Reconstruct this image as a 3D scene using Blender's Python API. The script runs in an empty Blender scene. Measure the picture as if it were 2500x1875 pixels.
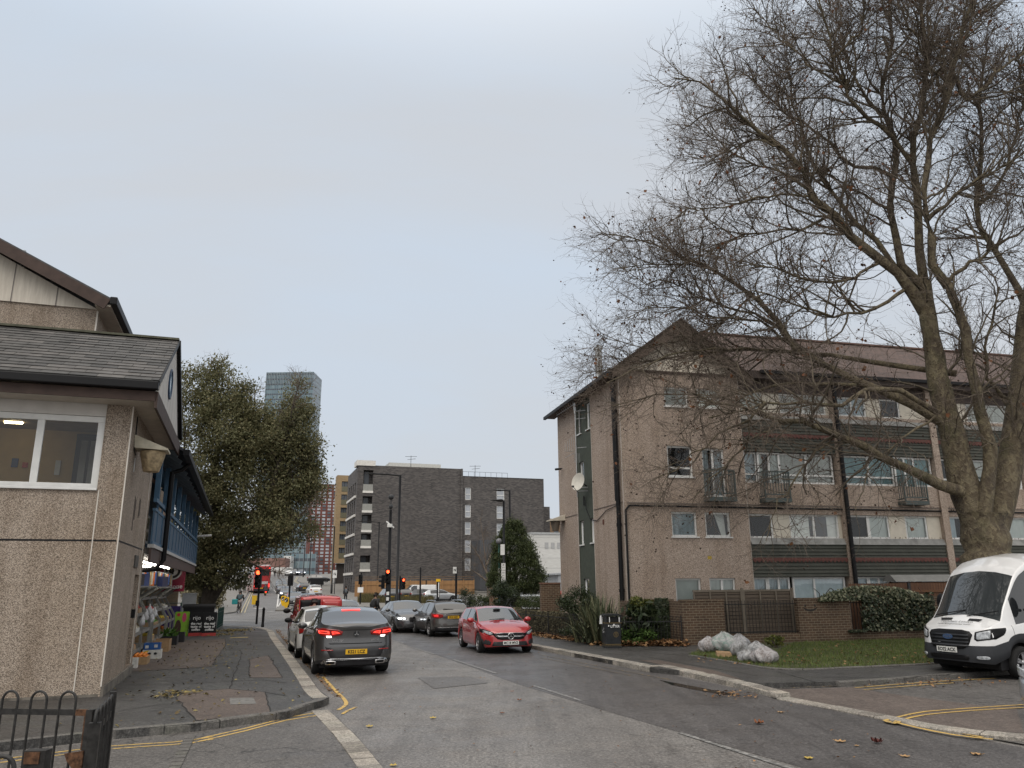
import bpy,bmesh,math,random
import numpy as np
from mathutils import Matrix,Vector
random.seed(7);RNG=np.random.default_rng(7)
SC=bpy.context.scene
COL=SC.collection
R=math.radians
# ---------------------------------------------------------------- camera
FPX,PITCH,ROLL,TA,TB,CAMH=1888.0,0.252217,-0.0077574,-0.3301,-0.24153,2.15
_fw=np.array([0,math.cos(PITCH),math.sin(PITCH)]);_up=np.array([0,-math.sin(PITCH),math.cos(PITCH)]);_rt=np.array([1.0,0,0])
CR=_rt*math.cos(ROLL)+_up*math.sin(ROLL);CU=_up*math.cos(ROLL)-_rt*math.sin(ROLL);CF=_fw
cam=bpy.data.cameras.new('camera');camo=bpy.data.objects.new('camera',cam);COL.objects.link(camo)
camo.matrix_world=Matrix(((CR[0],CU[0],-CF[0],0),(CR[1],CU[1],-CF[1],0),(CR[2],CU[2],-CF[2],CAMH),(0,0,0,1)))
cam.sensor_width=36;cam.lens=36*FPX/2500;cam.clip_start=0.1;cam.clip_end=3000
SC.camera=camo
# ---------------------------------------------------------------- sky, sun, exposure
SUN_EL,SUN_AZ=R(48),R(200)
SC.view_settings.view_transform='Standard';SC.view_settings.look='None';SC.view_settings.gamma=1;SC.view_settings.exposure=0.0
SC.view_settings.use_curve_mapping=False
wd=bpy.data.worlds.new('World');SC.world=wd;wd.use_nodes=True
nt=wd.node_tree;N=nt.nodes;L=nt.links
def wn(t,**k):
 n=N.new(t)
 for a,b in k.items():setattr(n,a,b)
 return n
def wmath(op,a,b=None,c=None):
 n=wn('ShaderNodeMath',operation=op)
 for i,v in enumerate((a,b,c)):
  if v is None:continue
  if isinstance(v,(int,float)):n.inputs[i].default_value=v
  else:L.new(v,n.inputs[i])
 return n.outputs[0]
bg=N['Background'];bg.inputs['Strength'].default_value=0.1
tc=wn('ShaderNodeTexCoord');sep=wn('ShaderNodeSeparateXYZ');L.new(tc.outputs['Generated'],sep.inputs[0])
dx,dy,dz=sep.outputs
zc=wmath('MAXIMUM',dz,0.0)
den=wmath('ADD',zc,0.22)
cmb=wn('ShaderNodeCombineXYZ');L.new(wmath('DIVIDE',dx,den),cmb.inputs[0]);L.new(wmath('DIVIDE',dy,den),cmb.inputs[1])
mp=wn('ShaderNodeMapping');mp.inputs['Scale'].default_value=(0.55,1.0,1);mp.inputs['Location'].default_value=(3.1,1.7,0);mp.inputs['Rotation'].default_value=(0,0,0.5)
L.new(cmb.outputs[0],mp.inputs[0])
no=wn('ShaderNodeTexNoise');no.inputs['Scale'].default_value=0.9;no.inputs['Detail'].default_value=6;no.inputs['Roughness'].default_value=0.58;no.inputs['Distortion'].default_value=0.35
L.new(mp.outputs[0],no.inputs['Vector'])
cr=wn('ShaderNodeValToRGB');L.new(no.outputs['Fac'],cr.inputs[0])
cr.color_ramp.elements[0].position=0.38;cr.color_ramp.elements[0].color=(6.25,6.62,7.15,1)
cr.color_ramp.elements[1].position=0.62;cr.color_ramp.elements[1].color=(6.1,7.0,8.15,1)
er=wn('ShaderNodeValToRGB');L.new(zc,er.inputs[0])
er.color_ramp.elements[0].position=0.06;er.color_ramp.elements[0].color=(1,1,1,1)
er.color_ramp.elements[1].position=0.42;er.color_ramp.elements[1].color=(0,0,0,1)
mx=wn('ShaderNodeMix',data_type='RGBA');L.new(er.outputs[0],mx.inputs['Factor']);L.new(cr.outputs[0],mx.inputs['A'])
mx2=wn('ShaderNodeMix',data_type='RGBA');mx2.inputs['Factor'].default_value=0.5;L.new(cr.outputs[0],mx2.inputs['A']);mx2.inputs['B'].default_value=(6.3,6.42,6.48,1)
L.new(mx2.outputs['Result'],mx.inputs['B'])
zr=wn('ShaderNodeMapRange',interpolation_type='SMOOTHSTEP');L.new(dz,zr.inputs[0]);zr.inputs[1].default_value=0.55;zr.inputs[2].default_value=1.0;zr.inputs[3].default_value=0;zr.inputs[4].default_value=1.8
yr=wn('ShaderNodeMapRange',interpolation_type='SMOOTHSTEP');L.new(dy,yr.inputs[0]);yr.inputs[1].default_value=0.35;yr.inputs[2].default_value=-0.7;yr.inputs[3].default_value=0;yr.inputs[4].default_value=0.55
mul=wmath('ADD',wmath('ADD',zr.outputs[0],yr.outputs[0]),1.0)
vm=wn('ShaderNodeVectorMath',operation='SCALE');wm=wn('ShaderNodeMix',data_type='RGBA');L.new(wmath('MINIMUM',wmath('SUBTRACT',mul,1.0),1.0),wm.inputs['Factor']);L.new(mx.outputs['Result'],wm.inputs['A']);wm.inputs['B'].default_value=(6.7,6.35,5.9,1)
L.new(wm.outputs['Result'],vm.inputs[0]);L.new(mul,vm.inputs['Scale'])
sky=wn('ShaderNodeTexSky',sky_type='NISHITA',sun_disc=False,sun_elevation=SUN_EL,sun_rotation=SUN_AZ)
sky.dust_density=3.0
mx3=wn('ShaderNodeMix',data_type='RGBA');mx3.inputs['Factor'].default_value=0.03;L.new(vm.outputs[0],mx3.inputs['A']);L.new(sky.outputs[0],mx3.inputs['B'])
L.new(mx3.outputs['Result'],bg.inputs['Color'])
sl=bpy.data.lights.new('sun','SUN');sl.energy=1.3;sl.angle=R(40);sl.color=(1,0.94,0.86)
so=bpy.data.objects.new('sun',sl);COL.objects.link(so)
_sd=Vector((math.sin(SUN_AZ)*math.cos(SUN_EL),math.cos(SUN_AZ)*math.cos(SUN_EL),math.sin(SUN_EL)))
so.rotation_euler=_sd.to_track_quat('Z','Y').to_euler();so.location=(0,0,40)
SC.cycles.max_bounces=6;SC.cycles.transparent_max_bounces=12;SC.cycles.glossy_bounces=3;SC.cycles.diffuse_bounces=3
SC.cycles.use_denoising=True
SC.cycles.sample_clamp_indirect=4
# ---------------------------------------------------------------- frames and terrain
FV=np.array([math.cos(TA),-math.sin(TA),0.0]);SV=np.array([math.sin(TA),math.cos(TA),0.0])
F2=np.array([math.cos(TB),-math.sin(TB),0.0]);S2=np.array([math.sin(TB),math.cos(TB),0.0])
RZ1,RZ2=-TA,-TB
ZUP=np.array([0,0,1.0])
def sst(x):
 x=min(1.0,max(0.0,x));return x*x*(3-2*x)
def T(y):
 """height of the ground at depth y: a slight dip towards the junction, then the hill up to the bridge"""
 dip=-0.12*sst((y-19)/19)*(1-sst((y-75)/30))
 q=(min(y,203)-117)/15.0
 return dip+0.84*(q if q>20 else math.log1p(math.exp(q)))
def W(t,s,z=0.0):
 p=FV*t+SV*s;return np.array([p[0],p[1],z])
def WT(t,s,off=0.0):
 p=FV*t+SV*s;return np.array([p[0],p[1],T(p[1])+off])
def ray(px,py):
 return CF+CR*(px-1250)/FPX-CU*(py-937.5)/FPX
def G(px,py,off=0.0):
 """ground point seen at a photo pixel"""
 d=ray(px,py);k=d[2]/d[1];y=3.0
 while y<400 and CAMH+k*y>T(y)+off:y+=0.5
 lo,hi=y-0.5,y
 for _ in range(24):
  m=(lo+hi)/2
  if CAMH+k*m>T(m)+off:lo=m
  else:hi=m
 return np.array([d[0]*y/d[1],y,T(y)+off])if y>=400 else np.array([d[0]*lo/d[1],lo,T(lo)+off])
def atY(px,py,Y):
 d=ray(px,py);return np.array([0,0,CAMH])+d*(Y/d[1])
def toST(p):
 return float(p@FV),float(p@SV)
def onS(px,py,s):
 """point on the cross-street plane at distance s: (t, z)"""
 d=ray(px,py);o=np.array([0,0,CAMH]);k=(s-o@SV)/(d@SV);P=o+d*k;return float(P@FV),float(P[2])
def onT(px,py,t):
 d=ray(px,py);o=np.array([0,0,CAMH]);k=(t-o@FV)/(d@FV);P=o+d*k;return float(P@SV),float(P[2])
# ---------------------------------------------------------------- builders
class MB:
 def __init__(s):s.v=[];s.f=[];s.m=[];s.s=[]
 def add(s,vs,fs,m=0,smooth=False):
  o=len(s.v);s.v+=[tuple(map(float,v))for v in vs]
  for f in fs:s.f.append(tuple(i+o for i in f));s.m.append(m);s.s.append(smooth)
  return s
 def quad(s,a,b,c,d,m=0):return s.add([a,b,c,d],[(0,1,2,3)],m)
 def poly(s,pts,m=0):return s.add(pts,[tuple(range(len(pts)))],m)
 def box(s,x0,y0,z0,x1,y1,z1,m=0):
  x0,x1=min(x0,x1),max(x0,x1);y0,y1=min(y0,y1),max(y0,y1);z0,z1=min(z0,z1),max(z0,z1)
  v=[(x0,y0,z0),(x1,y0,z0),(x1,y1,z0),(x0,y1,z0),(x0,y0,z1),(x1,y0,z1),(x1,y1,z1),(x0,y1,z1)]
  return s.add(v,[(0,3,2,1),(4,5,6,7),(0,1,5,4),(1,2,6,5),(2,3,7,6),(3,0,4,7)],m)
 def bar(s,p,q,w,h=None,m=0,up=(0,0,1)):
  """rectangular bar from p to q, w across, h along up"""
  h=w if h is None else h
  p=np.array(p,float);q=np.array(q,float);d=q-p;d/=np.linalg.norm(d)
  u=np.array(up,float)
  if abs(d@u)>0.98:u=np.array([0,1.0,0])
  a=np.cross(d,u);a/=np.linalg.norm(a);u=np.cross(a,d)
  v=[e+a*i*w/2+u*j*h/2 for e in(p,q)for i,j in((-1,-1),(1,-1),(1,1),(-1,1))]
  return s.add(v,[(0,1,2,3),(7,6,5,4),(0,4,5,1),(1,5,6,2),(2,6,7,3),(3,7,4,0)],m)
 def prism(s,pts,vec,m=0):
  """closed outline pts swept by vec"""
  n=len(pts);vec=np.array(vec,float);p=[np.array(q,float)for q in pts]
  fs=[tuple(range(n-1,-1,-1)),tuple(range(n,2*n))]+[(i,(i+1)%n,n+(i+1)%n,n+i)for i in range(n)]
  return s.add(p+[q+vec for q in p],fs,m)
 def tube(s,pts,r,n=8,m=0,cap=True,smooth=True):
  p=np.array(pts,float);k=len(p)
  rr=np.full(k,r)if np.isscalar(r)else np.array(r,float)
  vs=[];u=None
  for i in range(k):
   d=p[min(i+1,k-1)]-p[max(i-1,0)];d/=np.linalg.norm(d)+1e-9
   if u is None:
    u=np.cross(d,(0,0,1.0))if abs(d[2])<0.9 else np.cross(d,(0,1.0,0))
   u=u-d*(u@d);u/=np.linalg.norm(u)+1e-9;w=np.cross(d,u)
   for j in range(n):
    a=2*math.pi*j/n;vs.append(p[i]+rr[i]*(u*math.cos(a)+w*math.sin(a)))
  fs=[(i*n+j,i*n+(j+1)%n,(i+1)*n+(j+1)%n,(i+1)*n+j)for i in range(k-1)for j in range(n)]
  s.add(vs,fs,m,smooth)
  if cap:s.add(vs[:n],[tuple(range(n-1,-1,-1))],m);s.add(vs[-n:],[tuple(range(n))],m)
  return s
 def lathe(s,prof,n=16,c=(0,0,0),m=0,axis='z',smooth=True,cap=True):
  vs=[]
  for r,h in prof:
   for j in range(n):
    a=2*math.pi*j/n;x,y=r*math.cos(a),r*math.sin(a)
    q=(x,y,h)if axis=='z' else((x,h,y)if axis=='y' else(h,x,y))
    vs.append((q[0]+c[0],q[1]+c[1],q[2]+c[2]))
  k=len(prof)
  s.add(vs,[(i*n+j,i*n+(j+1)%n,(i+1)*n+(j+1)%n,(i+1)*n+j)for i in range(k-1)for j in range(n)],m,smooth)
  if cap:s.add(vs[:n],[tuple(range(n))],m);s.add(vs[-n:],[tuple(range(n))],m)
  return s
 def ball(s,c,r,seg=12,rings=8,m=0,smooth=True):
  r=(r,r,r)if np.isscalar(r)else r
  vs=[(c[0]+r[0]*math.sin(math.pi*i/rings)*math.cos(2*math.pi*j/seg),c[1]+r[1]*math.sin(math.pi*i/rings)*math.sin(2*math.pi*j/seg),c[2]+r[2]*math.cos(math.pi*i/rings))for i in range(rings+1)for j in range(seg)]
  return s.add(vs,[(i*seg+j,(i+1)*seg+j,(i+1)*seg+(j+1)%seg,i*seg+(j+1)%seg)for i in range(rings)for j in range(seg)],m,smooth)
 def grid(s,g,m=0,smooth=True,closed=False):
  a,b=len(g),len(g[0])
  return s.add([p for row in g for p in row],[(i*b+j,i*b+(j+1)%b,(i+1)*b+(j+1)%b,(i+1)*b+j)for i in range(a-1)for j in range(b if closed else b-1)],m,smooth)
 def build(s,name,mats,parent=None,loc=None,rotz=0.0,bevel=0,merge=False,recalc=True):
  me=bpy.data.meshes.new(name)
  mats=mats if isinstance(mats,(list,tuple))else[mats]
  me.from_pydata(s.v,[],s.f)
  for q in mats:me.materials.append(q)
  me.polygons.foreach_set('material_index',s.m);me.polygons.foreach_set('use_smooth',s.s)
  if merge or recalc:
   bm=bmesh.new();bm.from_mesh(me)
   if merge:bmesh.ops.remove_doubles(bm,verts=bm.verts,dist=1e-4)
   if recalc:bmesh.ops.recalc_face_normals(bm,faces=bm.faces)
   bm.to_mesh(me);bm.free()
  me.update()
  o=bpy.data.objects.new(name,me);COL.objects.link(o)
  if parent:o.parent=parent
  if loc is not None:o.location=loc
  if rotz:o.rotation_euler=(0,0,rotz)
  if bevel:
   b=o.modifiers.new('bevel','BEVEL');b.width=bevel;b.segments=2;b.limit_method='ANGLE';b.angle_limit=R(40)
  return o
def npmesh(name,V,Fq,mat,parent=None,k=4,smooth=False,mi=None):
 """fast mesh from numpy arrays: V (n,3), Fq (m,k)"""
 me=bpy.data.meshes.new(name);V=np.asarray(V,np.float32);Fq=np.asarray(Fq,np.int32)
 me.vertices.add(len(V));me.vertices.foreach_set('co',V.ravel())
 me.loops.add(Fq.size);me.loops.foreach_set('vertex_index',Fq.ravel())
 me.polygons.add(len(Fq));me.polygons.foreach_set('loop_start',np.arange(0,Fq.size,k,dtype=np.int32))
 try:me.polygons.foreach_set('loop_total',np.full(len(Fq),k,np.int32))
 except Exception:pass
 for q in(mat if isinstance(mat,(list,tuple))else[mat]):me.materials.append(q)
 if mi is not None:me.polygons.foreach_set('material_index',np.asarray(mi,np.int32))
 if smooth:me.polygons.foreach_set('use_smooth',np.ones(len(Fq),bool))
 me.update(calc_edges=True);me.validate()
 o=bpy.data.objects.new(name,me);COL.objects.link(o)
 if parent:o.parent=parent
 return o
def tag(o,label=None,cat=None,group=None,kind=None):
 for k,v in(('label',label),('category',cat),('group',group),('kind',kind)):
  if v:o[k]=v
 return o
def thing(name,label,cat,loc=(0,0,0),rotz=0.0,group=None):
 o=bpy.data.objects.new(name,None);COL.objects.link(o);o.empty_display_size=0.2
 o.location=loc;o.rotation_euler=(0,0,rotz)
 return tag(o,label,cat,group)
def dup(o,loc,rotz=None,label=None,group=None,name=None,scale=None):
 def cp(a,par):
  c=a.copy();COL.objects.link(c)
  if par:c.parent=par
  for ch in list(a.children):cp(ch,c)
  return c
 r=cp(o,None);r.location=loc
 if rotz is not None:r.rotation_euler=(0,0,rotz)
 if label:r['label']=label
 if group:r['group']=group
 if scale:r.scale=scale
 return r
def text(body,size,o,right,up,mat,parent,depth=0.004,name='lettering',align='CENTER',bold=0.0,stretch=1.0):
 """flat lettering: o = middle of the line, right/up give its plane"""
 cu=bpy.data.curves.new(name,'FONT');cu.body=body;cu.size=size;cu.align_x=align;cu.align_y='CENTER';cu.extrude=depth/2;cu.offset=bold;cu.resolution_u=2
 tmp=bpy.data.objects.new('tmp',cu);me=bpy.data.meshes.new_from_object(tmp);bpy.data.objects.remove(tmp)
 me.name=name;me.materials.clear();me.materials.append(mat)
 ob=bpy.data.objects.new(name,me);COL.objects.link(ob)
 r=Vector(right).normalized();u=Vector(up).normalized();n=r.cross(u)
 if parent:ob.parent=parent
 ob.matrix_local=Matrix(((r[0]*stretch,u[0],n[0],o[0]),(r[1]*stretch,u[1],n[1],o[1]),(r[2]*stretch,u[2],n[2],o[2]),(0,0,0,1)))
 return ob
# ---------------------------------------------------------------- materials
MATS={}
def newmat(name):
 m=bpy.data.materials.new(name);m.use_nodes=True
 return m,m.node_tree,m.node_tree.nodes['Principled BSDF']
def _ramp(t,fac,stops):
 n=t.nodes.new('ShaderNodeValToRGB');t.links.new(fac,n.inputs[0]);e=n.color_ramp.elements
 while len(e)<len(stops):e.new(0.5)
 for q,(p,c)in zip(e,stops):q.position=p;q.color=(*c,1)if len(c)==3 else c
 return n.outputs[0]
def _noise(t,vec,scale,detail=3,rough=0.55,dist=0.0):
 n=t.nodes.new('ShaderNodeTexNoise');n.inputs['Scale'].default_value=scale;n.inputs['Detail'].default_value=detail;n.inputs['Roughness'].default_value=rough;n.inputs['Distortion'].default_value=dist
 if vec is not None:t.links.new(vec,n.inputs['Vector'])
 return n.outputs['Fac']
def _mix(t,fac,a,b,mode='MIX'):
 n=t.nodes.new('ShaderNodeMix');n.data_type='RGBA';n.blend_type=mode
 for s,v in(('Factor',fac),('A',a),('B',b)):
  if isinstance(v,(int,float)):n.inputs[s].default_value=v
  elif isinstance(v,tuple):n.inputs[s].default_value=(*v,1)
  else:t.links.new(v,n.inputs[s])
 return n.outputs['Result']
def _map(t,scale=(1,1,1),rot=(0,0,0),src='Object'):
 if src=='Position':o=t.nodes.new('ShaderNodeNewGeometry').outputs['Position']
 else:o=t.nodes.new('ShaderNodeTexCoord').outputs[src]
 m=t.nodes.new('ShaderNodeMapping');m.inputs['Scale'].default_value=scale;m.inputs['Rotation'].default_value=rot
 t.links.new(o,m.inputs[0]);return m.outputs[0]
def _bump(t,b,h,strength=0.3,dist=0.01):
 n=t.nodes.new('ShaderNodeBump');n.inputs['Strength'].default_value=strength;n.inputs['Distance'].default_value=dist
 t.links.new(h,n.inputs['Height']);t.links.new(n.outputs[0],b.inputs['Normal'])
def plain(name,col,rough=0.5,metal=0.0,var=0.12,scale=4.0,bump=0.0,coat=0.0,emit=None,es=0.0,spec=0.3):
 """simple surface with a little wear: broad and fine noise on colour and roughness"""
 if name in MATS:return MATS[name]
 m,t,b=newmat(name)
 b.inputs['Roughness'].default_value=rough;b.inputs['Metallic'].default_value=metal;b.inputs['Coat Weight'].default_value=coat;b.inputs['Coat Roughness'].default_value=0.04
 b.inputs['Specular IOR Level'].default_value=spec
 v=_map(t,src='Object');f=_noise(t,v,scale,6,0.6)
 lo=tuple(max(0,c*(1-var))for c in col);hi=tuple(min(1,c*(1+var))for c in col)
 t.links.new(_ramp(t,f,[(0.3,lo),(0.7,hi)]),b.inputs['Base Color'])
 if bump:_bump(t,b,_noise(t,v,scale*12,3),bump,0.004)
 if emit:b.inputs['Emission Color'].default_value=(*emit,1);b.inputs['Emission Strength'].default_value=es
 MATS[name]=m;return m
def pebble(name,cols,stain=(0.6,0.55,0.5),scale=62.0,amt=0.5):
 """pebbledash: pale and dark small stones, faint rain streaks"""
 m,t,b=newmat(name);b.inputs['Roughness'].default_value=0.9
 v=_map(t,src='Object')
 vo=t.nodes.new('ShaderNodeTexVoronoi');vo.inputs['Scale'].default_value=scale;t.links.new(v,vo.inputs['Vector'])
 sx=t.nodes.new('ShaderNodeSeparateColor');t.links.new(vo.outputs['Color'],sx.inputs[0])
 c=_ramp(t,sx.outputs[0],[(0.0,cols[0]),(0.34,cols[1]),(0.62,cols[2]),(1.0,cols[3])])
 c=_mix(t,_ramp(t,vo.outputs['Distance'],[(0.3,(0,0,0)),(0.75,(0.6,0.6,0.6))]),c,tuple(x*0.35 for x in cols[1]))
 st=_noise(t,_map(t,(2.2,2.2,0.22)),1.0,5,0.6);bl=_noise(t,v,0.5,4)
 c=_mix(t,_ramp(t,st,[(0.48,(0,0,0)),(0.72,(amt,amt,amt))]),c,stain,'MULTIPLY')
 c=_mix(t,_ramp(t,bl,[(0.4,(0,0,0)),(0.7,(amt,amt,amt))]),c,(0.82,0.78,0.72),'MULTIPLY')
 t.links.new(c,b.inputs['Base Color']);_bump(t,b,vo.outputs['Distance'],0.5,0.006)
 MATS[name]=m;return m
def bricks(name,c1,c2,mortar,w=0.225,h=0.075,ms=0.012,axes='xz',rough=0.85,var=0.5,bump=0.4,dirt=0.35,scale_noise=0.7):
 m,t,b=newmat(name);b.inputs['Roughness'].default_value=rough
 o=t.nodes.new('ShaderNodeTexCoord').outputs['Object'];s=t.nodes.new('ShaderNodeSeparateXYZ');t.links.new(o,s.inputs[0])
 cb=t.nodes.new('ShaderNodeCombineXYZ')
 ad=t.nodes.new('ShaderNodeMath');ad.operation='ADD';t.links.new(s.outputs[0],ad.inputs[0]);t.links.new(s.outputs[1],ad.inputs[1])
 t.links.new(ad.outputs[0]if axes=='xz' else s.outputs[0],cb.inputs[0]);t.links.new(s.outputs[2]if axes=='xz' else s.outputs[1],cb.inputs[1])
 br=t.nodes.new('ShaderNodeTexBrick');br.inputs['Scale'].default_value=1.0;br.inputs['Brick Width'].default_value=w;br.inputs['Row Height'].default_value=h;br.inputs['Mortar Size'].default_value=ms;br.inputs['Mortar Smooth'].default_value=0.2;br.inputs['Bias'].default_value=0.0
 br.inputs['Color1'].default_value=(*c1,1);br.inputs['Color2'].default_value=(*c2,1);br.inputs['Mortar'].default_value=(*mortar,1)
 t.links.new(cb.outputs[0],br.inputs['Vector'])
 f=_noise(t,o,scale_noise,6,0.65)
 c=_mix(t,_ramp(t,f,[(0.35,(0,0,0)),(0.75,(dirt,dirt,dirt))]),br.outputs['Color'],(0.45,0.43,0.4),'MULTIPLY')
 c=_mix(t,_ramp(t,_noise(t,o,9.0,3),[(0.35,(0,0,0)),(0.7,(var,var,var))]),c,(0.62,0.6,0.6),'MULTIPLY')
 t.links.new(c,b.inputs['Base Color'])
 inv=t.nodes.new('ShaderNodeMath');inv.operation='SUBTRACT';inv.inputs[0].default_value=1;t.links.new(br.outputs['Fac'],inv.inputs[1])
 _bump(t,b,inv.outputs[0],bump,0.008)
 MATS[name]=m;return m
def glass(name,tint=(0.9,0.95,0.95),rough=0.01,f0=0.0,gcol=(0.95,0.97,1.0)):
 """clear pane: mirror by angle over a see-through tint"""
 if name in MATS:return MATS[name]
 m=bpy.data.materials.new(name);m.use_nodes=True;t=m.node_tree;t.nodes.remove(t.nodes['Principled BSDF'])
 out=t.nodes['Material Output'];tr=t.nodes.new('ShaderNodeBsdfTransparent');tr.inputs[0].default_value=(*tint,1)
 gl=t.nodes.new('ShaderNodeBsdfGlossy');gl.inputs['Roughness'].default_value=rough;gl.inputs['Color'].default_value=(*gcol,1)
 lw=t.nodes.new('ShaderNodeFresnel');lw.inputs[0].default_value=1.5
 ad=t.nodes.new('ShaderNodeMath');ad.operation='ADD';ad.inputs[1].default_value=f0;ad.use_clamp=True;t.links.new(lw.outputs[0],ad.inputs[0])
 mx=t.nodes.new('ShaderNodeMixShader');t.links.new(ad.outputs[0],mx.inputs[0]);t.links.new(tr.outputs[0],mx.inputs[1]);t.links.new(gl.outputs[0],mx.inputs[2]);t.links.new(mx.outputs[0],out.inputs[0])
 MATS[name]=m;return m
def asphalt(name,base,rough=0.55,patch=0.35,speck=0.5,tint=(1.12,1.0,0.92),wet=0.3,streak=0.0,crack=0.0):
 """aggregate speckle, broad worn areas, damp shiny parts, fine cracks"""
 m,t,b=newmat(name);p=_map(t,src='Position')
 c1=_ramp(t,_noise(t,p,24,5,0.98),[(0.40,tuple(x*(1-speck)for x in base)),(0.52,base),(0.62,tuple(min(1,x*(1+1.7*speck))for x in base))])
 c1=_mix(t,_ramp(t,_noise(t,p,9,5,0.75),[(0.38,(0,0,0)),(0.66,(0.7,0.7,0.7))]),c1,(0.66,0.66,0.67),'MULTIPLY')
 c1=_mix(t,_ramp(t,_noise(t,p,0.55,6,0.62,0.6),[(0.38,(0,0,0)),(0.68,(patch,patch,patch))]),c1,(0.5,0.49,0.5),'MULTIPLY')
 c1=_mix(t,_ramp(t,_noise(t,p,1.7,5,0.6),[(0.5,(0,0,0)),(0.75,(patch,patch,patch))]),c1,tuple(tint),'MULTIPLY')
 c1=_mix(t,_ramp(t,_noise(t,p,2.6,4,0.7,0.3),[(0.66,(0,0,0)),(0.74,(0.55,)*3)]),c1,(0.55,0.54,0.54),'MULTIPLY')
 if streak:
  f=_noise(t,_map(t,(3.2,0.16,1),(0,0,TA),'Position'),1.0,4,0.6)
  c1=_mix(t,_ramp(t,f,[(0.42,(0,0,0)),(0.66,(streak,)*3)]),c1,(0.5,0.5,0.51),'MULTIPLY')
 if crack:
  vo=t.nodes.new('ShaderNodeTexVoronoi');vo.feature='DISTANCE_TO_EDGE';vo.inputs['Scale'].default_value=0.6
  dn=t.nodes.new('ShaderNodeTexNoise');dn.inputs['Scale'].default_value=2.0;t.links.new(p,dn.inputs['Vector'])
  va=t.nodes.new('ShaderNodeVectorMath');va.operation='ADD';t.links.new(p,va.inputs[0]);t.links.new(dn.outputs['Color'],va.inputs[1]);t.links.new(va.outputs[0],vo.inputs['Vector'])
  c1=_mix(t,_ramp(t,vo.outputs['Distance'],[(0.004,(crack,)*3),(0.014,(0,0,0))]),c1,(0.35,0.35,0.35),'MULTIPLY')
 t.links.new(c1,b.inputs['Base Color'])
 rr=_ramp(t,_noise(t,p,0.8,5,0.6,0.5),[(0.4,(rough,)*3),(0.7,(rough-wet,)*3)]);t.links.new(rr,b.inputs['Roughness'])
 b.inputs['Specular IOR Level'].default_value=0.35
 _bump(t,b,_noise(t,p,120,2,0.7),0.35,0.006)
 MATS[name]=m;return m
def leafy(name,cols,rough=0.55,trans=0.25,scale=1.6):
 """leaves: colour changes clump by clump and leaf by leaf"""
 m,t,b=newmat(name);b.inputs['Roughness'].default_value=rough;b.inputs['Specular IOR Level'].default_value=0.25
 p=_map(t,src='Position');rnd=t.nodes.new('ShaderNodeNewGeometry').outputs['Random Per Island']
 c=_ramp(t,rnd,[(i/(len(cols)-1),c)for i,c in enumerate(cols)])
 c=_mix(t,_ramp(t,_noise(t,p,scale,3),[(0.35,(0,0,0)),(0.65,(0.75,)*3)]),c,(0.5,0.52,0.5),'MULTIPLY')
 t.links.new(c,b.inputs['Base Color'])
 if trans:
  tr=t.nodes.new('ShaderNodeBsdfTranslucent');t.links.new(c,tr.inputs[0]);ms=t.nodes.new('ShaderNodeMixShader');ms.inputs[0].default_value=trans
  t.links.new(b.outputs[0],ms.inputs[1]);t.links.new(tr.outputs[0],ms.inputs[2]);t.links.new(ms.outputs[0],t.nodes['Material Output'].inputs[0])
 MATS[name]=m;return m
def timber(name,c1,c2,w=0.1,axis='x',rough=0.8,gap=(0.02,0.015,0.01),gw=0.06):
 """boards of width w side by side along axis"""
 m,t,b=newmat(name);b.inputs['Roughness'].default_value=rough
 o=t.nodes.new('ShaderNodeTexCoord').outputs['Object'];s=t.nodes.new('ShaderNodeSeparateXYZ');t.links.new(o,s.inputs[0])
 if axis=='xy':
  a=t.nodes.new('ShaderNodeMath');a.operation='ADD';t.links.new(s.outputs[0],a.inputs[0]);t.links.new(s.outputs[1],a.inputs[1]);src=a.outputs[0]
 else:src=s.outputs['xyz'.index(axis)]
 d=t.nodes.new('ShaderNodeMath');d.operation='DIVIDE';t.links.new(src,d.inputs[0]);d.inputs[1].default_value=w
 fl=t.nodes.new('ShaderNodeMath');fl.operation='FLOOR';t.links.new(d.outputs[0],fl.inputs[0])
 wn_=t.nodes.new('ShaderNodeTexWhiteNoise');wn_.noise_dimensions='1D';t.links.new(fl.outputs[0],wn_.inputs['W'])
 fr=t.nodes.new('ShaderNodeMath');fr.operation='FRACT';t.links.new(d.outputs[0],fr.inputs[0])
 sc={'x':(12,12,1.2),'xy':(12,12,1.2),'y':(12,12,1.2),'z':(1.2,1.2,14)}[axis]
 c=_mix(t,wn_.outputs['Value'],tuple(c1),tuple(c2))
 c=_mix(t,_ramp(t,_noise(t,_map(t,sc),1.0,5,0.7),[(0.3,(0,0,0)),(0.75,(0.6,)*3)]),c,(0.5,0.46,0.42),'MULTIPLY')
 c=_mix(t,_ramp(t,fr.outputs[0],[(gw,(1,1,1)),(gw+0.03,(0,0,0))]),c,gap)
 t.links.new(c,b.inputs['Base Color']);MATS[name]=m;return m
def emis(name,col,s):
 m=bpy.data.materials.new(name);m.use_nodes=True;b=m.node_tree.nodes['Principled BSDF']
 b.inputs['Base Color'].default_value=(*[c*0.5 for c in col],1);b.inputs['Emission Color'].default_value=(*col,1);b.inputs['Emission Strength'].default_value=s;b.inputs['Roughness'].default_value=0.3
 MATS[name]=m;return m
M_black=plain('black paint',(0.010,0.010,0.011),0.45,var=0.3,spec=0.2)
M_dark=plain('dark metal',(0.03,0.032,0.034),0.5)
M_white=plain('white pvc',(0.66,0.66,0.64),0.4,var=0.08)
M_cream=plain('cream panel',(0.60,0.55,0.46),0.6,var=0.08)
M_steel=plain('galvanised steel',(0.42,0.43,0.43),0.45,0.6)
M_conc=plain('concrete',(0.30,0.285,0.26),0.85,var=0.3,scale=3,bump=0.3)
M_glass=glass('window glass')
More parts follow.
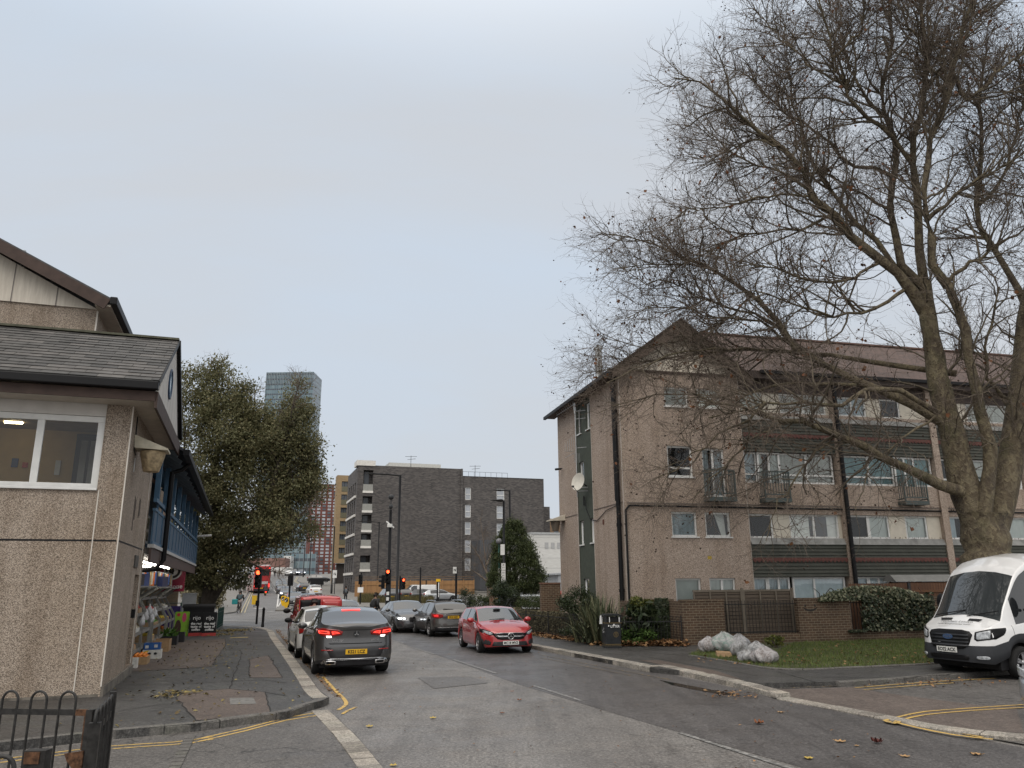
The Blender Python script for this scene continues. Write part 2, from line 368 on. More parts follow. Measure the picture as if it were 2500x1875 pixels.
M_brownwood=plain('brown painted board',(0.055,0.035,0.028),0.65,var=0.25)
M_gut=plain('black plastic gutter',(0.009,0.009,0.010),0.5,spec=0.2)
M_wtext=plain('white lettering',(0.75,0.75,0.74),0.5,var=0.03)
M_btext=plain('black lettering',(0.01,0.01,0.01),0.5,var=0.03)
# ---------------------------------------------------------------- ground, roads, pavements
def clip(poly,k,v,keep):
 out=[];n=len(poly)
 for i in range(n):
  a,b=poly[i],poly[(i+1)%n]
  da,db=(a[k]-v)*keep,(b[k]-v)*keep
  if da>=0:out.append(a)
  if(da<0)!=(db<0):out.append(a+(b-a)*(da/(da-db)))
 return out
def sheet(name,pts,off,mat,kind='structure',label=None,side=0.0):
 """flat sheet following the terrain; side = drop of its rim"""
 P=[np.array(p[:2],float)for p in pts];mb=MB()
 ys=[p[1]for p in P];y0,y1=min(ys),max(ys)
 cuts=[y0]+[c for c in list(np.arange(16,60,3.0))+list(np.arange(60,220,5.0))if y0<c<y1]+[y1]
 for a,b in zip(cuts[:-1],cuts[1:]):
  q=clip(clip(P,1,a,1),1,b,-1)if len(cuts)>2 else P
  if len(q)>=3:mb.poly([(x,y,T(y)+off)for x,y in q])
 if side:
  n=len(P)
  for i in range(n):
   a,b=P[i],P[(i+1)%n];k=max(1,int(np.linalg.norm(b-a)/3))
   for j in range(k):
    u,v=a+(b-a)*j/k,a+(b-a)*(j+1)/k
    mb.quad((*u,T(u[1])+off),(*v,T(v[1])+off),(*v,T(v[1])+off-side),(*u,T(u[1])+off-side))
 o=mb.build(name,mat,merge=True)
 me=o.data
 if sum(p.normal.z*p.area for p in me.polygons)<0:
  bm=bmesh.new();bm.from_mesh(me);bmesh.ops.reverse_faces(bm,faces=bm.faces);bm.to_mesh(me);bm.free()
 return tag(o,label,None,None,kind)
def resample(pts,step):
 P=[np.array(p[:2],float)for p in pts];out=[P[0]]
 for a,b in zip(P[:-1],P[1:]):
  n=max(1,int(round(np.linalg.norm(b-a)/step)))
  out+=[a+(b-a)*j/n for j in range(1,n+1)]
 return out
def smooth_line(pts,step=0.4):
 """Catmull-Rom through points"""
 P=[np.array(p[:2],float)for p in pts];P=[2*P[0]-P[1]]+P+[2*P[-1]-P[-2]];out=[]
 for i in range(1,len(P)-2):
  n=max(2,int(np.linalg.norm(P[i+1]-P[i])/step))
  for j in range(n):
   t=j/n;out.append(0.5*(2*P[i]+(P[i+1]-P[i-1])*t+(2*P[i-1]-5*P[i]+4*P[i+1]-P[i+2])*t*t+(3*P[i]-P[i-1]-3*P[i+1]+P[i+2])*t**3))
 return out+[P[-2]]
def ribbon(mb,pts,w,off,m=0):
 P=pts;n=len(P);Lf,Rt=[],[]
 for i in range(n):
  d=P[min(i+1,n-1)]-P[max(i-1,0)];d=d/np.linalg.norm(d);q=np.array([-d[1],d[0]])*w/2
  a,b=P[i]+q,P[i]-q
  Lf.append((*a,T(a[1])+off));Rt.append((*b,T(b[1])+off))
 for i in range(n-1):mb.quad(Lf[i],Rt[i],Rt[i+1],Lf[i+1],m)
def kerb(name,pts,mat,w=0.26,h=0.125,stone=0.92,side=1,h1=None):
 """row of kerb stones along pts, standing on side (+1 left of travel); h1 = height at the end"""
 P=resample(smooth_line(pts,0.3),0.3);mb=MB()
 acc=[0.0]
 for a,b in zip(P[:-1],P[1:]):acc.append(acc[-1]+np.linalg.norm(b-a))
 Ltot=acc[-1]
 def at(u):
  u=min(max(u,0),Ltot-1e-6)
  i=max(k for k in range(len(acc))if acc[k]<=u);i=min(i,len(P)-2)
  d=P[i+1]-P[i];d=d/np.linalg.norm(d);return P[i]+d*(u-acc[i]),np.array([-d[1],d[0]])*side
 u=0.0
 while u<Ltot-0.1:
  v=min(Ltot,u+stone*random.uniform(0.85,1.15));k=3;js=random.uniform(-0.004,0.004)
  ring=[]
  for j in range(k+1):
   q,nn=at(u+0.011+(v-u-0.022)*j/k);z=T(q[1])
   hh=(h if h1 is None else h+(h1-h)*(u+(v-u)*j/k)/Ltot)+js
   a,b=q,q+nn*w;c=q+nn*0.02
   ring.append([(*a,z-0.05),(*a,z+hh-0.018),(*c,z+hh),(*b,z+hh+0.002),(*b,z-0.05)])
  for j in range(k):
   for e in range(4):mb.quad(ring[j][e],ring[j+1][e],ring[j+1][e+1],ring[j][e+1])
  mb.poly(ring[0]);mb.poly(ring[-1]);u=v
 return tag(mb.build(name,mat),None,None,None,'structure')
def P_(x,y,off=0.0):return G(x,y,off)[:2]
def Q_(t,s):return W(t,s)[:2]
M_road=asphalt('worn asphalt',(0.195,0.185,0.174),0.62,0.5,0.66,(1.06,1.0,0.95),0.22,0.42,0.4)
M_lane=asphalt('newer asphalt',(0.108,0.102,0.100),0.55,0.5,0.62,(1.0,1.0,1.0),0.22,0.45,0.35)
M_patch=asphalt('patch asphalt',(0.128,0.122,0.117),0.6,0.3,0.5,(1,1,1),0.15)
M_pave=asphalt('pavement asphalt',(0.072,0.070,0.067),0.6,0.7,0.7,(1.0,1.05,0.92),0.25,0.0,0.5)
M_pavebrown=asphalt('brown pavement asphalt',(0.118,0.092,0.077),0.65,0.5,0.55,(1.0,0.98,0.94),0.15,0.0,0.5)
M_pink=asphalt('red brown road surfacing',(0.150,0.122,0.106),0.6,0.4,0.45,(0.9,0.92,0.95),0.15,0.3,0.3)
M_side=asphalt('cracked side asphalt',(0.130,0.122,0.114),0.62,0.5,0.6,(1,1,1),0.2,0.2,0.8)
M_far=asphalt('far asphalt',(0.165,0.16,0.155),0.65,0.3,0.4,(1,1,1),0.1,0.2)
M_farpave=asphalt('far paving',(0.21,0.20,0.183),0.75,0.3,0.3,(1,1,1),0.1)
M_granite=asphalt('granite kerb stone',(0.37,0.345,0.31),0.75,0.6,0.5,(0.85,0.88,0.8),0.1,0.0,0.0)
for m_ in(M_granite,):
 t=m_.node_tree;b=t.nodes['Principled BSDF'];l_=b.inputs['Base Color'].links[0].from_socket;rnd=t.nodes.new('ShaderNodeNewGeometry').outputs['Random Per Island']
 t.links.new(_mix(t,1.0,l_,_ramp(t,rnd,[(0,(0.62,0.6,0.58)),(0.5,(0.9,0.9,0.88)),(1,(1.12,1.08,1.02))]),'MULTIPLY'),b.inputs['Base Color'])
M_kerbdark=asphalt('old dark kerb',(0.135,0.128,0.118),0.75,0.5,0.4,(0.9,1,0.8),0.1)
M_joint=plain('dark joint',(0.022,0.021,0.020),0.8)
M_soil=plain('bare soil',(0.055,0.044,0.034),0.95,var=0.4,scale=1.5,bump=0.5)
def paint(name,col,base,wear=0.45):
 m,t,b=newmat(name);b.inputs['Roughness'].default_value=0.6;p=_map(t,src='Position')
 f=_ramp(t,_noise(t,p,9,6,0.75),[(wear-0.04,(1,1,1)),(wear+0.06,(0,0,0))])
 c=_mix(t,_ramp(t,_noise(t,p,40,3),[(0.3,(0,0,0)),(0.7,(0.5,)*3)]),col,tuple(x*0.65 for x in col))
 t.links.new(_mix(t,f,c,base),b.inputs['Base Color']);MATS[name]=m;return m
M_yellow=paint('yellow road paint',(0.56,0.37,0.10),(0.15,0.13,0.10),0.42)
M_yellowold=paint('worn yellow road paint',(0.34,0.235,0.10),(0.10,0.09,0.08),0.56)
M_wline=paint('worn white road paint',(0.30,0.295,0.285),(0.11,0.108,0.105),0.52)
M_wline2=paint('white road paint',(0.62,0.61,0.58),(0.2,0.2,0.2),0.35)
sheet('ground',[(-900,-60),(900,-60),(900,1500),(-900,1500)],-0.06,M_soil)
sheet('road',[(-75,-12),(45,-12),(45,40),(30,90),(-100,90)],0.0,M_road)
cl=[P_(952,1562),P_(1061,1597),P_(1260,1669),P_(1500,1742),P_(1960,1875)]
dcl=cl[-1]-cl[-2];cl.append(cl[-1]+dcl*2.2)
sheet('road_lane',cl+[Q_(9.9,2),Q_(9.9,44),P_(945,1549)],0.004,M_lane)
sheet('road_patch',[P_(1020,1655),P_(1150,1652),P_(1191,1668),P_(1060,1682)],0.008,M_patch)
ALONG=[Q_(1.66,s)for s in(16.6,20,25,30,36,41.5)]
cornL=[(0,1836),(266,1806),(483,1786),(600,1769),(700,1756),(752,1736),(786,1727),(803,1719)]
nearL=[P_(*q)for q in cornL]
farL=[Q_(1.2,44.3),Q_(0.2,46.2),Q_(-1.5,47.6),Q_(-4.5,49.0)]
nl0=nearL[0]+(nearL[0]-nearL[1])*3
sheet('pavement',[nl0]+nearL+ALONG+farL+[Q_(-9,50),Q_(-14,40),Q_(-14,17)],0.12,M_pave,side=0.14)
kerb('kerb',[nl0]+nearL,M_kerbdark,w=0.14,h=0.125,side=1)
kerb('kerb',[nearL[-1]]+ALONG+farL,M_granite,w=0.30,side=1)
for nm,pl in(('pavement_patch',[P_(316,1640,.12),P_(410,1564,.12),P_(550,1560,.12),P_(551,1575,.12),P_(515,1628,.12)]),
               ('pavement_patch',[P_(430,1705,.12),P_(452,1689,.12),P_(560,1682,.12),P_(646,1690,.12),P_(660,1742,.12),P_(480,1760,.12)]),
               ('pavement_patch',[P_(608,1610,.12),P_(655,1600,.12),P_(690,1655,.12),P_(610,1655,.12)])):
 sheet(nm,pl,0.124,M_pavebrown)
 jb=MB();ribbon(jb,[q+np.array([random.gauss(0,.012),random.gauss(0,.012)])for q in resample(pl+[pl[0]],0.35)],0.022,0.1275);tag(jb.build('pavement_joint',M_joint),kind='structure')
jb=MB()
for a_ in(((330,1672),(480,1668),(640,1660),(700,1668)),((300,1735),(380,1722),(455,1716)),((560,1682),(575,1640),(590,1600)),((648,1690),(700,1700)),((470,1545),(560,1548),(640,1552)),((610,1655),(540,1662))):
 ribbon(jb,[q+np.array([random.gauss(0,.012),random.gauss(0,.015)])for q in resample([P_(*q,.12)for q in a_],0.35)],0.022,0.1285)
for a_ in(((1560,1600),(1700,1625),(1850,1650)),((1900,1640),(1990,1665),(2050,1678)),((1980,1652),(2200,1655),(2380,1640)),((1420,1580),(1560,1590),(1680,1602))):
 ribbon(jb,[q+np.array([random.gauss(0,.012),random.gauss(0,.015)])for q in resample([P_(*q,.12)for q in a_],0.35)],0.022,0.1235)
tag(jb.build('pavement_joint',M_joint),kind='structure')
sheet('manhole_cover',[P_(560,1705,.12),P_(618,1704,.12),P_(626,1719,.12),P_(562,1721,.12)],0.128,M_steel if False else plain('worn cover',(0.17,0.165,0.155),0.6,0.2,0.3,12))
kerb('granite_strip',[P_(803,1734),P_(866,1793),P_(938,1875),P_(938,1875)+(P_(938,1875)-P_(866,1793))*1.2],M_granite,w=0.30,h=0.012,side=-1,stone=1.0)
mb=MB();a0,a1=P_(452,1800),P_(412,1875)
for k in range(11):
 q=a0+(a1-a0)*k/9.0;d=(a1-a0)/np.linalg.norm(a1-a0);n_=np.array([-d[1],d[0]])
 c=[q,q+d*0.19,q+d*0.19+n_*0.14,q+n_*0.14];c=[(*e,0.008)for e in c];mb.prism(c,(0,0,0.012))
tag(mb.build('drain_setts',M_kerbdark),kind='structure')
sheet('side_road',[P_(-900,1900),P_(-900,1860),P_(0,1838),P_(300,1806),P_(600,1771),P_(750,1742),P_(806,1736),P_(870,1795),P_(940,1876),P_(1010,1990)],0.004,M_side)
mb=MB()
for pts,w in(([(788,1653),(820,1688),(842,1710),(844,1722),(826,1734)],0.075),([(870,1727),(850,1735),(836,1744)],0.06),
               ([(0,1855),(266,1823),(424,1813),(520,1800)],0.05),([(0,1863),(266,1830),(424,1819),(520,1806)],0.05),
               ([(455,1811),(600,1779),(700,1753),(800,1737)],0.055),([(455,1818),(600,1785),(700,1759),(805,1744)],0.055)):
 ribbon(mb,smooth_line([P_(*q)for q in pts]),w,0.008)
for pts,w in(([(2160,1764),(2200,1754),(2260,1742),(2380,1733),(2500,1725)],0.06),([(2205,1762),(2260,1750),(2380,1739),(2500,1732)],0.06),
               ([(2163,1764),(2182,1771),(2196,1764)],0.10),([(2185,1768),(2240,1782),(2330,1800),(2425,1811)],0.075),([(2205,1762),(2250,1773),(2330,1792),(2400,1806)],0.06),
               ([(2088,1683),(2200,1674),(2330,1665),(2430,1660)],0.055),([(2110,1688),(2230,1678),(2330,1671)],0.05)):
 ribbon(mb,smooth_line([P_(*q)for q in pts]),w,0.034)
tag(mb.build('yellow_line',M_yellow),kind='structure')
mb=MB()
ribbon(mb,smooth_line([P_(1316,1599),P_(1420,1619),P_(1540,1642),P_(1640,1661)]),0.05,0.010);ribbon(mb,smooth_line([P_(1318,1606),P_(1420,1626),P_(1540,1650)]),0.05,0.010)
ribbon(mb,smooth_line([P_(1880,1686),P_(1960,1682),P_(2060,1678)]),0.05,0.034)
ribbon(mb,[Q_(1.95,s)for s in np.arange(17.5,44,2.0)],0.07,0.008)
tag(mb.build('worn_yellow_line',M_yellowold),kind='structure')
mb=MB()
for a,b in(((955,1563),(985,1571)),((996,1578),(1061,1598)),((1106,1611),(1212,1645)),((1300,1674),(1420,1712)),((1660,1790),(1950,1884))):
 ribbon(mb,resample([P_(*a),P_(*b)],1.0),0.085,0.010)
tag(mb.build('centre_line',M_wline),kind='structure')
RK=[Q_(10.3,48),Q_(10.2,42),Q_(10.0,36),Q_(9.78,30)]+[Q_(9.72,s)for s in(26,23,20,18)]
rp=RK+[P_(1668,1650),P_(1760,1668),P_(1850,1683),P_(2051,1678),P_(2386,1653),P_(2560,1642),P_(2700,1560,.1),P_(1700,1530,.1),Q_(15.5,30),Q_(13,50)]
sheet('pavement',rp,0.115,M_pave,side=0.14)
kerb('kerb',RK+[P_(1600,1637),P_(1668,1651)],M_granite,w=0.30,side=1)
kerb('kerb',[P_(1668,1651),P_(1760,1671),P_(1850,1693),P_(1900,1708)],M_granite,w=0.3,side=1,h=0.125,h1=0.095)
kerb('kerb',[P_(2051,1680),P_(2200,1669),P_(2386,1655),P_(2560,1643)],M_kerbdark,w=0.14,h=0.122,side=1)
kerb('granite_strip',[P_(1895,1708),P_(2080,1744),P_(2268,1781)],M_granite,w=0.28,h=0.036,side=1,stone=1.1)
kerb('kerb',[P_(2262,1782),P_(2380,1802),P_(2505,1816),P_(2505,1816)+np.array([1.5,-1.6])],M_granite,w=0.28,h=0.05,h1=0.13,side=1)
sheet('side_road',[P_(1850,1686),P_(2051,1680),P_(2386,1655),P_(2560,1643),Q_(30,12),Q_(30,6),Q_(10.1,8.0),P_(2268,1780),P_(1889,1706)],0.022,M_side)
sheet('road_table',[P_(1812,1679),P_(1890,1687),P_(2088,1681),P_(2150,1694),P_(2400,1727),P_(2480,1724),P_(2500,1795),P_(2268,1779),P_(1889,1704)],0.028,M_pink)
sheet('pavement_patch',[P_(1700,1639,.12),P_(1560,1612,.12),P_(1610,1612,.12),P_(1750,1638,.12),P_(1815,1660,.12)],0.122,M_pavebrown)
m,t,b=newmat('standing water');b.inputs['Base Color'].default_value=(0.03,0.03,0.03,1);b.inputs['Roughness'].default_value=0.03;b.inputs['Specular IOR Level'].default_value=0.7
M_water=m
sheet('puddle',[P_(1610,1661),P_(1680,1674),P_(1760,1689),P_(1810,1699),P_(1770,1697),P_(1700,1686),P_(1640,1673)],0.009,M_water)
VG=[P_(1680,1600,.13),P_(1760,1612,.13),P_(1905,1634,.13),P_(2100,1629,.13),P_(2280,1620,.13),P_(2340,1612,.13)]
kerb('verge_edging',VG,M_kerbdark,w=0.06,h=0.15,side=1)
sheet('verge_soil',VG+[P_(2420,1555,.1),P_(1940,1560,.1),P_(1730,1572,.1)],0.13,plain('verge soil',(0.05,0.052,0.026),0.95,var=0.4,scale=2,bump=0.4))
Lk=[(575,1497),(592,1470),(607,1445),(617,1432),(640,1414),(655,1403)];Rk=[(840,1480),(812,1464),(783,1450),(745,1430),(727,1419),(733,1408)]
sheet('hill_road',[G(*q)[:2]for q in Lk]+[np.array([-60,215]),np.array([-48,215])]+[G(*q)[:2]for q in Rk[::-1]],0.006,M_far)
Lp=[(575,1496),(592,1469),(607,1444),(617,1431),(640,1413),(655,1402)]
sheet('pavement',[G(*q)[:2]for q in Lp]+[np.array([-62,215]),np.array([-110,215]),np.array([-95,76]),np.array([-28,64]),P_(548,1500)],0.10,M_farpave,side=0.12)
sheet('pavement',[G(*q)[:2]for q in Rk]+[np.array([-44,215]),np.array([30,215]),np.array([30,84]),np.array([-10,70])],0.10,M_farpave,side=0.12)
mb=MB()
for k,(dx_,)in enumerate(((0.45,),(0.75,))):
 ribbon(mb,[G(*q)[:2]+np.array([dx_,0])for q in Lk],0.10,0.02)
 ribbon(mb,[G(*q)[:2]-np.array([dx_,0])for q in Rk[1:]],0.10,0.02)
tag(mb.build('yellow_line',paint('pale yellow paint',(0.42,0.36,0.22),(0.25,0.24,0.22),0.3)),kind='structure')
mb=MB()
hx=[(676,1486),(680,1452),(668,1440)]
ribbon(mb,resample([G(*q)[:2]for q in hx],2),0.14,0.02)
ribbon(mb,resample([G(*q)[:2]for q in((676,1486),(690,1462),(681,1452))],2),0.12,0.02)
for k in range(9):ribbon(mb,[P_(678,1482-3.2*k),P_(700-2*k,1482-3.2*k)],0.25,0.02)
for k in range(7):ribbon(mb,[G(740-6*k,1462-8*k)[:2],G(736-6*k,1459-8*k)[:2]],0.14,0.02)
ribbon(mb,[G(620,1486)[:2],G(650,1485)[:2]],0.9,0.02);ribbon(mb,[G(655,1493)[:2],G(668,1493)[:2]],0.5,0.02)
ribbon(mb,[G(540,1516)[:2],G(640,1517)[:2]],0.25,0.014)
tag(mb.build('white_line',M_wline2),kind='structure')
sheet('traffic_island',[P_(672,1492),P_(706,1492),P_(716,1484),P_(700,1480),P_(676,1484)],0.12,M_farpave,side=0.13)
sheet('car_park',[np.array([-10,72]),np.array([40,60]),np.array([60,100]),np.array([-16,104])],0.11,M_far)
# ---------------------------------------------------------------- left: shop block with stair tower and access balcony
M_peb=pebble('pale pebbledash',[(0.095,0.075,0.060),(0.30,0.242,0.19),(0.455,0.375,0.302),(0.60,0.515,0.43)],scale=84,amt=0.85)
M_slate=bricks('grey slate tiles',(0.060,0.060,0.062),(0.092,0.090,0.089),(0.018,0.018,0.018),0.50,0.235,0.010,'xy',0.65,0.4,0.5,0.35,1.2)
M_soffit=plain('soffit board',(0.42,0.37,0.31),0.7,var=0.12)
M_whitepanel=plain('weathered white panel',(0.62,0.57,0.50),0.6,var=0.1,scale=1.2)
M_blue=timber('blue boarding',(0.035,0.085,0.15),(0.045,0.105,0.18),0.11,'y',0.5,(0.01,0.02,0.04),0.08)
M_bluep=plain('blue painted timber',(0.06,0.125,0.20),0.5,var=0.2)
M_blued=plain('dark blue boarding',(0.018,0.045,0.095),0.5,var=0.2)
M_browntile=timber('brown vertical tiles',(0.085,0.052,0.042),(0.066,0.042,0.036),0.30,'y',0.6,(0.012,0.01,0.01),0.04)
M_bead=plain('render bead',(0.60,0.56,0.50),0.6)
M_ochre=plain('ochre interior wall',(0.46,0.34,0.17),0.7,var=0.06)
def wall_open(mb,x0,x1,z0,z1,ops,to3,depth=0.16,m=0,mr=None):
 """wall face with openings; to3(x, d, z) maps along, inward depth and height"""
 xs=sorted({x0,x1,*[o[0]for o in ops],*[o[1]for o in ops]});zs=sorted({z0,z1,*[o[2]for o in ops],*[o[3]for o in ops]})
 for a,b in zip(xs[:-1],xs[1:]):
  for c,d in zip(zs[:-1],zs[1:]):
   if any(o[0]-1e-6<=a and b<=o[1]+1e-6 and o[2]-1e-6<=c and d<=o[3]+1e-6 for o in ops):continue
   mb.quad(to3(a,0,c),to3(b,0,c),to3(b,0,d),to3(a,0,d),m)
 for a,b,c,d in ops:
  e=m if mr is None else mr
  mb.quad(to3(a,0,c),to3(a,depth,c),to3(a,depth,d),to3(a,0,d),e);mb.quad(to3(b,0,c),to3(b,0,d),to3(b,depth,d),to3(b,depth,c),e)
  mb.quad(to3(a,0,d),to3(a,depth,d),to3(b,depth,d),to3(b,0,d),e);mb.quad(to3(a,0,c),to3(b,0,c),to3(b,depth,c),to3(a,depth,c),e)
TX0,TX1,TY0,TY1=-13.0,-2.37,17.42,22.1
lb=thing('shop_block','pebbledash shop block with slate roofs, stair tower and blue access balcony, at the left edge','building',(0,0,0),RZ1)
mb=MB()
fr=lambda x,d,z:(x,TY0+d,z)
sd=lambda y,d,z:(TX1-d,y,z)
wall_open(mb,TX0,TX1,-0.2,5.80,[(-11.5,-2.86,4.06,5.80)],fr,0.18)
wall_open(mb,TY0,TY1,-0.2,5.80,[(20.75,21.55,0.34,2.42)],sd,0.32)
mb.quad((TX0,TY1,-0.2),(TX1,TY1,-0.2),(TX1,TY1,5.8),(TX0,TY1,5.8))
mb.quad((TX0,TY0,-0.2),(TX0,TY1,-0.2),(TX0,TY1,5.8),(TX0,TY0,5.8))
mb.quad((TX1-0.32,20.75,0.34),(TX1-0.32,21.55,0.34),(TX1-0.32,21.55,2.42),(TX1-0.32,20.75,2.42))
mb.build('wall',M_peb,lb)
mb=MB();mb.box(TX0,TY0-0.012,-0.1,TX1-0.04,TY0-0.002,0.17);mb.box(TX1+0.003,TY0,-0.1,TX1+0.05,21.9,0.30);mb.build('plinth',plain('grimy plinth',(0.15,0.135,0.115),0.9,var=0.5,scale=4),lb)
for q in((TX1-0.012,TY0-0.012,0.3,TX1+0.012,TY0+0.012,5.77),(-2.835,TY0-0.010,0.17,-2.815,TY0-0.002,4.02),(TX1+0.002,21.60,0.36,TX1+0.014,21.625,5.7)):MB().box(*q).build('corner_bead',M_bead,lb)
mb=MB();mb.box(TX0,TY0-0.004,3.015,-2.40,TY0-0.001,3.05);mb.box(TX1+0.001,TY0+0.02,3.015,TX1+0.004,21.9,3.05);mb.build('movement_joint',M_black,lb)
wf=MB()
for x in(-11.42,-10.2,-9.0,-7.75,-6.45,-5.2,-4.02,-2.93):
 wf.box(x-0.065,TY0+0.05,4.13,x+0.065,TY0+0.13,5.41)
wf.box(-11.5,TY0+0.047,5.41,-2.865,TY0+0.133,5.53);wf.box(-11.5,TY0+0.047,4.06,-2.865,TY0+0.133,4.155)
wn_=wf.build('window',M_white,lb,bevel=0.006)
MB().quad((-11.45,TY0+0.09,4.15),(-2.9,TY0+0.09,4.15),(-2.9,TY0+0.09,5.41),(-11.45,TY0+0.09,5.41)).build('pane',glass('stair glass',(0.80,0.79,0.74),0.02,0.0),wn_)
mb=MB();mb.box(-11.5,TY0-0.06,4.015,-2.86,TY0+0.05,4.06);mb.build('sill',M_white,wn_,bevel=0.006)
MB().box(-11.5,TY0+0.02,5.535,-2.86,TY0+0.10,5.80).build('fascia_panel',plain('grey white board',(0.55,0.53,0.50),0.6,var=0.08),lb)
mb=MB();mb.box(TX0+0.05,20.9,2.95,TX1-0.1,20.95,5.8);mb.box(TX1-0.16,TY0+0.2,2.95,TX1-0.1,20.9,5.8);mb.box(TX0+0.05,TY0+0.2,2.95,TX0+0.12,20.9,5.8);mb.build('landing_wall',M_ochre,lb)
mb=MB();mb.box(TX0+0.05,TY0+0.19,2.9,TX1-0.1,20.95,2.95);mb.box(TX0+0.05,TY0+0.19,5.80,TX1-0.1,20.95,5.84);mb.build('landing_floor',plain('landing plaster',(0.30,0.24,0.16),0.7),lb)
(la,lz),(lc,_)=onS(12,1027,20.0),onS(56,1027,20.0)
mb=MB();mb.tube([(la,20.0,lz),(lc,20.0,lz)],0.06,10);mb.build('ceiling_lamp',emis('lit fluorescent',(1.0,0.84,0.5),14),lb)
(d0,dz),(d1,_)=onS(188,1058,20.75),onS(246,1058,20.75)
mb=MB();mb.box(d0,20.80,3.0,d1,20.88,dz);dr=mb.build('door',plain('black door',(0.02,0.02,0.026),0.35),lb)
for q in(0.22,0.62):MB().box(d0+(d1-d0)*q,20.785,3.5,d0+(d1-d0)*(q+0.28),20.795,dz-0.16).build('pane',plain('door glazing',(0.26,0.28,0.30),0.1),dr)
mb=MB();(ia,iz),(ib,iy)=onS(131,1159,20.85),onS(149,1124,20.85);mb.box(ia,20.86,iz,ib,20.89,iy);mb.build('intercom',M_steel,lb)
mb=MB();(ia,iz),(ib,iy)=onS(26,1140,20.85),onS(45,1119,20.85);mb.box(ia,20.86,iz,ib,20.89,iy);mb.build('notice',plain('blue notice',(0.07,0.10,0.22),0.5),lb)
mb=MB();(ia,iz),(ib,iy)=onS(53,1141,20.85),onS(68,1129,20.85);mb.box(ia,20.86,iz,ib,20.89,iy);mb.build('notice',plain('red notice',(0.40,0.06,0.04),0.5),lb)
for y,z0,z1 in((19.25,3.35,4.1),(19.42,3.6,4.05),(20.1,3.7,4.15),(20.22,3.75,4.12)):MB().box(TX1+0.001,y-0.05,z0,TX1+0.006,y+0.05,z1).build('wall_vent',plain('dark slot',(0.07,0.055,0.045),0.8),lb)
MB().box(TX1+0.001,20.25,2.58,TX1+0.03,20.85,2.85).build('vent_plate',plain('dark grille',(0.07,0.068,0.062),0.5,0.2),lb)
MB().box(TX1-0.05,20.98,1.42,TX1+0.06,21.12,1.62).build('key_box',M_black,lb,bevel=0.01)
hood=MB();lx=TX1
hood.prism([(lx,18.05,5.30),(lx+0.02,18.05,5.02),(lx+0.68,18.05,4.99),(lx+0.68,18.05,5.03)],(0,0.62,0))
hd=hood.build('lamp_hood',plain('cream lamp hood',(0.50,0.46,0.36),0.6,var=0.2),lb)
mb=MB();mb.lathe([(0.15,4.55),(0.165,4.56),(0.255,4.92),(0.255,4.985)],20,(lx+0.36,18.36,0));mb.build('lamp_bowl',plain('rusty lamp bowl',(0.40,0.31,0.19),0.7,var=0.55,scale=9),hd)
MB().tube([(lx+0.01,18.1,5.7),(lx+0.02,18.06,5.3),(lx+0.02,18.07,4.95),(lx+0.06,18.12,4.86)],0.012,6).build('cable',M_black,lb)
MB().box(lx+0.003,18.42,4.55,lx+0.012,18.50,4.85).build('notice',M_white,lb)
def roof_slab(mb,x0,x1,ye,ze,yr,zr,th=0.07,m=0):
 mb.add([(x0,ye,ze),(x1,ye,ze),(x1,yr,zr),(x0,yr,zr),(x0,ye,ze-th),(x1,ye,ze-th),(x1,yr,zr-th),(x0,yr,zr-th)],[(0,1,2,3),(7,6,5,4),(0,4,5,1),(1,5,6,2),(2,6,7,3),(3,7,4,0)],m)
RX=-1.86
def slate_roof(parent,x0,x1,ye,ze,yr,zr,row=0.235,wd=0.5,seed=1):
 """real overlapping slates laid in courses"""
 rr=random.Random(seed);mb=MB();Ls=math.hypot(yr-ye,zr-ze);n=int(Ls/row);dy,dz=(yr-ye)/Ls,(zr-ze)/Ls;nx=(0,-dz,dy)
 for i in range(n+1):
  a,b=i*row,min((i+1)*row+0.05,Ls)
  if b-a<0.03:continue
  x=x0-(wd/2 if i%2 else 0)
  while x<x1:
   u0,u1=max(x,x0)+0.004,min(x+wd,x1)-0.004
   if u1-u0>0.03:
    l0=0.028+rr.uniform(-0.004,0.006);l1=0.010;j=rr.uniform(-0.006,0.006)
    p=[(u0,ye+dy*(a+j)+nx[1]*l0,ze+dz*(a+j)+nx[2]*l0),(u1,ye+dy*(a+j)+nx[1]*l0,ze+dz*(a+j)+nx[2]*l0),(u1,ye+dy*b+nx[1]*l1,ze+dz*b+nx[2]*l1),(u0,ye+dy*b+nx[1]*l1,ze+dz*b+nx[2]*l1)]
    mb.add(p+[(q[0],q[1]-nx[1]*0.02,q[2]-nx[2]*0.02)for q in p[:2]],[(0,1,2,3),(4,5,1,0)],rr.choice((0,0,1,2)))
   x+=wd
 return mb.build('slates',[plain('slate a',(0.062,0.060,0.058),0.6,var=0.35,scale=3),plain('slate b',(0.085,0.080,0.076),0.6,var=0.35,scale=3),plain('slate c',(0.044,0.043,0.042),0.6,var=0.35,scale=3)],parent)
mb=MB();roof_slab(mb,TX0,RX,16.70,6.17,19.9,8.0);roof_slab(mb,TX0,RX,23.1,6.17,19.9,8.0);rf=mb.build('roof',M_slate,lb)
slate_roof(rf,TX0,RX,16.68,6.17,19.9,8.0)
mb=MB();mb.bar((TX0,19.9,8.03),(RX,19.9,8.03),0.22,0.05);mb.build('ridge_tile',plain('mossy ridge tile',(0.085,0.085,0.06),0.8,var=0.4),rf)
mb=MB();mb.box(TX0,16.56,5.98,RX+0.01,16.72,6.15);mb.build('gutter',M_gut,lb,bevel=0.02)
mb=MB();mb.box(TX0,16.72,5.77,RX-0.02,16.76,5.97);mb.build('fascia_board',M_brownwood,lb)
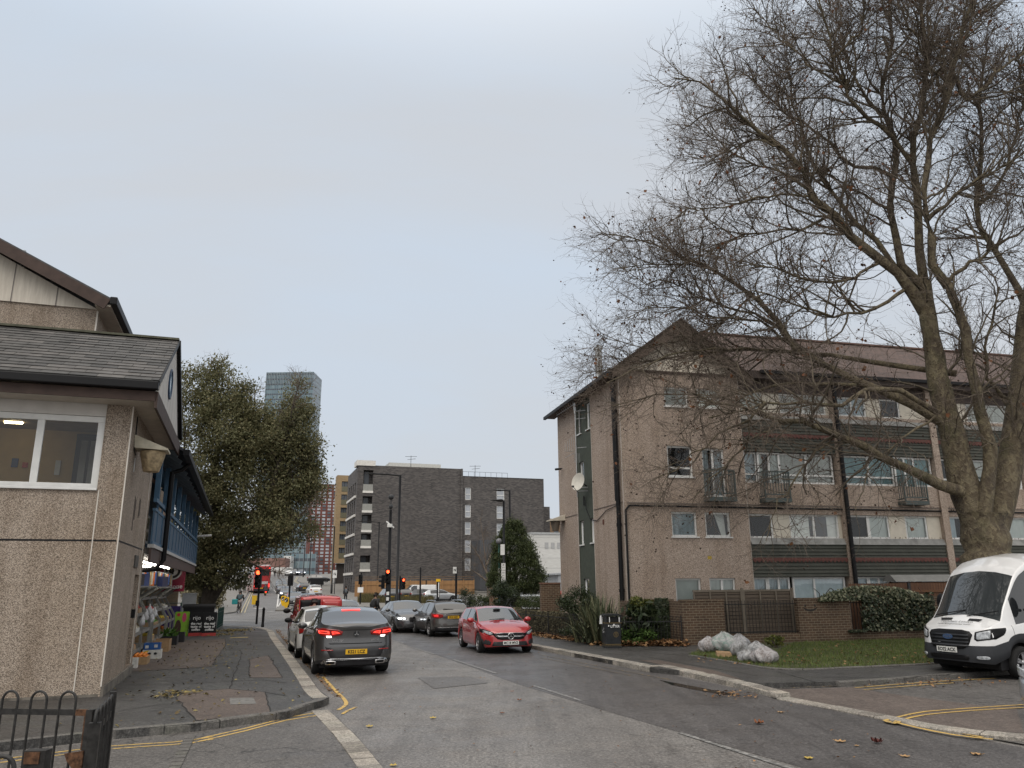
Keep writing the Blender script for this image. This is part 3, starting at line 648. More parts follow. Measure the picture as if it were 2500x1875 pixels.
mb=MB();mb.box(TX0,16.76,5.79,RX-0.06,TY0,5.83);mb.box(TX1,TY0,5.79,RX-0.06,23.0,5.83);mb.build('soffit',M_soffit,lb)
gx=RX-0.05
mb=MB();mb.prism([(gx,16.9,5.84),(gx,22.9,5.84),(gx,19.9,7.9)],(-0.06,0,0));gp=mb.build('gable_panel',timber('white gable boards',(0.60,0.58,0.54),(0.52,0.50,0.47),0.62,'y',0.6,(0.16,0.15,0.14),0.02),lb)
mb=MB();mb.lathe([(0.36,0),(0.36,0.03),(0.30,0.035),(0.30,0.0)],28,(gx+0.002,19.3,6.75),axis='x',cap=False);rw=mb.build('round_window',M_blued,lb)
MB().lathe([(0.001,0.015),(0.30,0.015)],28,(gx,19.3,6.75),axis='x',cap=False).build('pane',plain('sky pane',(0.30,0.40,0.48),0.05),rw)
mb=MB();mb.bar((gx+0.03,16.72,5.80),(gx+0.03,23.0,5.80),0.05,0.34);mb.build('barge_board',M_brownwood,lb)
mb=MB();mb.bar((RX,23.1,6.14),(RX,19.9,7.97),0.07,0.14);mb.bar((RX,16.72,6.14),(RX,19.9,7.97),0.03,0.10);mb.build('verge_trim',M_gut,lb)
UY=22.5;UX=-4.22
mb=MB();mb.box(-16,UY,2.9,UX,46,9.46);mb.build('upper_wall',M_peb,lb)
mb=MB();mb.box(UX-0.02,UY-0.016,6.6,UX+0.016,UY+0.02,9.44);mb.build('corner_bead',M_bead,lb)
rdx,rdz=-10.4,9.62+0.485*(-3.92+10.4)
mb=MB()
for xe in(-3.86,-16.9):
 mb.add([(xe,UY-0.55,9.66),(rdx,UY-0.55,rdz+0.1),(rdx,46,rdz+0.1),(xe,46,9.66),(xe,UY-0.55,9.58),(rdx,UY-0.55,rdz+0.02),(rdx,46,rdz+0.02),(xe,46,9.58)],[(0,1,2,3),(7,6,5,4),(0,4,5,1),(2,6,7,3),(0,3,7,4)])
mb.build('upper_roof',plain('old slates',(0.06,0.06,0.062),0.6,var=0.4,scale=5),lb)
mb=MB();mb.prism([(-16.4,UY-0.05,9.46),(-4.22,UY-0.05,9.46),(rdx,UY-0.05,rdz-0.1)],(0,0.05,0));mb.build('gable_panel',timber('cream gable boards',(0.62,0.57,0.49),(0.60,0.55,0.47),1.05,'x',0.6,(0.12,0.10,0.09),0.015),lb)
mb=MB();mb.bar((-3.92,UY-0.53,9.47),(rdx,UY-0.53,rdz-0.09),0.05,0.30,up=(0.485,0,1));mb.build('barge_board',M_brownwood,lb)
mb=MB();mb.box(-4.22,UY-0.5,9.42,-3.84,46,9.47);mb.build('soffit',M_soffit,lb)
mb=MB();mb.box(-3.86,UY-0.6,9.47,-3.68,46,9.68);mb.build('gutter',M_gut,lb,bevel=0.02)
MB().tube([(-6.4,UY+0.8,10.7),(-6.4,UY+0.8,11.25)],0.06,8).build('vent_pipe',M_steel,lb)
BX,BY0,BY1=-2.2,21.98,43.0
mb=MB();mb.box(UX,BY0+0.12,2.95,BX-0.05,BY1,3.10);mb.build('balcony_slab',plain('deck underside',(0.16,0.15,0.14),0.7),lb)
mb=MB();mb.box(BX-0.06,BY0,2.74,BX,BY1,3.09);mb.box(UX,BY1-0.05,2.74,BX-0.06,BY1,3.09);mb.build('tile_fascia',M_browntile,lb)
mb=MB();mb.box(BX-0.10,BY0,3.10,BX+0.05,BY1,3.19);mb.build('balcony_sill',plain('pale sill',(0.42,0.42,0.41),0.6),lb)
mb=MB();mb.box(BX-0.05,BY0,3.19,BX-0.01,BY1,4.02);mb.box(UX,BY1-0.05,3.19,BX-0.05,BY1-0.01,4.02);mb.build('balustrade',M_blue,lb)
mb=MB();mb.box(BX-0.07,BY0,4.03,BX+0.01,BY1,4.10);mb.box(BX-0.07,BY0,4.26,BX+0.01,BY1,4.36);mb.box(BX-0.015,BY0,3.20,BX+0.012,BY1,3.27)
for k in range(16):y=BY0+0.7+k*1.36;mb.box(BX-0.012,y,3.27,BX+0.012,y+0.06,4.03);mb.box(BX-0.05,y,4.10,BX-0.01,y+0.05,4.26)
mb.build('handrail',M_bluep,lb)
for k in range(9):
 y=BY0+0.55+k*2.45;mb=MB();mb.box(BX-0.13,y,4.36,BX+0.0,y+0.14,5.55);mb.bar((BX-0.065,y+0.07,5.3),(UX+0.9,y+0.07,6.05),0.08,0.16);mb.build('balcony_post',M_bluep,lb)
mb=MB();mb.box(UX+0.002,BY0+0.1,3.10,UX+0.06,BY1,6.8);mb.build('deck_wall',timber('blue weatherboard',(0.03,0.07,0.13),(0.04,0.085,0.15),0.14,'z',0.5,(0.01,0.02,0.03),0.1),lb)
for k in range(7):
 y=BY0+1.2+k*2.9;mb=MB();mb.box(UX+0.06,y,4.0,UX+0.13,y+1.3,5.2);w_=mb.build('window',M_white,lb);MB().box(UX+0.125,y+0.1,4.1,UX+0.135,y+1.2,5.1).build('pane',plain('dim pane',(0.10,0.10,0.09),0.08),w_)
mb=MB()
mb.add([(-1.72,BY0+0.9,5.80),(UX,BY0+0.9,7.35),(UX,BY1+0.5,7.35),(-1.72,BY1+0.5,5.80),(-1.72,BY0+0.9,5.72),(UX,BY0+0.9,7.27),(UX,BY1+0.5,7.27),(-1.72,BY1+0.5,5.72)],[(0,1,2,3),(7,6,5,4),(0,4,5,1),(1,5,6,2),(2,6,7,3),(3,7,4,0)])
mb.build('balcony_roof',plain('dark balcony roof',(0.035,0.036,0.04),0.6,var=0.3,scale=6),lb)
mb=MB()
for k in range(16):y=BY0+1.3+k*1.3;mb.bar((-1.9,y,5.66),(UX+0.1,y,7.06),0.06,0.12)
mb.build('rafters',plain('pale blue rafters',(0.22,0.27,0.32),0.6),lb)
mb=MB();mb.box(-1.74,BY0+0.8,5.62,-1.58,BY1+0.5,5.78);mb.tube([(-1.66,24.5,5.64),(-1.85,24.5,5.45),(-2.1,24.5,5.35)],0.06,8)
mb.build('gutter',M_gut,lb)
mb=MB();mb.tube([(-2.11,24.5,5.38),(-2.11,24.5,2.86),(-2.3,24.5,2.62),(-2.9,24.5,2.55)],0.07,10);mb.box(-2.14,24.42,3.3,-2.08,24.58,3.36);mb.build('downpipe',M_gut,lb)
MB().tube([(-2.6,BY1-0.2,4.55),(-1.55,BY1-0.2,4.62)],0.055,8).build('waste_pipe',plain('white pipe',(0.6,0.6,0.58),0.5),lb)
mb=MB();mb.box(UX-0.3,22.1,0,UX-0.2,36.5,2.95);mb.build('shop_wall',plain('dark shop interior',(0.10,0.09,0.075),0.8,var=0.4),lb)
mb=MB();mb.box(-9.0,43.0,0.0,UX+1.35,43.3,2.95);mb.build('end_wall',bricks('yellow stock brick',(0.36,0.27,0.17),(0.30,0.22,0.14),(0.30,0.27,0.22)),lb)
mb=MB();mb.box(UX-0.2,22.3,2.30,UX-0.12,36.4,2.72);mb.build('shop_fascia',plain('yellow fascia',(0.42,0.31,0.06),0.6,var=0.4,scale=3),lb)
for x in(-3.3,-2.75):
 for k in range(7):MB().tube([(x,22.6+k*1.75,2.84),(x,24.1+k*1.75,2.84)],0.035,8).build('strip_light',emis('strip light',(1,0.95,0.84),16)if 'strip light' not in MATS else MATS['strip light'],lb)
# ---- goods, racks and boards outside the shop
M_rack=plain('grey rack paint',(0.20,0.20,0.185),0.5,0.2,0.2)
def rack(y0,y1,lab,x0=-3.55,x1=-2.55):
 t_=thing('shelf_rack',lab,'rack',W(x0,y0,T(W(x0,y0)[1])+0.12),RZ1,'grey shop racks on the pavement');Lr=y1-y0;Dr=x1-x0
 for yy in(0,Lr/2,Lr):
  mb=MB();mb.bar((Dr,yy,0),(Dr,yy,0.9),0.07);mb.bar((Dr,yy,0.9),(Dr*0.55,yy,1.65),0.07);mb.bar((Dr*0.55,yy,1.65),(Dr+0.05,yy,2.0),0.06);mb.bar((0.05,yy,0),(0.05,yy,2.1),0.07);mb.build('upright',M_rack,t_)
 for z,d in((0.28,1.0),(0.72,1.0),(1.18,0.82),(1.62,0.6)):
  mb=MB();mb.box(0.05,0.02,z,Dr*d,Lr-0.02,z+0.035);mb.box(Dr*d-0.02,0.02,z,Dr*d+0.012,Lr-0.02,z+0.09);mb.build('shelf',M_rack,t_)
 mb=MB();mb.box(0.05,0,2.0,Dr+0.1,Lr,2.04);mb.build('top_shelf',M_rack,t_)
 return t_
rack(22.9,27.3,'grey shelf rack nearest the stair tower, white carrier bags hanging from it')
rack(28.1,33.0,'middle grey shelf rack of fruit, a plain cabinet door beside it')
rack(33.6,37.2,'far grey shelf rack beside the maroon pay sign')
def crate(name,lab,loc,size,mat,fill=None,fillmat=None,rz=RZ1,r=0.045,group=None,wall=0.02):
 sx,sy,sz=size;t_=thing(name,lab,'crate' if name!='cardboard_box' else 'box',loc,rz,group);mb=MB()
 mb.box(-sx/2,-sy/2,0,sx/2,sy/2,wall)
 for a in((-sx/2,-sy/2,-sx/2+wall,sy/2),(sx/2-wall,-sy/2,sx/2,sy/2),(-sx/2+wall,-sy/2,sx/2-wall,-sy/2+wall),(-sx/2+wall,sy/2-wall,sx/2-wall,sy/2)):mb.box(a[0],a[1],wall,a[2],a[3],sz)
 mb.build('tray',mat,t_)
 if fill:
  mb=MB();rr=random.Random(hash(lab)%9999)
  nx,ny=max(2,int(sx/(2*r))),max(2,int(sy/(2*r)))
  for lay in range(2):
   for i in range(nx-lay):
    for j in range(ny-lay):
     c=(-sx/2+r+0.01+(i+lay*0.5)*(sx-2*r-0.02)/max(1,nx-1),-sy/2+r+0.01+(j+lay*0.5)*(sy-2*r-0.02)/max(1,ny-1),sz-r*0.6+lay*r*1.2+rr.uniform(-r,r)*0.3)
     if fill=='leaf':
      for _ in range(4):
       a=rr.uniform(0,6.28);b=(c[0]+math.cos(a)*r*2,c[1]+math.sin(a)*r*2,c[2]+rr.uniform(0.05,0.25));mb.add([c,(c[0]+math.sin(a)*r,c[1]-math.cos(a)*r,c[2]+0.05),b,(c[0]-math.sin(a)*r,c[1]+math.cos(a)*r,c[2]+0.05)],[(0,1,2,3)])
     else:mb.ball(c,r*rr.uniform(0.85,1.05),7,5)
  mb.build({'leaf':'leaves'}.get(fill,'fruit'),fillmat,t_)
 return t_
C_=lambda n,c:plain(n,c,0.5,var=0.25,scale=12)
green,orange,yel,redf=C_('green produce',(0.10,0.22,0.04)),C_('orange produce',(0.62,0.20,0.03)),C_('yellow produce',(0.62,0.46,0.05)),C_('red produce',(0.45,0.04,0.025))
woodc,bluec,blackc,whitec=C_('wooden crate',(0.36,0.24,0.13)),C_('blue plastic',(0.02,0.07,0.26)),C_('black plastic',(0.02,0.02,0.022)),C_('white card',(0.62,0.61,0.57))
def at_(x,y,z=0.0):w_=W(x,y);return(w_[0],w_[1],T(w_[1])+0.12+z)
GC='produce crates on the shop racks'
crate('produce_crate','wooden crate of carrots on the bottom shelf nearest the stair tower',at_(-2.88,23.9,0.32),(0.6,1.3,0.16),woodc,'fruit',orange,group=GC)
crate('produce_crate','crate of yellow fruit at eye level on the rack nearest the stair tower',at_(-2.98,24.0,1.22),(0.5,1.2,0.14),woodc,'fruit',yel,group=GC)
crate('produce_crate','white crate of pale bulbs on the second shelf of the near rack',at_(-2.9,24.6,0.76),(0.6,1.4,0.15),whitec,'fruit',C_('pale produce',(0.55,0.5,0.4)),group=GC)
crate('produce_crate','crate of red tomatoes on the second shelf of the middle rack',at_(-2.95,29.4,1.21),(0.5,1.3,0.13),whitec,'fruit',redf,group=GC)
crate('produce_crate','wooden crate of green vegetables low on the middle rack',at_(-2.9,30.0,0.76),(0.6,1.4,0.15),woodc,'fruit',green,group=GC)
crate('produce_crate','crate of yellow lemons on the middle shelf of the far rack',at_(-2.95,35.0,0.76),(0.6,1.4,0.15),woodc,'fruit',yel,group=GC)
crate('produce_crate','white crate of pale produce on the upper shelf of the far rack',at_(-3.0,35.2,1.22),(0.5,1.2,0.14),whitec,'fruit',C_('pale produce',(0.55,0.5,0.4)),group=GC)
crate('plastic_crate','blue plastic crate on top of the rack nearest the stair tower',at_(-3.0,25.6,2.05),(0.8,1.6,0.34),bluec)
crate('plastic_crate','black box with red writing on top of the near rack',at_(-2.9,23.6,2.05),(0.75,1.4,0.30),blackc)
text('plantano',0.26,at_(-2.9,22.86,2.2),FV,(0,0,1),plain('red print',(0.5,0.04,0.03),0.5),None,0.004).name='sign_lettering'
_o=bpy.data.objects['sign_lettering'];_o.parent=[o for o in bpy.data.objects if o.get('label','').startswith('black box with red')][0];_o.matrix_parent_inverse=Matrix.Identity(4)
_o.matrix_local=Matrix(((1,0,0,0),(0,0,-1,-0.705),(0,1,0,0.15),(0,0,0,1)))
crate('plastic_crate','dark blue plastic crate on top of the middle rack',at_(-2.95,31.0,2.05),(0.85,2.2,0.36),C_('navy plastic',(0.02,0.03,0.10)))
b1=crate('cardboard_box','white and yellow banana box on the pavement before the racks',at_(-2.28,26.0),(0.50,0.42,0.25),whitec)
mb=MB();mb.prism([(-0.252,-0.214,0.0),(-0.252,-0.214,0.2),(-0.08,-0.214,0.25),(-0.18,-0.214,0.0)],(0,-0.003,0));mb.build('print',yel,b1)
mb=MB()
for x in(-0.06,0.10):mb.prism([(x+0.045*math.cos(a),-0.214,0.15+0.035*math.sin(a))for a in np.linspace(0,6.28,13)[:-1]],(0,-0.004,0))
mb.build('hand_hole',blackc,b1)
b2=crate('cardboard_box','blue cardboard box on top of the white banana box',at_(-2.30,26.1,0.25),(0.44,0.36,0.18),C_('blue card',(0.03,0.10,0.30)))
mb=MB();mb.box(-0.18,-0.186,0.04,-0.09,-0.182,0.12);mb.box(0.06,-0.186,0.06,0.15,-0.182,0.14);mb.build('print',whitec,b2)
crate('cardboard_box','brown open cardboard box behind the blue and white boxes',at_(-2.42,29.2),(0.75,1.0,0.36),C_('brown card',(0.34,0.22,0.12)))
crate('cardboard_box','small white box at the foot of the racks by the stair tower',at_(-2.46,23.1),(0.22,0.3,0.24),whitec)
crate('plastic_crate','black crate of green leafy plants on the pavement',at_(-2.35,32.6),(0.62,0.9,0.32),blackc,'leaf',leafy('crate greens',[(0.06,0.14,0.02),(0.12,0.22,0.05)],scale=4),r=0.09)
crate('plastic_crate','black plastic crate between the plant crate and the display boards',at_(-2.15,34.2),(0.5,0.7,0.36),blackc)
for k,(lb_)in enumerate(('purple plastic crate, bottom of the stack behind the green board','purple plastic crate, second in the stack behind the green board','purple plastic crate, third in the stack behind the green board','purple plastic crate, top of the stack behind the green board')):
 crate('plastic_crate',lb_,at_(-2.95,41.2,0.305*k),(0.75,0.6,0.30),C_('purple plastic',(0.055,0.035,0.16)),group='stack of purple crates')
for k in range(5):
 mb=MB();yb=24.2+k*0.8;zb=1.0+0.12*(k%3)
 rows=[]
 for i in range(6):
  z=0.42-i*0.06;rad=(0.012,0.03,0.06,0.07,0.085,0.05)[i]
  rows.append([(rad*(1+0.35*math.sin(3*a+k+i))*math.cos(a),rad*(1+0.35*math.cos(2*a+i+k))*math.sin(a),z-0.42)for a in np.linspace(0,2*math.pi,10,endpoint=False)])
 mb.grid(rows,closed=True)
 lab=['white carrier bag hanging at the near end of the first rack','white carrier bag, second from the near end of the first rack','white carrier bag in the middle of the first rack','white carrier bag, second from the far end of the first rack','white carrier bag hanging at the far end of the first rack'][k]
 o=mb.build('carrier_bag',plain('white polythene',(0.46,0.46,0.47),0.4,var=0.35,scale=14),None,at_(-2.46,yb,zb+0.3));tag(o,lab,'bag','carrier bags on the rack')
def aboard(lab,cx,y,w,h,mat,lean=0.14):
 t_=thing('display_board',lab,'sign board',at_(cx,y),RZ1,'boards standing outside the shop');mb=MB();n=6
 prof=[]
 for cxx,czz,a0 in((w/2-0.06,h-0.06,0),(-w/2+0.06,h-0.06,math.pi/2)):
  for q in range(n+1):a=a0+q*math.pi/2/n;prof.append((cxx+0.06*math.cos(a),czz+0.06*math.sin(a)))
 prof=[(-w/2,0.0),(w/2,0.0)]+prof
 mb.prism([(x,z*lean,z)for x,z in prof],(0,0.03,0));mb.build('panel',mat,t_)
 for sx in(-1,1):MB().bar((sx*w*0.4,h*lean+0.02,h*0.9),(sx*w*0.4,0.42,0.0),0.03).build('leg',blackc,t_)
 return t_,lean
def btext(s_,sz,t_,x,z,lean,mat,**k):return text(s_,sz,(x,z*lean-0.004,z),(1,0,0),(0,lean,1),mat,t_,0.003,**k)
M_bboard=plain('black display board',(0.010,0.010,0.011),0.4,spec=0.15);M_redband=plain('red band',(0.42,0.045,0.04),0.5)
for lab,cx,y in(('black coffee display board, the left one of the two',-1.70,38.3),('black coffee display board, the right one nearest the road',-1.14,38.0)):
 t_,ln=aboard(lab,cx,y,0.58,1.0,M_bboard)
 btext('rijo',0.24,t_,0,0.76,ln,M_wtext);
 for q,s_ in enumerate(('the real','taste of','coffee')):btext(s_,0.145,t_,0.0,0.52-0.125*q,ln,M_wtext,bold=0.004)
 mb=MB();mb.prism([(-0.29,-0.006,0.0),(0.29,-0.006,0.0),(0.29,0.13*ln-0.006,0.13),(-0.29,0.13*ln-0.006,0.13)],(0,0.004,0));mb.build('band',M_redband,t_)
 btext('SERVED HERE',0.06,t_,0,0.065,ln*1.0,M_wtext)
t_,ln=aboard('lime green ice lolly display board left of the black boards',-2.32,38.5,0.60,1.03,plain('lime board',(0.22,0.42,0.03),0.45))
mb=MB();mb.prism([(0.09+0.09*math.cos(a),(0.78+0.2*math.sin(a))*ln-0.006,0.78+0.20*math.sin(a))for a in np.linspace(0,6.28,15)[:-1]],(0,0.004,0));mb.build('print',plain('pink print',(0.55,0.07,0.16),0.5),t_)
mb=MB();mb.prism([(-0.14+0.13*math.cos(a),(0.36+0.33*math.sin(a))*ln-0.006,0.36+0.33*math.sin(a))for a in np.linspace(0,6.28,15)[:-1]],(0,0.004,0));mb.build('print',plain('chocolate print',(0.06,0.03,0.02),0.5,var=0.6,scale=30),t_)
mb=MB();mb.prism([(-0.15+0.075*math.cos(a),(0.90+0.075*math.sin(a))*ln-0.009,0.90+0.075*math.sin(a))for a in np.linspace(0,6.28,15)[:-1]],(0,0.004,0));mb.build('print',M_redband,t_)
t_=thing('projecting_sign','maroon pay point sign with round black and white emblem above the racks','sign',at_(-2.75,36.9,1.95),RZ1)
M_maroon=plain('maroon sign',(0.24,0.012,0.04),0.4)
MB().box(-0.5,0,-0.05,0.5,0.06,0.85).build('panel',M_maroon,t_,bevel=0.01)
mb=MB();mb.lathe([(0.001,-0.03),(0.36,-0.03),(0.36,0.02)],28,(0,-0.005,0.80),axis='y',cap=False);mb.build('emblem',M_wtext,t_)
mb=MB();mb.lathe([(0.20,-0.04),(0.30,-0.04)],28,(0,-0.005,0.80),axis='y',cap=False,m=0);mb.box(-0.03,-0.048,0.66,0.03,-0.044,0.94);mb.lathe([(0.001,-0.042),(0.11,-0.042)],18,(-0.06,-0.005,0.80),axis='y',cap=False);mb.build('emblem_ring',M_btext,t_)
text('payzone',0.26,(0,-0.006,0.16),(1,0,0),(0,0,1),M_wtext,t_)
mb=MB();mb.box(-0.03,0,0.8,0.03,0.05,1.0);mb.build('bracket',M_dark,t_)
pk_=[C_('packet '+n,c)for n,c in(('white',(0.5,0.5,0.47)),('dark',(0.04,0.04,0.045)),('orange',(0.5,0.14,0.03)),('tan',(0.36,0.27,0.14)),('blue',(0.03,0.08,0.26)))]
MB().tube([(-2.78,22.4,2.62),(-2.78,36.2,2.62)],0.015,6).build('hanging_rail',M_steel,lb)
for k in range(26):
 y=22.9+k*0.52;o=MB().box(-0.11-0.03*(k%3),-0.012,0,0.11,0.012,0.40+0.05*(k%2)).build('hanging_packet',pk_[(k*7)%5],None,at_(-2.78,y,0.0)[:2]+(W(-2.78,y)[2]+2.62-0.42-0.05*(k%2),),RZ1+0.15*((k*5)%3-1));tag(o,'packet hanging from the rail under the shop canopy, one of a long row','packet','packets hanging under the shop canopy')
for lab,x,y,z,m_,w in(('boxes of orange fruit stacked on the pavement before the near rack',-2.42,24.3,0,orange,0.42),('low crate of red fruit at the foot of the middle rack',-2.42,30.6,0,redf,0.5),('tilted crate of green vegetables before the far rack',-2.4,35.6,0,green,0.5),('crate of lemons on the bottom shelf of the middle rack',-2.8,28.8,0.32,yel,0.5),('crate of orange carrots on the bottom shelf of the far rack',-2.8,34.4,0.32,orange,0.5),('crate of red peppers on the upper shelf of the near rack',-2.98,26.3,1.22,redf,0.45)):
 crate('produce_crate',lab,at_(x,y,z),(w,0.8,0.2),woodc,'fruit',m_,r=0.05)
def container(lab,cx,y,rz):
 t_=thing('waste_container',lab,'bin',at_(cx,y),rz);mb=MB()
 mb.add([(-0.60,-0.42,0.2),(0.60,-0.42,0.2),(0.60,0.42,0.2),(-0.60,0.42,0.2),(-0.68,-0.52,1.18),(0.68,-0.52,1.18),(0.68,0.52,1.18),(-0.68,0.52,1.18)],[(0,3,2,1),(4,5,6,7),(0,1,5,4),(1,2,6,5),(2,3,7,6),(3,0,4,7)])
 for x in(-0.4,0,0.4):mb.box(x-0.03,-0.50,0.25,x+0.03,-0.46,1.1)
 mb.build('body',blackc,t_,bevel=0.03)
 g=[[(x,yy,1.2+0.14*math.cos(yy/0.54*1.4)-0.024+(0.03 if abs(x)<0.66 else 0))for yy in np.linspace(-0.55,0.55,9)]for x in(-0.71,-0.69,0.69,0.71)]
 mb=MB();mb.grid(g);mb.box(-0.72,-0.57,1.16,0.72,-0.53,1.24);mb.build('lid',blackc,t_)
 for sx in(-1,1):
  MB().tube([(sx*0.70,-0.3,0.95),(sx*0.78,-0.3,0.95),(sx*0.78,0.3,0.95),(sx*0.70,0.3,0.95)],0.02,6).build('handle',M_steel,t_)
  for sy in(-1,1):MB().lathe([(0.10,-0.025),(0.10,0.025)],14,(sx*0.5,sy*0.33,0.10),axis='x').build('castor',M_black,t_)
 text('London',0.15,(0.25,-0.515,0.82),(1,0,0),(0,-0.1,1),M_wtext,t_)
 mb=MB();mb.lathe([(0.19,-0.53),(0.27,-0.53)],24,(-0.1,0.0,0.66),axis='y',cap=False);mb.build('emblem',plain('pale emblem',(0.45,0.5,0.55),0.5),t_)
 return t_
container('large black wheeled waste container behind the coffee boards',-1.72,40.6,RZ1)
t_=thing('cage_trolley','green metal cage trolley beside the brick end wall','trolley',at_(-3.0,42.4),RZ1)
for x in(-0.35,0.35):MB().tube([(x,-0.25,0.05),(x,-0.25,1.35),(x,0.25,1.35),(x,0.25,0.05)],0.022,6).build('hoop',plain('dark green metal',(0.03,0.07,0.05),0.5),t_)
for z in(0.2,0.6,1.0,1.33):MB().box(-0.35,-0.25,z-0.012,0.35,0.25,z+0.012).build('shelf',MATS['dark green metal'],t_)
t_=tag(MB().box(-0.35,-0.22,0,0.35,0.22,1.7).box(-0.37,-0.24,1.7,0.37,0.24,1.76).box(-0.005,-0.225,0.1,0.005,-0.22,1.6).build('utility_cabinet',plain('grey cabinet',(0.30,0.31,0.32),0.5),None,at_(-2.55,47.0,0),RZ1),'pale grey utility cabinet in front of the leafy tree trunk','cabinet')
def railing(name,lab,p,q,h,mat,step=0.11,bow=True,group=None,rail=0.82,r=0.009,low=0.12,z0=None):
 """iron railing from p to q (world xy): verticals, two rails, posts; bow tops optional"""
 p,q=np.array(p[:2],float),np.array(q[:2],float);Lr=float(np.linalg.norm(q-p));ang=math.atan2(q[1]-p[1],q[0]-p[0])
 zp=T(p[1])+0.12 if z0 is None else z0;zq=T(q[1])+0.12 if z0 is None else z0
 t_=thing(name,lab,'railing',(p[0],p[1],zp),ang,group);sl=(zq-zp)/Lr
 mb=MB();n=int(Lr/step);xs=[step*(0.5+i)for i in range(n)]
 for i,x in enumerate(xs):
  z=sl*x
  if bow:
   if i%2==0 and i+1<n:
    pts=[(x,0,z+0.02),(x,0,z+h-step/2)]+[(x+step/2-step/2*math.cos(a),0,z+h-step/2+step/2*math.sin(a))for a in np.linspace(0,math.pi,7)[1:-1]]+[(x+step,0,z+h-step/2),(x+step,0,z+0.02)]
    mb.tube(pts,r,6)
  else:mb.tube([(x,0,z+0.02),(x,0,z+h)],[r,r*0.8],6)
 mb.build('bars',mat,t_)
 for hh in(h*rail,low):MB().bar((0,0,hh),(Lr,0,hh+sl*Lr),0.012,0.035).build('rail',mat,t_)
 k=max(1,int(Lr/2.4))
 for i in range(k+1):x=Lr*i/k;MB().box(x-0.02,-0.02,sl*x,x+0.02,0.02,sl*x+h*1.02).build('post',mat,t_)
 return t_
railing('hoop_railing','short dark green hoop-topped railing beside the waste container',Q_(-0.95,44.0),Q_(-0.75,47.3),1.0,plain('dark green paint',(0.012,0.04,0.032),0.5))
# ---------------------------------------------------------------- right: pebbledashed maisonette block
RB0=np.array([4.19,29.5,0.0])
def UV(u,v,z=0.0):return RB0+F2*u+S2*v+np.array([0,0,z])
M_peb2=pebble('pink brown pebbledash',[(0.165,0.128,0.103),(0.385,0.303,0.245),(0.54,0.435,0.358),(0.68,0.57,0.48)],(0.62,0.57,0.52),66,0.6)
M_rtile=bricks('red brown roof tiles',(0.118,0.073,0.058),(0.088,0.056,0.046),(0.022,0.013,0.012),0.30,0.20,0.012,'xy',0.75,0.5,0.6,0.5,0.8)
M_green=plain('dark green render',(0.062,0.072,0.056),0.75,var=0.15,scale=6,bump=0.3)
M_gclad=timber('green grey cladding',(0.070,0.074,0.060),(0.060,0.064,0.053),0.135,'z',0.6,(0.016,0.017,0.014),0.10)
M_gmetal=plain('grey green metal',(0.075,0.092,0.088),0.5,0.3)
M_redclad=plain('red tile band',(0.105,0.042,0.034),0.7,var=0.3,scale=10)
M_net=plain('net curtain',(0.72,0.72,0.68),0.9,var=0.06)
M_bluecurt=plain('blue grey curtain',(0.52,0.57,0.60),0.9,var=0.1)
M_grey=plain('grey curtain',(0.60,0.58,0.54),0.9,var=0.1)
M_teal=plain('teal curtain',(0.22,0.34,0.35),0.9,var=0.15)
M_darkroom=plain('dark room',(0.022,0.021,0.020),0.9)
rb=thing('maisonette_block','four storey pinkish pebbledash maisonette block with a tiled gable behind the bare plane tree','building',tuple(RB0),RZ2)
VD=8.2;UW=5.22;UEND=27.0
def win(u0,u1,z0,z1,cuts=(),trans=None,curt=None,y=0.0,sill=True,fw=0.07,tr_from=None,dark=True):
 """white casement: frame, panes, a curtain hung in folds, dark room behind"""
 f=MB();d0,d1=y+0.07,y+0.13
 f.box(u0,d0,z0,u0+fw,d1,z1);f.box(u1-fw,d0,z0,u1,d1,z1);f.box(u0+fw,d0,z0,u1-fw,d1,z0+fw);f.box(u0+fw,d0,z1-fw,u1-fw,d1,z1)
 for c in cuts:f.box(c-fw*0.6,d0-0.003,z0+fw,c+fw*0.6,d1-0.003,z1-fw)
 es=[u0+fw]+list(cuts)+[u1-fw]
 if trans:
  for a,b in zip(es[:-1],es[1:]):f.box(a+(fw*0.6 if a!=es[0]else 0),d0-0.006,trans-fw*0.5,b-(fw*0.6 if b!=es[-1]else 0),d1-0.006,trans+fw*0.5)
 o=f.build('window',M_white,rb)
 MB().quad((u0+fw,y+0.10,z0+fw),(u1-fw,y+0.10,z0+fw),(u1-fw,y+0.10,z1-fw),(u0+fw,y+0.10,z1-fw)).build('pane',M_glass,o)
 if curt:
  n=int((u1-u0)/0.03);mb=MB();ph=random.uniform(0,6);fq=random.uniform(0.45,1.1);am=random.uniform(0.006,0.02);cuts_=[(0,1)]if random.random()<0.75 else[(0,random.uniform(0.25,0.45)),(random.uniform(0.55,0.8),1)]
  [mb.grid([tp_,[(a,b+0.01,z0)for a,b,c in tp_]])for tp_ in[[(u0+(u1-u0)*i/n,y+0.165+am*math.sin(i*fq+ph+1.5*math.sin(i*0.13+ph))+0.01*math.sin(i*0.3+ph),z1)for i in range(int(n*ca),int(n*cb)+1)]for ca,cb in cuts_]if len(tp_)>1];mb.build('curtain',curt,o)
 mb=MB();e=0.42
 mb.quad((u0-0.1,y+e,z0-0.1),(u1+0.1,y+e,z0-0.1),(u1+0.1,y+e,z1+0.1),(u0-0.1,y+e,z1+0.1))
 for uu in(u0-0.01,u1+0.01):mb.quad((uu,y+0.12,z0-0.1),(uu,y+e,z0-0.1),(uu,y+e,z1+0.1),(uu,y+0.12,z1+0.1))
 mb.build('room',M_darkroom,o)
 if sill:MB().box(u0-0.05,y-0.05,z0-0.05,u1+0.05,y+0.07,z0).build('sill',M_white,o)
 return o
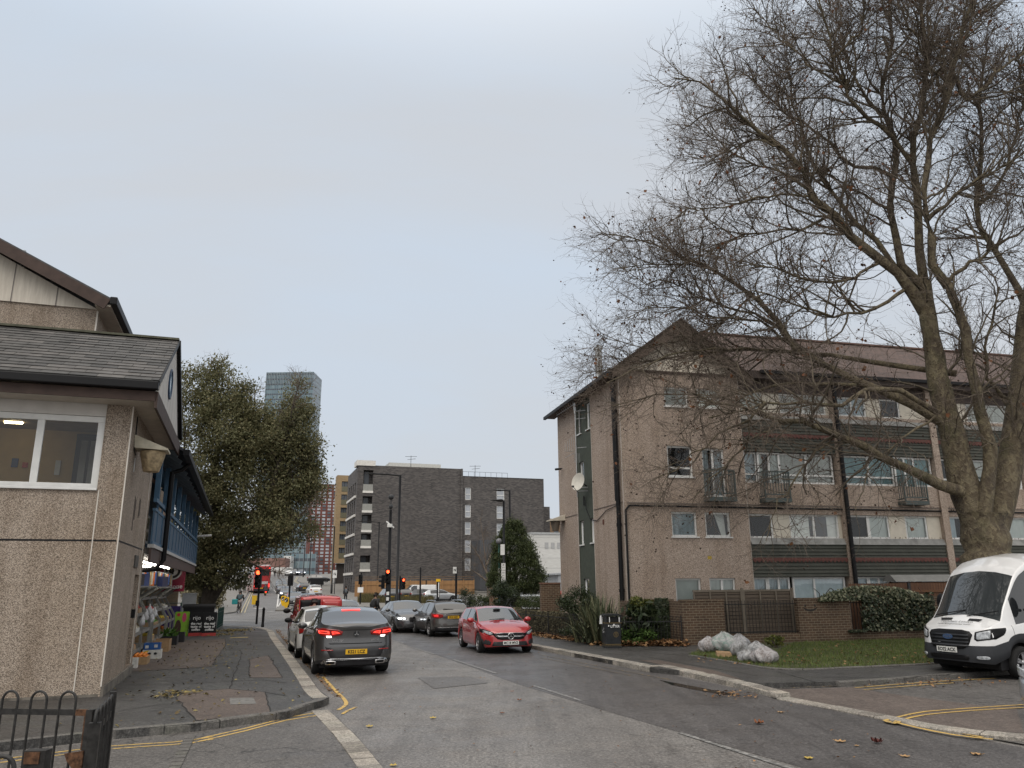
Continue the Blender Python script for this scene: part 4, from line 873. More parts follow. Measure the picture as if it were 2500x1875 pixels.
ops_g=[(1.94,2.99,1.05,2.28),(3.34,4.43,1.05,2.28),(1.93,2.99,3.83,4.77),(3.34,4.41,3.83,4.76),(1.90,2.97,6.12,7.34),(3.39,4.35,5.36,7.28),(1.92,2.97,8.93,9.72),(3.35,4.40,8.93,9.72)]
mb=MB();wall_open(mb,0,UW,-0.3,10.34,ops_g,lambda x,d,z:(x,d,z),0.2)
sops=[(3.50,4.05,8.65,9.82),(4.75,5.25,8.65,9.82),(4.55,5.15,6.60,7.36),(4.78,5.28,3.76,4.79),(3.38,3.90,3.78,4.79),(4.30,5.0,1.15,2.32)]
wall_open(mb,0,3.38,-0.3,10.2,[o for o in sops if o[1]<3.38],lambda y,d,z:(d,y,z),0.2)
wall_open(mb,5.42,VD,-0.3,10.2,[],lambda y,d,z:(d,y,z),0.2)
mb.quad((0,VD,-0.3),(UEND,VD,-0.3),(UEND,VD,10.4),(0,VD,10.4));mb.quad((UEND,0,-0.3),(UEND,VD,-0.3),(UEND,VD,10.4),(UEND,0,10.4));mb.quad((UW,0,-0.3),(UW,0.4,-0.3),(UW,0.4,10.3),(UW,0,10.3))
mb.build('gable_wall',M_peb2,rb)
mb=MB();wall_open(mb,3.38,5.42,-0.3,10.2,[(max(a,3.3801),b,c,d)for a,b,c,d in sops],lambda y,d,z:(0.03+d,y,z),0.17);mb.build('green_strip',M_green,rb)
for a,b,c,d in sops:
 f=MB();f.box(0.10,a,c,0.16,a+0.05,d);f.box(0.10,b-0.05,c,0.16,b,d);f.box(0.10,a+0.05,c,0.16,b-0.05,c+0.05);f.box(0.10,a+0.05,d-0.05,0.16,b-0.05,d);f.box(-0.02,a-0.03,c-0.05,0.10,b+0.03,c)
 o=f.build('window',M_white,rb);MB().quad((0.13,a,c),(0.13,b,c),(0.13,b,d),(0.13,a,d)).build('pane',M_glass,o)
 MB().quad((0.25,a-0.1,c-0.1),(0.25,b+0.1,c-0.1),(0.25,b+0.1,d+0.1),(0.25,a-0.1,d+0.1)).build('curtain',M_grey if c<6 else M_darkroom,o)
mb=MB();mb.box(-0.012,-0.012,0.1,0.012,0.012,10.2);mb.box(UW-0.02,-0.012,0.1,UW+0.006,0.004,10.2)
for v in(3.38,5.42):mb.box(-0.008,v-0.015,0.1,0.012,v+0.015,10.1)
mb.build('corner_bead',plain('pale bead',(0.50,0.45,0.40),0.6),rb)
mb=MB();mb.box(0.15,-0.03,5.06,UEND,-0.001,5.10);mb.box(-0.02,0.02,5.09,-0.001,3.3,5.12);mb.box(-0.02,5.45,5.09,-0.001,VD,5.12);mb.build('string_course',plain('grey drip band',(0.16,0.135,0.115),0.7),rb)
mb=MB();mb.tube([(0.2,-0.06,4.97),(UEND,-0.06,4.93)],0.035,8);mb.tube([(0.2,-0.06,4.97),(0.05,-0.06,4.8),(0.035,-0.06,0.2)],0.04,8);mb.build('waste_pipe',M_gut,rb)
mb=MB();mb.tube([(-0.13,0.22,10.1),(-0.13,0.22,0.1)],0.085,12);mb.tube([(-0.09,0.55,10.1),(-0.09,0.55,5.2)],0.04,8)
for z in(1.8,4.2,6.6,8.6):mb.lathe([(0.105,z),(0.105,z+0.12)],12,(-0.13,0.22,0))
mb.build('downpipe',M_gut,rb)
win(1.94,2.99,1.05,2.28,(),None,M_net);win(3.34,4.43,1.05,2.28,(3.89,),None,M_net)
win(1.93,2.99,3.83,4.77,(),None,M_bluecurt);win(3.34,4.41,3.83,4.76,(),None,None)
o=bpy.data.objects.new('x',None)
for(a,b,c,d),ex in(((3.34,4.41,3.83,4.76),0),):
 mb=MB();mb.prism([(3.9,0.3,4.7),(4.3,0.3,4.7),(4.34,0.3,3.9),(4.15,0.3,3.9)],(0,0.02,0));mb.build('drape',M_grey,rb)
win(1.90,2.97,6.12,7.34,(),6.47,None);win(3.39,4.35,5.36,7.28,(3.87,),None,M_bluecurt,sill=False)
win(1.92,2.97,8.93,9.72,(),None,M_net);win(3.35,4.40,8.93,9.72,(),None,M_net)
mb=MB();mb.prism([(0.35,-0.02,10.36),(5.10,-0.02,10.36),(2.68,-0.02,12.15)],(0,0.04,0));mb.build('gable_panel',plain('pale gable board',(0.74,0.67,0.56),0.6,var=0.07),rb)
mb=MB();mb.box(0.0,-0.06,10.26,UW+0.2,-0.005,10.35);mb.build('gable_ledge',M_brownwood,rb)
SL=0.755;AX,AP=2.60,12.50
mb=MB()
for sx in(-1,1):
 ex=AX+sx*3.02
 mb.prism([(AX,-0.5,AP-0.05),(ex,-0.5,AP-0.05-3.02*SL),(ex,-0.5,AP-0.40-3.02*SL),(AX,-0.5,AP-0.62)],(0,0.05,0))
mb.build('barge_board',plain('brown bargeboard',(0.105,0.078,0.062),0.7,var=0.25),rb)
mb=MB()
for sx in(-1,1):
 ex=AX+sx*3.04
 mb.add([(ex,-0.55,AP-3.04*SL),(AX,-0.55,AP),(AX,VD+0.6,AP),(ex,VD+0.6,AP-3.04*SL),(ex,-0.55,AP-3.04*SL-0.07),(AX,-0.55,AP-0.07),(AX,VD+0.6,AP-0.07),(ex,VD+0.6,AP-3.04*SL-0.07)],[(0,1,2,3),(7,6,5,4),(0,4,5,1),(1,5,6,2),(2,6,7,3),(3,7,4,0)])
mb.build('gable_roof',plain('dark weathered tiles',(0.06,0.042,0.036),0.75,var=0.4,scale=8),rb)
mb=MB();mb.box(-0.42,-0.45,AP-3.04*SL-0.12,0.0,VD+0.5,AP-3.04*SL-0.07);mb.build('soffit',plain('brown soffit',(0.075,0.055,0.045),0.7),rb)
mb=MB();mb.box(-0.55,-0.5,AP-3.04*SL-0.16,-0.43,VD+0.6,AP-3.04*SL-0.02);mb.build('gutter',M_gut,rb)
MZ0,MZ1,MY=10.48,13.52,4.05
mb=MB();mb.add([(5.4,-0.45,MZ0),(UEND+0.4,-0.45,MZ0),(UEND+0.4,MY,MZ1),(5.9,MY,MZ1),(UEND+0.4,2*MY+0.45,MZ0),(5.4,2*MY+0.45,MZ0)],[(0,1,2,3),(3,2,4,5),(2,1,4),(3,5,0)]);mb.build('main_roof',M_rtile,rb)
mb=MB();mb.bar((5.9,MY,MZ1+0.02),(UEND+0.4,MY,MZ1+0.02),0.24,0.08);mb.build('ridge_tile',plain('ridge tile brown',(0.12,0.07,0.055),0.75,var=0.3),rb)
mb=MB();mb.box(6.0,-0.58,MZ0-0.10,UEND,-0.44,MZ0+0.03);mb.build('gutter',M_gut,rb)
mb=MB();mb.box(UW,-0.44,MZ0-0.30,UEND,-0.40,MZ0-0.02);mb.box(UW,-0.40,MZ0-0.30,UEND,0.12,MZ0-0.26);mb.box(UW,0.02,9.72,UEND,0.08,MZ0-0.30);mb.build('fascia_board',plain('brown fascia',(0.06,0.045,0.04),0.7,var=0.2),rb)
MB().tube([(-0.1,2.0,10.4),(-0.1,2.0,11.75)],0.10,10).lathe([(0.15,11.7),(0.15,11.8)],10,(-0.1,2.0,0)).build('flue',M_steel,rb)
MB().tube([(0.35,2.9,10.8),(0.35,2.9,12.1)],0.10,10).lathe([(0.15,12.05),(0.15,12.17)],10,(0.35,2.9,0)).build('flue',M_steel,rb)
bays=[(5.22,9.44),(9.76,14.20),(14.52,18.90),(19.22,23.6),(23.92,UEND)]
mb=MB()
for k,(a,b)in enumerate(bays[:-1]):mb.box(b,-0.10,-0.3,b+0.32,0.3,10.2)
mb.box(UW,0.2,-0.3,UEND,0.26,0.8)
for a,b in bays:
 mb.quad((a,0.0,5.06),(b,0.0,5.06),(b,0.0,5.96),(a,0.0,5.96));mb.quad((a,0.0,4.74),(b,0.0,4.74),(b,0.0,5.06),(a,0.0,5.06));mb.quad((a,0.0,4.74),(b,0.0,4.74),(b,0.2,4.74),(a,0.2,4.74))
 mb.quad((a,0.0,5.96),(b,0.0,5.96),(b,0.2,5.96),(a,0.2,5.96));mb.quad((a,0.05,8.72),(b,0.05,8.72),(b,0.05,8.88),(a,0.05,8.88))
 mb.quad((a,0.0,0.8),(b,0.0,0.8),(b,0.0,0.2),(a,0.0,0.2))
mb.build('party_wall',M_peb2,rb)
for a,b in bays:
 for zb,zt,zs in((2.32,3.55,3.80),(7.22,8.52,8.74)):
  mb=MB();n=int(round((zt-zb)/0.135));h=(zt-zb)/n
  for i in range(n):z=zb+i*h;mb.add([(a,-0.055,z),(b,-0.055,z),(b,-0.015,z+h),(a,-0.015,z+h),(a,0.0,z),(b,0.0,z)],[(0,1,2,3),(4,5,1,0)])
  mb.box(a,0.0,zb,b,0.05,zt);mb.build('cladding',plain('green grey boards',(0.056,0.058,0.047),0.65,var=0.18,scale=2),rb)
  zm=zb+(zt-zb)*0.50;mb=MB();n=int((b-a)/0.17);w_=(b-a)/n
  for i in range(n):
   x=a+i*w_;mb.add([(x,-0.068,zm+0.11),(x+w_,-0.068,zm+0.11),(x+w_,-0.075,zm),(x+w_*0.5,-0.078,zm-0.085),(x,-0.075,zm)],[(0,4,3,2,1)])
  mb.build('tile_band',M_redclad,rb)
  mb=MB();mb.add([(a,-0.09,zt),(b,-0.09,zt),(b,0.03,zs),(a,0.03,zs),(a,0.06,zt),(b,0.06,zt),(b,0.12,zs),(a,0.12,zs)],[(0,1,2,3),(4,5,1,0),(3,2,6,7)]);mb.build('flashing',plain('weathered lead',(0.22,0.22,0.21),0.6,0.1,0.35,2.5),rb)
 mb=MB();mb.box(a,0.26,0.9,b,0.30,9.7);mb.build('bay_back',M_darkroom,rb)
def cream(u0,u1,z0,z1):MB().box(u0,0.10,z0,u1,0.15,z1).build('infill_panel',M_cream,rb)
def row(a,b,z0,z1,items,trans=None):
 """items: (kind, u0, u1, cuts, curtain)"""
 for it in items:
  if it[0]=='c':cream(it[1],it[2],z0,z1)
  else:win(it[1],it[2],z0,z1,it[3],trans if it[0]=='t' else None,it[4],sill=False,y=0.05)
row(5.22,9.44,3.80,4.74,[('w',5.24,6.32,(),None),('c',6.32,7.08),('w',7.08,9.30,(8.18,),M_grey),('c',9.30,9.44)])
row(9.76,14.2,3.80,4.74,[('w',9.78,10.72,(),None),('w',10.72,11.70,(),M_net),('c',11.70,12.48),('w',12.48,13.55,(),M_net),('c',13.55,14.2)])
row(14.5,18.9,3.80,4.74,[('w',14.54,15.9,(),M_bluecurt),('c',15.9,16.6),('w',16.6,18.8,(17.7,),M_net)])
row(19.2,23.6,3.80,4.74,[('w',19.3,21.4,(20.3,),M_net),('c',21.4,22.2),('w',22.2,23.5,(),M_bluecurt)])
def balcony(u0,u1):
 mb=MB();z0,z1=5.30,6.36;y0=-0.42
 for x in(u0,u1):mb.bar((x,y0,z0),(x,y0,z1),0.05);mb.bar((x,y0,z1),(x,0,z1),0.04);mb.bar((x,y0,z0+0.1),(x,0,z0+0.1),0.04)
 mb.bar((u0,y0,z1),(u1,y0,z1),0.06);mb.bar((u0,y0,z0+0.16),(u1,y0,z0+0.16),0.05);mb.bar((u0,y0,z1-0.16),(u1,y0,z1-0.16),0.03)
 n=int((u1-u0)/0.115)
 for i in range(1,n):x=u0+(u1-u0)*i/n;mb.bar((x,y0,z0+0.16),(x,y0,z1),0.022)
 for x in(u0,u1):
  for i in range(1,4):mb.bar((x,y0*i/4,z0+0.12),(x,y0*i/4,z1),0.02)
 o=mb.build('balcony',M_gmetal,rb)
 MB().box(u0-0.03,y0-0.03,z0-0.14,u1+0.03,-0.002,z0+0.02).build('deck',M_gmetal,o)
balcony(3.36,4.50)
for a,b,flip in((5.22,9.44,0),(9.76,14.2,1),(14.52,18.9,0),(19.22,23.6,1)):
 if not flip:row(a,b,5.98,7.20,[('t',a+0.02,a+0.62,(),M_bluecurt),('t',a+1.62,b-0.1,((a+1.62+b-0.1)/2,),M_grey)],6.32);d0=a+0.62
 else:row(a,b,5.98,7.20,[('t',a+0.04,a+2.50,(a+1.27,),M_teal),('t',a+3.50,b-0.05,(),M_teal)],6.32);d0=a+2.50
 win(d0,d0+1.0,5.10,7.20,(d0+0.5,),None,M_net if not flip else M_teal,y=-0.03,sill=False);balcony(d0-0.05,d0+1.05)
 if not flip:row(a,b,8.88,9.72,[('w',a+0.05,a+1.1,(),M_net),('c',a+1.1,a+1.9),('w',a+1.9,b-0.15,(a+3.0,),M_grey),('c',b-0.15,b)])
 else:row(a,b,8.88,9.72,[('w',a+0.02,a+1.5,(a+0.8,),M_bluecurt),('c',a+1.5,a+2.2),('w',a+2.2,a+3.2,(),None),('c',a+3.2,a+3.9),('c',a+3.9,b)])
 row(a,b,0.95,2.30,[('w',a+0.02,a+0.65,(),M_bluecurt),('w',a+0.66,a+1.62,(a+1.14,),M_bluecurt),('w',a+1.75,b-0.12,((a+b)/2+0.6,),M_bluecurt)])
 MB().tube([(b+0.16-0.02,-0.20,10.2),(b+0.14,-0.20,0.1)],0.085,10).build('downpipe',M_gut,rb)if not flip else None
mb=MB()
for k in range(700):
 lv=random.choice((3.80,3.80,5.08,5.98,8.75));a,b=random.choice(bays);x=random.uniform(a,b);y=random.uniform(-0.03,0.06)if lv!=5.08 else random.uniform(-0.08,-0.01);r=random.uniform(0.02,0.05);an=random.uniform(0,6.28);tz=random.uniform(0,0.06)
 mb.add([(x,y,lv+0.012),(x+r*math.cos(an),y-r*0.4,lv+0.012+tz),(x+r*math.cos(an)*1.5,y,lv+0.03+tz),(x+r*0.3*math.cos(an),y+0.02,lv+0.03)],[(0,1,2,3)])
tag(mb.build('ledge_leaves',leafy('brown ledge leaves',[(0.07,0.03,0.02),(0.16,0.06,0.03),(0.13,0.07,0.04)],trans=0.1),rb),None,None,None,'stuff')
mb=MB();mb.tube([(-0.34,4.42,5.75),(-0.34,4.42,9.95)],0.028,8)
for z in(6.0,6.15,7.9,9.2,9.55):mb.tube([(-0.34,4.42,z),(0.0,4.0,z-0.02)],0.015,5)
mb.build('aerial_mast',M_steel,rb)
mb=MB();mb.tube([(-0.34,4.42,9.9),(-0.34,7.2,9.95)],0.015,6)
for k in range(9):y=4.9+k*0.27;mb.tube([(-0.34,y,9.93),(-0.44,y+0.02,10.1)],0.008,4);mb.tube([(-0.34,y,9.93),(-0.2,y,9.78)],0.008,4)
mb.tube([(-0.34,4.5,10.4),(-0.36,4.6,10.0),(-0.34,4.5,9.5)],0.02,5)
mb.tube([(-0.34,4.42,7.72),(-0.34,6.0,7.72)],0.012,5)
for k in range(6):mb.tube([(-0.34-0.1*k,4.42,7.75),(-0.34-0.1*k,4.42,8.6-0.1*k)],0.008,4);mb.tube([(-0.34+0.05*k,4.7,7.72),(-0.34+0.05*k,4.7,7.3)],0.008,4)
mb.tube([(-0.34,4.42,7.75),(-0.9,4.42,7.75)],0.01,4)
mb.build('aerial',M_steel,rb)
mb=MB();dc=np.array([-0.42,3.9,6.33]);ax=np.array([-0.86,-0.5,0.22]);ax/=np.linalg.norm(ax);e1=np.cross(ax,[0,0,1.0]);e1/=np.linalg.norm(e1);e2=np.cross(e1,ax)
mb.grid([[dc+ax*(0.22*(q/0.39)**2*0.39)+(e1*math.cos(a)*0.92+e2*math.sin(a))*q for a in np.linspace(0,2*math.pi,28,endpoint=False)]for q in(0.001,0.12,0.23,0.32,0.39)],closed=True)
dsh=mb.build('satellite_dish',plain('cream dish',(0.55,0.53,0.47),0.5),rb)
mb=MB();mb.tube([dc-ax*0.02,dc-ax*0.2,(-0.02,4.1,6.2)],0.03,8);mb.tube([dc-e2*0.46,dc+ax*0.35-e2*0.3],0.012,6);mb.box(*(dc+ax*0.35-e2*0.3-0.04),*(dc+ax*0.35-e2*0.3+0.04));mb.build('dish_arm',M_dark,dsh)
mb=MB();mb.tube([(0,7.6,7.45),(-0.2,7.55,7.42)],0.03,6);mb.tube([(-0.12,7.5,7.42),(-0.42,7.3,7.36)],0.055,10);mb.build('camera',M_dark,rb)
mb=MB();mb.prism([(0,7.3,5.25),(0,7.3,4.98),(-0.75,7.3,4.95),(-0.75,7.3,5.0)],(0,0.6,0));wl=mb.build('lamp_hood',plain('cream hood',(0.5,0.46,0.38),0.6),rb)
MB().lathe([(0.14,4.5),(0.23,4.9),(0.23,4.95)],14,(-0.4,7.6,0)).build('lamp_bowl',plain('dull lamp bowl',(0.12,0.10,0.08),0.6),wl)
mb=MB();mb.tube([(-0.03,4.4,5.75),(-0.03,4.2,5.2),(-0.03,3.7,4.72),(-0.03,2.9,4.62),(-0.03,1.8,4.95),(-0.04,0.4,5.05)],0.016,5);mb.tube([(-0.03,4.5,5.8),(-0.03,4.5,5.4)],0.025,5);mb.build('cable',M_black,rb)
MB().box(-0.02,2.15,4.42,0.0,2.3,4.62).build('air_brick',plain('rust vent',(0.12,0.05,0.035),0.8),rb)
MB().box(3.33,-0.008,2.98,3.5,-0.001,3.1).build('marker_plate',plain('yellow mark',(0.42,0.30,0.05),0.6,var=0.4,scale=40),rb)
# ---- garden walls, railings and timber fences
M_brick=bricks('brown yellow brick',(0.125,0.075,0.046),(0.085,0.052,0.034),(0.22,0.18,0.125),0.24,0.085,0.011,'xz',0.9,0.55,0.4,0.55,0.9)
M_timb=timber('old grey brown panel',(0.135,0.105,0.078),(0.10,0.078,0.058),0.14,'z',0.85,(0.03,0.022,0.018),0.12)
M_brfence=timber('brown feather boards',(0.17,0.082,0.042),(0.125,0.060,0.032),0.125,'x',0.8,(0.03,0.018,0.012),0.1)
M_iron=plain('black iron',(0.016,0.016,0.016),0.5,var=0.3)
GV=-2.3
gw=thing('garden_wall','brown brick garden wall with inset railings and a smiling face sprayed on one pier','wall',tuple(UV(0,GV,0)),RZ2)
mb=MB()
for a,b in((1.05,2.62),(5.52,7.62),(11.05,13.4),(17.2,19.2),(23.0,25.0)):
 mb.box(a,0,0,b,0.24,1.50)
 mb.box(a-0.02,-0.015,1.50,b+0.02,0.255,1.565)
for a,b in((2.62,5.52),(7.62,11.05),(13.4,17.2),(19.2,23.0)):mb.box(a,0.03,0,b,0.21,0.38)
mb.box(1.05,0.24,0,1.29,1.15,1.50);mb.box(-0.35,1.15,0,1.29,1.37,1.56);mb.box(-0.35,1.37,0,-0.13,2.2,1.5)
mb.build('brickwork',M_brick,gw)
for a,b in((2.62,5.52),(7.62,11.05),(13.4,17.2)):
 mb=MB();n=int((b-a)/0.125)
 for i in range(1,n):x=a+(b-a)*i/n;mb.tube([(x,0.12,0.38),(x,0.12,1.50)],0.010,5)
 mb.box(a,0.10,0.42,b,0.14,0.45);mb.box(a,0.10,1.36,b,0.14,1.39);mb.build('railing',M_iron,gw)
mb=MB()
for x in(5.80,6.20):mb.prism([(x+0.035*math.cos(a),-0.004,1.30+0.05*math.sin(a))for a in np.linspace(0,6.28,11)[:-1]],(0,0.002,0))
arc=[(-1,0.0),(-0.8,-0.07),(-0.4,-0.125),(0,-0.14),(0.4,-0.125),(0.8,-0.07),(1,0.0)]
mb.prism([(6.0+0.29*x,-0.004,1.24+z)for x,z in arc]+[(6.0+0.27*x,-0.004,1.24+z*0.55+0.01)for x,z in arc[::-1]],(0,0.002,0))
mb.build('graffiti',plain('black spray paint',(0.03,0.028,0.026),0.8),gw)
tf=thing('timber_panel_fence','weathered grey brown timber panel fence behind the wall railings','fence',tuple(UV(0,GV+0.55,0)),RZ2)
for a,b in((1.75,3.62),(3.70,5.62)):
 mb=MB();nn=13
 for i in range(nn):z=0.3+i*0.118;mb.add([(a,-0.02,z),(b,-0.02,z),(b,0.005,z+0.125),(a,0.005,z+0.125),(a,0.02,z),(b,0.02,z)],[(0,1,2,3),(4,5,1,0)])
 mb.build('panel',M_timb,tf)
 mb=MB();mb.box(a,-0.04,1.80,b,0.03,1.87)
 for x in(a,(a*2+b)/3,(a+2*b)/3,b-0.04):mb.box(x,-0.05,0.3,x+0.045,-0.02,1.80)
 mb.build('batten',plain('grey batten',(0.17,0.145,0.115),0.85),tf)
for x in(3.62,5.64):MB().box(x,-0.05,0,x+0.08,0.04,1.92).build('post',MATS['grey batten'],tf)
bf=thing('boarded_fence','red brown feather-edge board fence behind the ivy','fence',tuple(UV(0,GV+0.95,0)),RZ2)
for a,b in((8.35,10.95),(11.07,13.9),(14.02,17.0)):
 mb=MB();n=int((b-a)/0.125)
 for i in range(n):x=a+i*(b-a)/n;mb.add([(x,-0.025,0.2),(x+0.135,-0.008,0.2),(x+0.135,-0.008,2.04),(x,-0.025,2.04)],[(0,1,2,3)])
 mb.build('boards',M_brfence,bf);mb=MB();mb.box(a,-0.055,1.70,b,-0.028,1.78);mb.build('arris_rail',plain('brown rail',(0.15,0.075,0.04),0.8),bf)
for x in(10.97,13.92):MB().box(x,-0.06,0,x+0.1,0.04,2.06).build('post',M_dark,bf)
sh=thing('garden_shed','low garden shed roof just showing over the red brown fence','shed',tuple(UV(11.3,-0.7,0)),RZ2)
MB().box(-0.2,0,0,2.6,0.55,2.08).build('wall',M_brfence,sh);mb=MB();mb.prism([(-0.35,-0.1,2.10),(-0.35,0.7,2.10),(-0.35,0.4,2.36),(-0.35,0.2,2.36)],(3.1,0,0));mb.build('roof',plain('grey felt',(0.20,0.20,0.19),0.8),sh)
sw=thing('brick_wall','low brown brick wall at the far corner of the maisonette block','wall',tuple(UV(-0.95,8.3,0)),RZ2)
MB().box(0,0,-0.2,0.95,0.24,2.10).build('brickwork',M_brick,sw);MB().box(-0.03,-0.03,2.10,0.95,0.27,2.17).build('coping',plain('brick coping',(0.15,0.085,0.06),0.8,var=0.3),sw)
sheet('garden_soil',[Q_(12.05,60),Q_(12.05,25.2),UV(0.9,GV)[:2],UV(0.5,0)[:2],UV(0,8)[:2],UV(-3,9)[:2],UV(3,20)[:2]],0.118,M_soil)
railing('garden_railing','black bow-topped railing running along the front garden beside the pavement',Q_(11.98,44),Q_(11.98,25.3),0.95,M_iron,0.105)
railing('garden_railing','black bow-topped railing turning the corner behind the litter bin',Q_(11.98,25.2),UV(0.95,GV-0.06)[:2],0.95,M_iron,0.105)
# ---------------------------------------------------------------- distance: flats, towers, shed, fence
M_dbrick=bricks('dark grey brick',(0.135,0.122,0.115),(0.050,0.046,0.047),(0.10,0.095,0.09),0.46,0.16,0.02,'xz',0.85,0.6,0.2,0.35,0.16)
M_bbrick=bricks('buff brick',(0.36,0.25,0.13),(0.30,0.205,0.105),(0.30,0.24,0.16),0.46,0.16,0.02,'xz',0.85,0.4,0.2,0.3,0.2)
M_rbrick=plain('red brick far',(0.155,0.058,0.046),0.8,var=0.15,scale=0.3)
M_fwin=plain('far window glass',(0.10,0.11,0.125),0.06,0.0,0.3,0.5)
M_fwinl=plain('pale far window',(0.36,0.38,0.41),0.15,0.0,0.15,0.4)
M_render=plain('white render band',(0.62,0.60,0.56),0.7)
SB=126.0
tl,zt=onS(914,1134,SB);tm,zm=onS(1127,1147,SB);tr,zr=onS(1327,1171,SB);zt=(zt+zm)/2;_,zr2=onS(1128,1160,SB);zr2=(zr2+zr)/2
tlo=onS(897,1400,SB)[0]
db=thing('apartment_block','large dark grey brick apartment block with corner balconies, beyond the junction','building',(0,0,0),RZ1)
bal=[]
for ya,yb in((1147,1198),(1211,1246),(1256,1294),(1303,1333),(1356,1390)):
 bal.append((onS(890,yb,SB)[1],onS(890,ya,SB)[1]))
t0b,t1b=onS(884,1250,SB)[0],onS(908,1250,SB)[0]
tl=onS(873,1160,SB)[0]
s_end=onT(850,1170,tl)[0]
wops=[(t0b,t1b,a,b)for a,b in bal]
wc1=(onS(1135.8,1250,SB)[0],onS(1150,1250,SB)[0]);wc2=(onS(1213,1250,SB)[0],onS(1232,1250,SB)[0])
wr1=[(1190,1220),(1232,1263),(1274,1305),(1318,1349),(1362,1393)];wr2=[(1193,1223),(1235,1266),(1278,1309)]
wins=[(*wc1,onS(1143,b,SB)[1],onS(1143,a,SB)[1])for a,b in wr1]+[(*wc2,onS(1222,b,SB)[1],onS(1222,a,SB)[1])for a,b in wr2]
mb=MB()
wall_open(mb,tl,tm-0.15,-1,zt,wops,lambda x,d,z:(x,SB+d,z),1.4)
wall_open(mb,tm+0.15,tr,-1,zr2,wins,lambda x,d,z:(x,SB+0.1+d,z),0.25)
mb.box(tm-0.15,SB-0.3,-1,tm+0.15,SB+6,zt)
mb.quad((tl,SB+1.4,-1),(tm,SB+1.4,-1),(tm,SB+1.4,zt-0.05),(tl,SB+1.4,zt-0.05));mb.quad((tl+0.3,SB+14,zt),(tm,SB+14,zt),(tm,SB,zt),(tl+0.3,SB,zt));mb.quad((tm,SB+14,zr2),(tr,SB+14,zr2),(tr,SB,zr2),(tm,SB,zr2))
mb.quad((tr,SB,-1),(tr,SB+14,-1),(tr,SB+14,zr2),(tr,SB,zr2))
wfac=[]
H7=(zt-1)/6.6
for r_ in range(6):
 for k in range(4):a=SB+1.6+k*(s_end-SB-2.0)/4;wfac.append((a,a+1.3,0.8+r_*H7+0.3,0.8+r_*H7+2.4))
wall_open(mb,SB,s_end,-1,zt-0.4,wfac,lambda y,d,z:(tl+d,y,z),0.4)
mb.build('brickwork',M_dbrick,db)
for a,b,c,d in wins:
 f=MB();y=SB+0.2;f.box(a,y,c,a+0.1,y+0.1,d);f.box(b-0.1,y,c,b,y+0.1,d);f.box(a,y,c,b,y+0.1,c+0.1);f.box(a,y,d-0.1,b,y+0.1,d);f.box(a,y-0.01,c+(d-c)*0.42,b,y+0.09,c+(d-c)*0.42+0.1);o=f.build('window',M_white,db)
 MB().quad((a,y+0.05,c),(b,y+0.05,c),(b,y+0.05,d),(a,y+0.05,d)).build('pane',M_fwinl,o)
for a,b,c,d in wfac:
 o=MB().box(tl+0.25,a,c,tl+0.3,b,d).build('window',M_fwin,db)
for a,b in bal:
 o=MB().box(t0b-0.05,SB-0.12,a-0.35,t1b+0.05,SB+1.3,a).build('balcony',M_render,db)
 mb=MB();hh=min(1.05,(b-a)*0.5);mb.box(t0b,SB-0.06,a,t1b,SB-0.02,a+hh);mb.build('balustrade',plain('frosted balustrade',(0.26,0.26,0.24),0.3),o)
 MB().box(t0b+0.3,SB+1.33,a,t1b-0.5,SB+1.38,b-0.1).build('window',M_fwin,db)
mb=MB();mb.box(tl-0.2,SB-0.15,zt-0.1,t1b+0.3,SB+3,zt+0.75);mb.build('roof_parapet',M_render,db)
for r_ in range(1,6):MB().box(tl-0.25,SB+0.5,0.8+r_*H7-0.2,tl-0.005,s_end-1,0.8+r_*H7+0.15).build('floor_band',M_render,db)
ta_,tb_=onS(955,1130,SB)[0],onS(1083,1140,SB)[0]
MB().box(ta_,SB+2,zt,tb_,SB+9,zt+0.9).build('roof_plant',plain('pale plant room',(0.5,0.5,0.47),0.6),db)
mb=MB()
for px in(1009,1168):
 t_,_=onS(px,1130,SB);zb=zt if px<1100 else zr2;mb.tube([(t_,SB+2,zb),(t_,SB+2,zb+2.2)],0.04,5);mb.tube([(t_-1,SB+2,zb+2.0),(t_+1,SB+2,zb+2.1)],0.03,4);mb.tube([(t_-0.6,SB+2,zb+1.5),(t_+0.8,SB+2,zb+1.7)],0.03,4)
for k in range(9):mb.tube([(tm+0.5+k*1.0,SB+1,zr2),(tm+0.5+k*1.0,SB+1,zr2+0.9)],0.025,4)
mb.tube([(tm+0.5,SB+1,zr2+0.9),(tm+8.5,SB+1,zr2+0.9)],0.025,4)
mb.build('aerial',M_dark,db)
mb=MB();ta_,za=onS(1172,1318,SB-5);tb_,zb=onS(1212,1305,SB-5);mb.box(ta_,SB-5,-1,tb_+6,SB,za);mb.build('annex',plain('dark grey annex',(0.075,0.078,0.085),0.6),db)
ta_,za=onS(1327,1237,SB+6);tb_,_=onS(1342,1240,SB+6);o=MB().box(ta_,SB+6,-1,tb_,SB+16,za).build('wing',M_dbrick,db)
bw=thing('brown_block','brown brick flats stepping up behind the white shed','building',(0,0,0),RZ1);ta_,za=onS(1340,1266,SB+20);mb=MB();mb.box(ta_,SB+20,-1,ta_+16,SB+30,za);mb.build('wall',plain('brown brick far',(0.20,0.135,0.085),0.85,var=0.2),bw)
for k in range(4):MB().box(ta_+1+k*2.2,SB+19.9,za-3.2,ta_+2+k*2.2,SB+19.98,za-1.4).build('window',M_fwin,bw)
SF=158.0
a0,z0=onS(829,1160,SF);a1,_=onS(858,1160,SF)
fb=thing('buff_block','buff brick apartment block standing on the hill left of the dark block','building',(0,0,0),RZ1)
rows_=[(1175,1200),(1207,1232),(1239,1264),(1272,1297),(1304,1330),(1337,1363)]
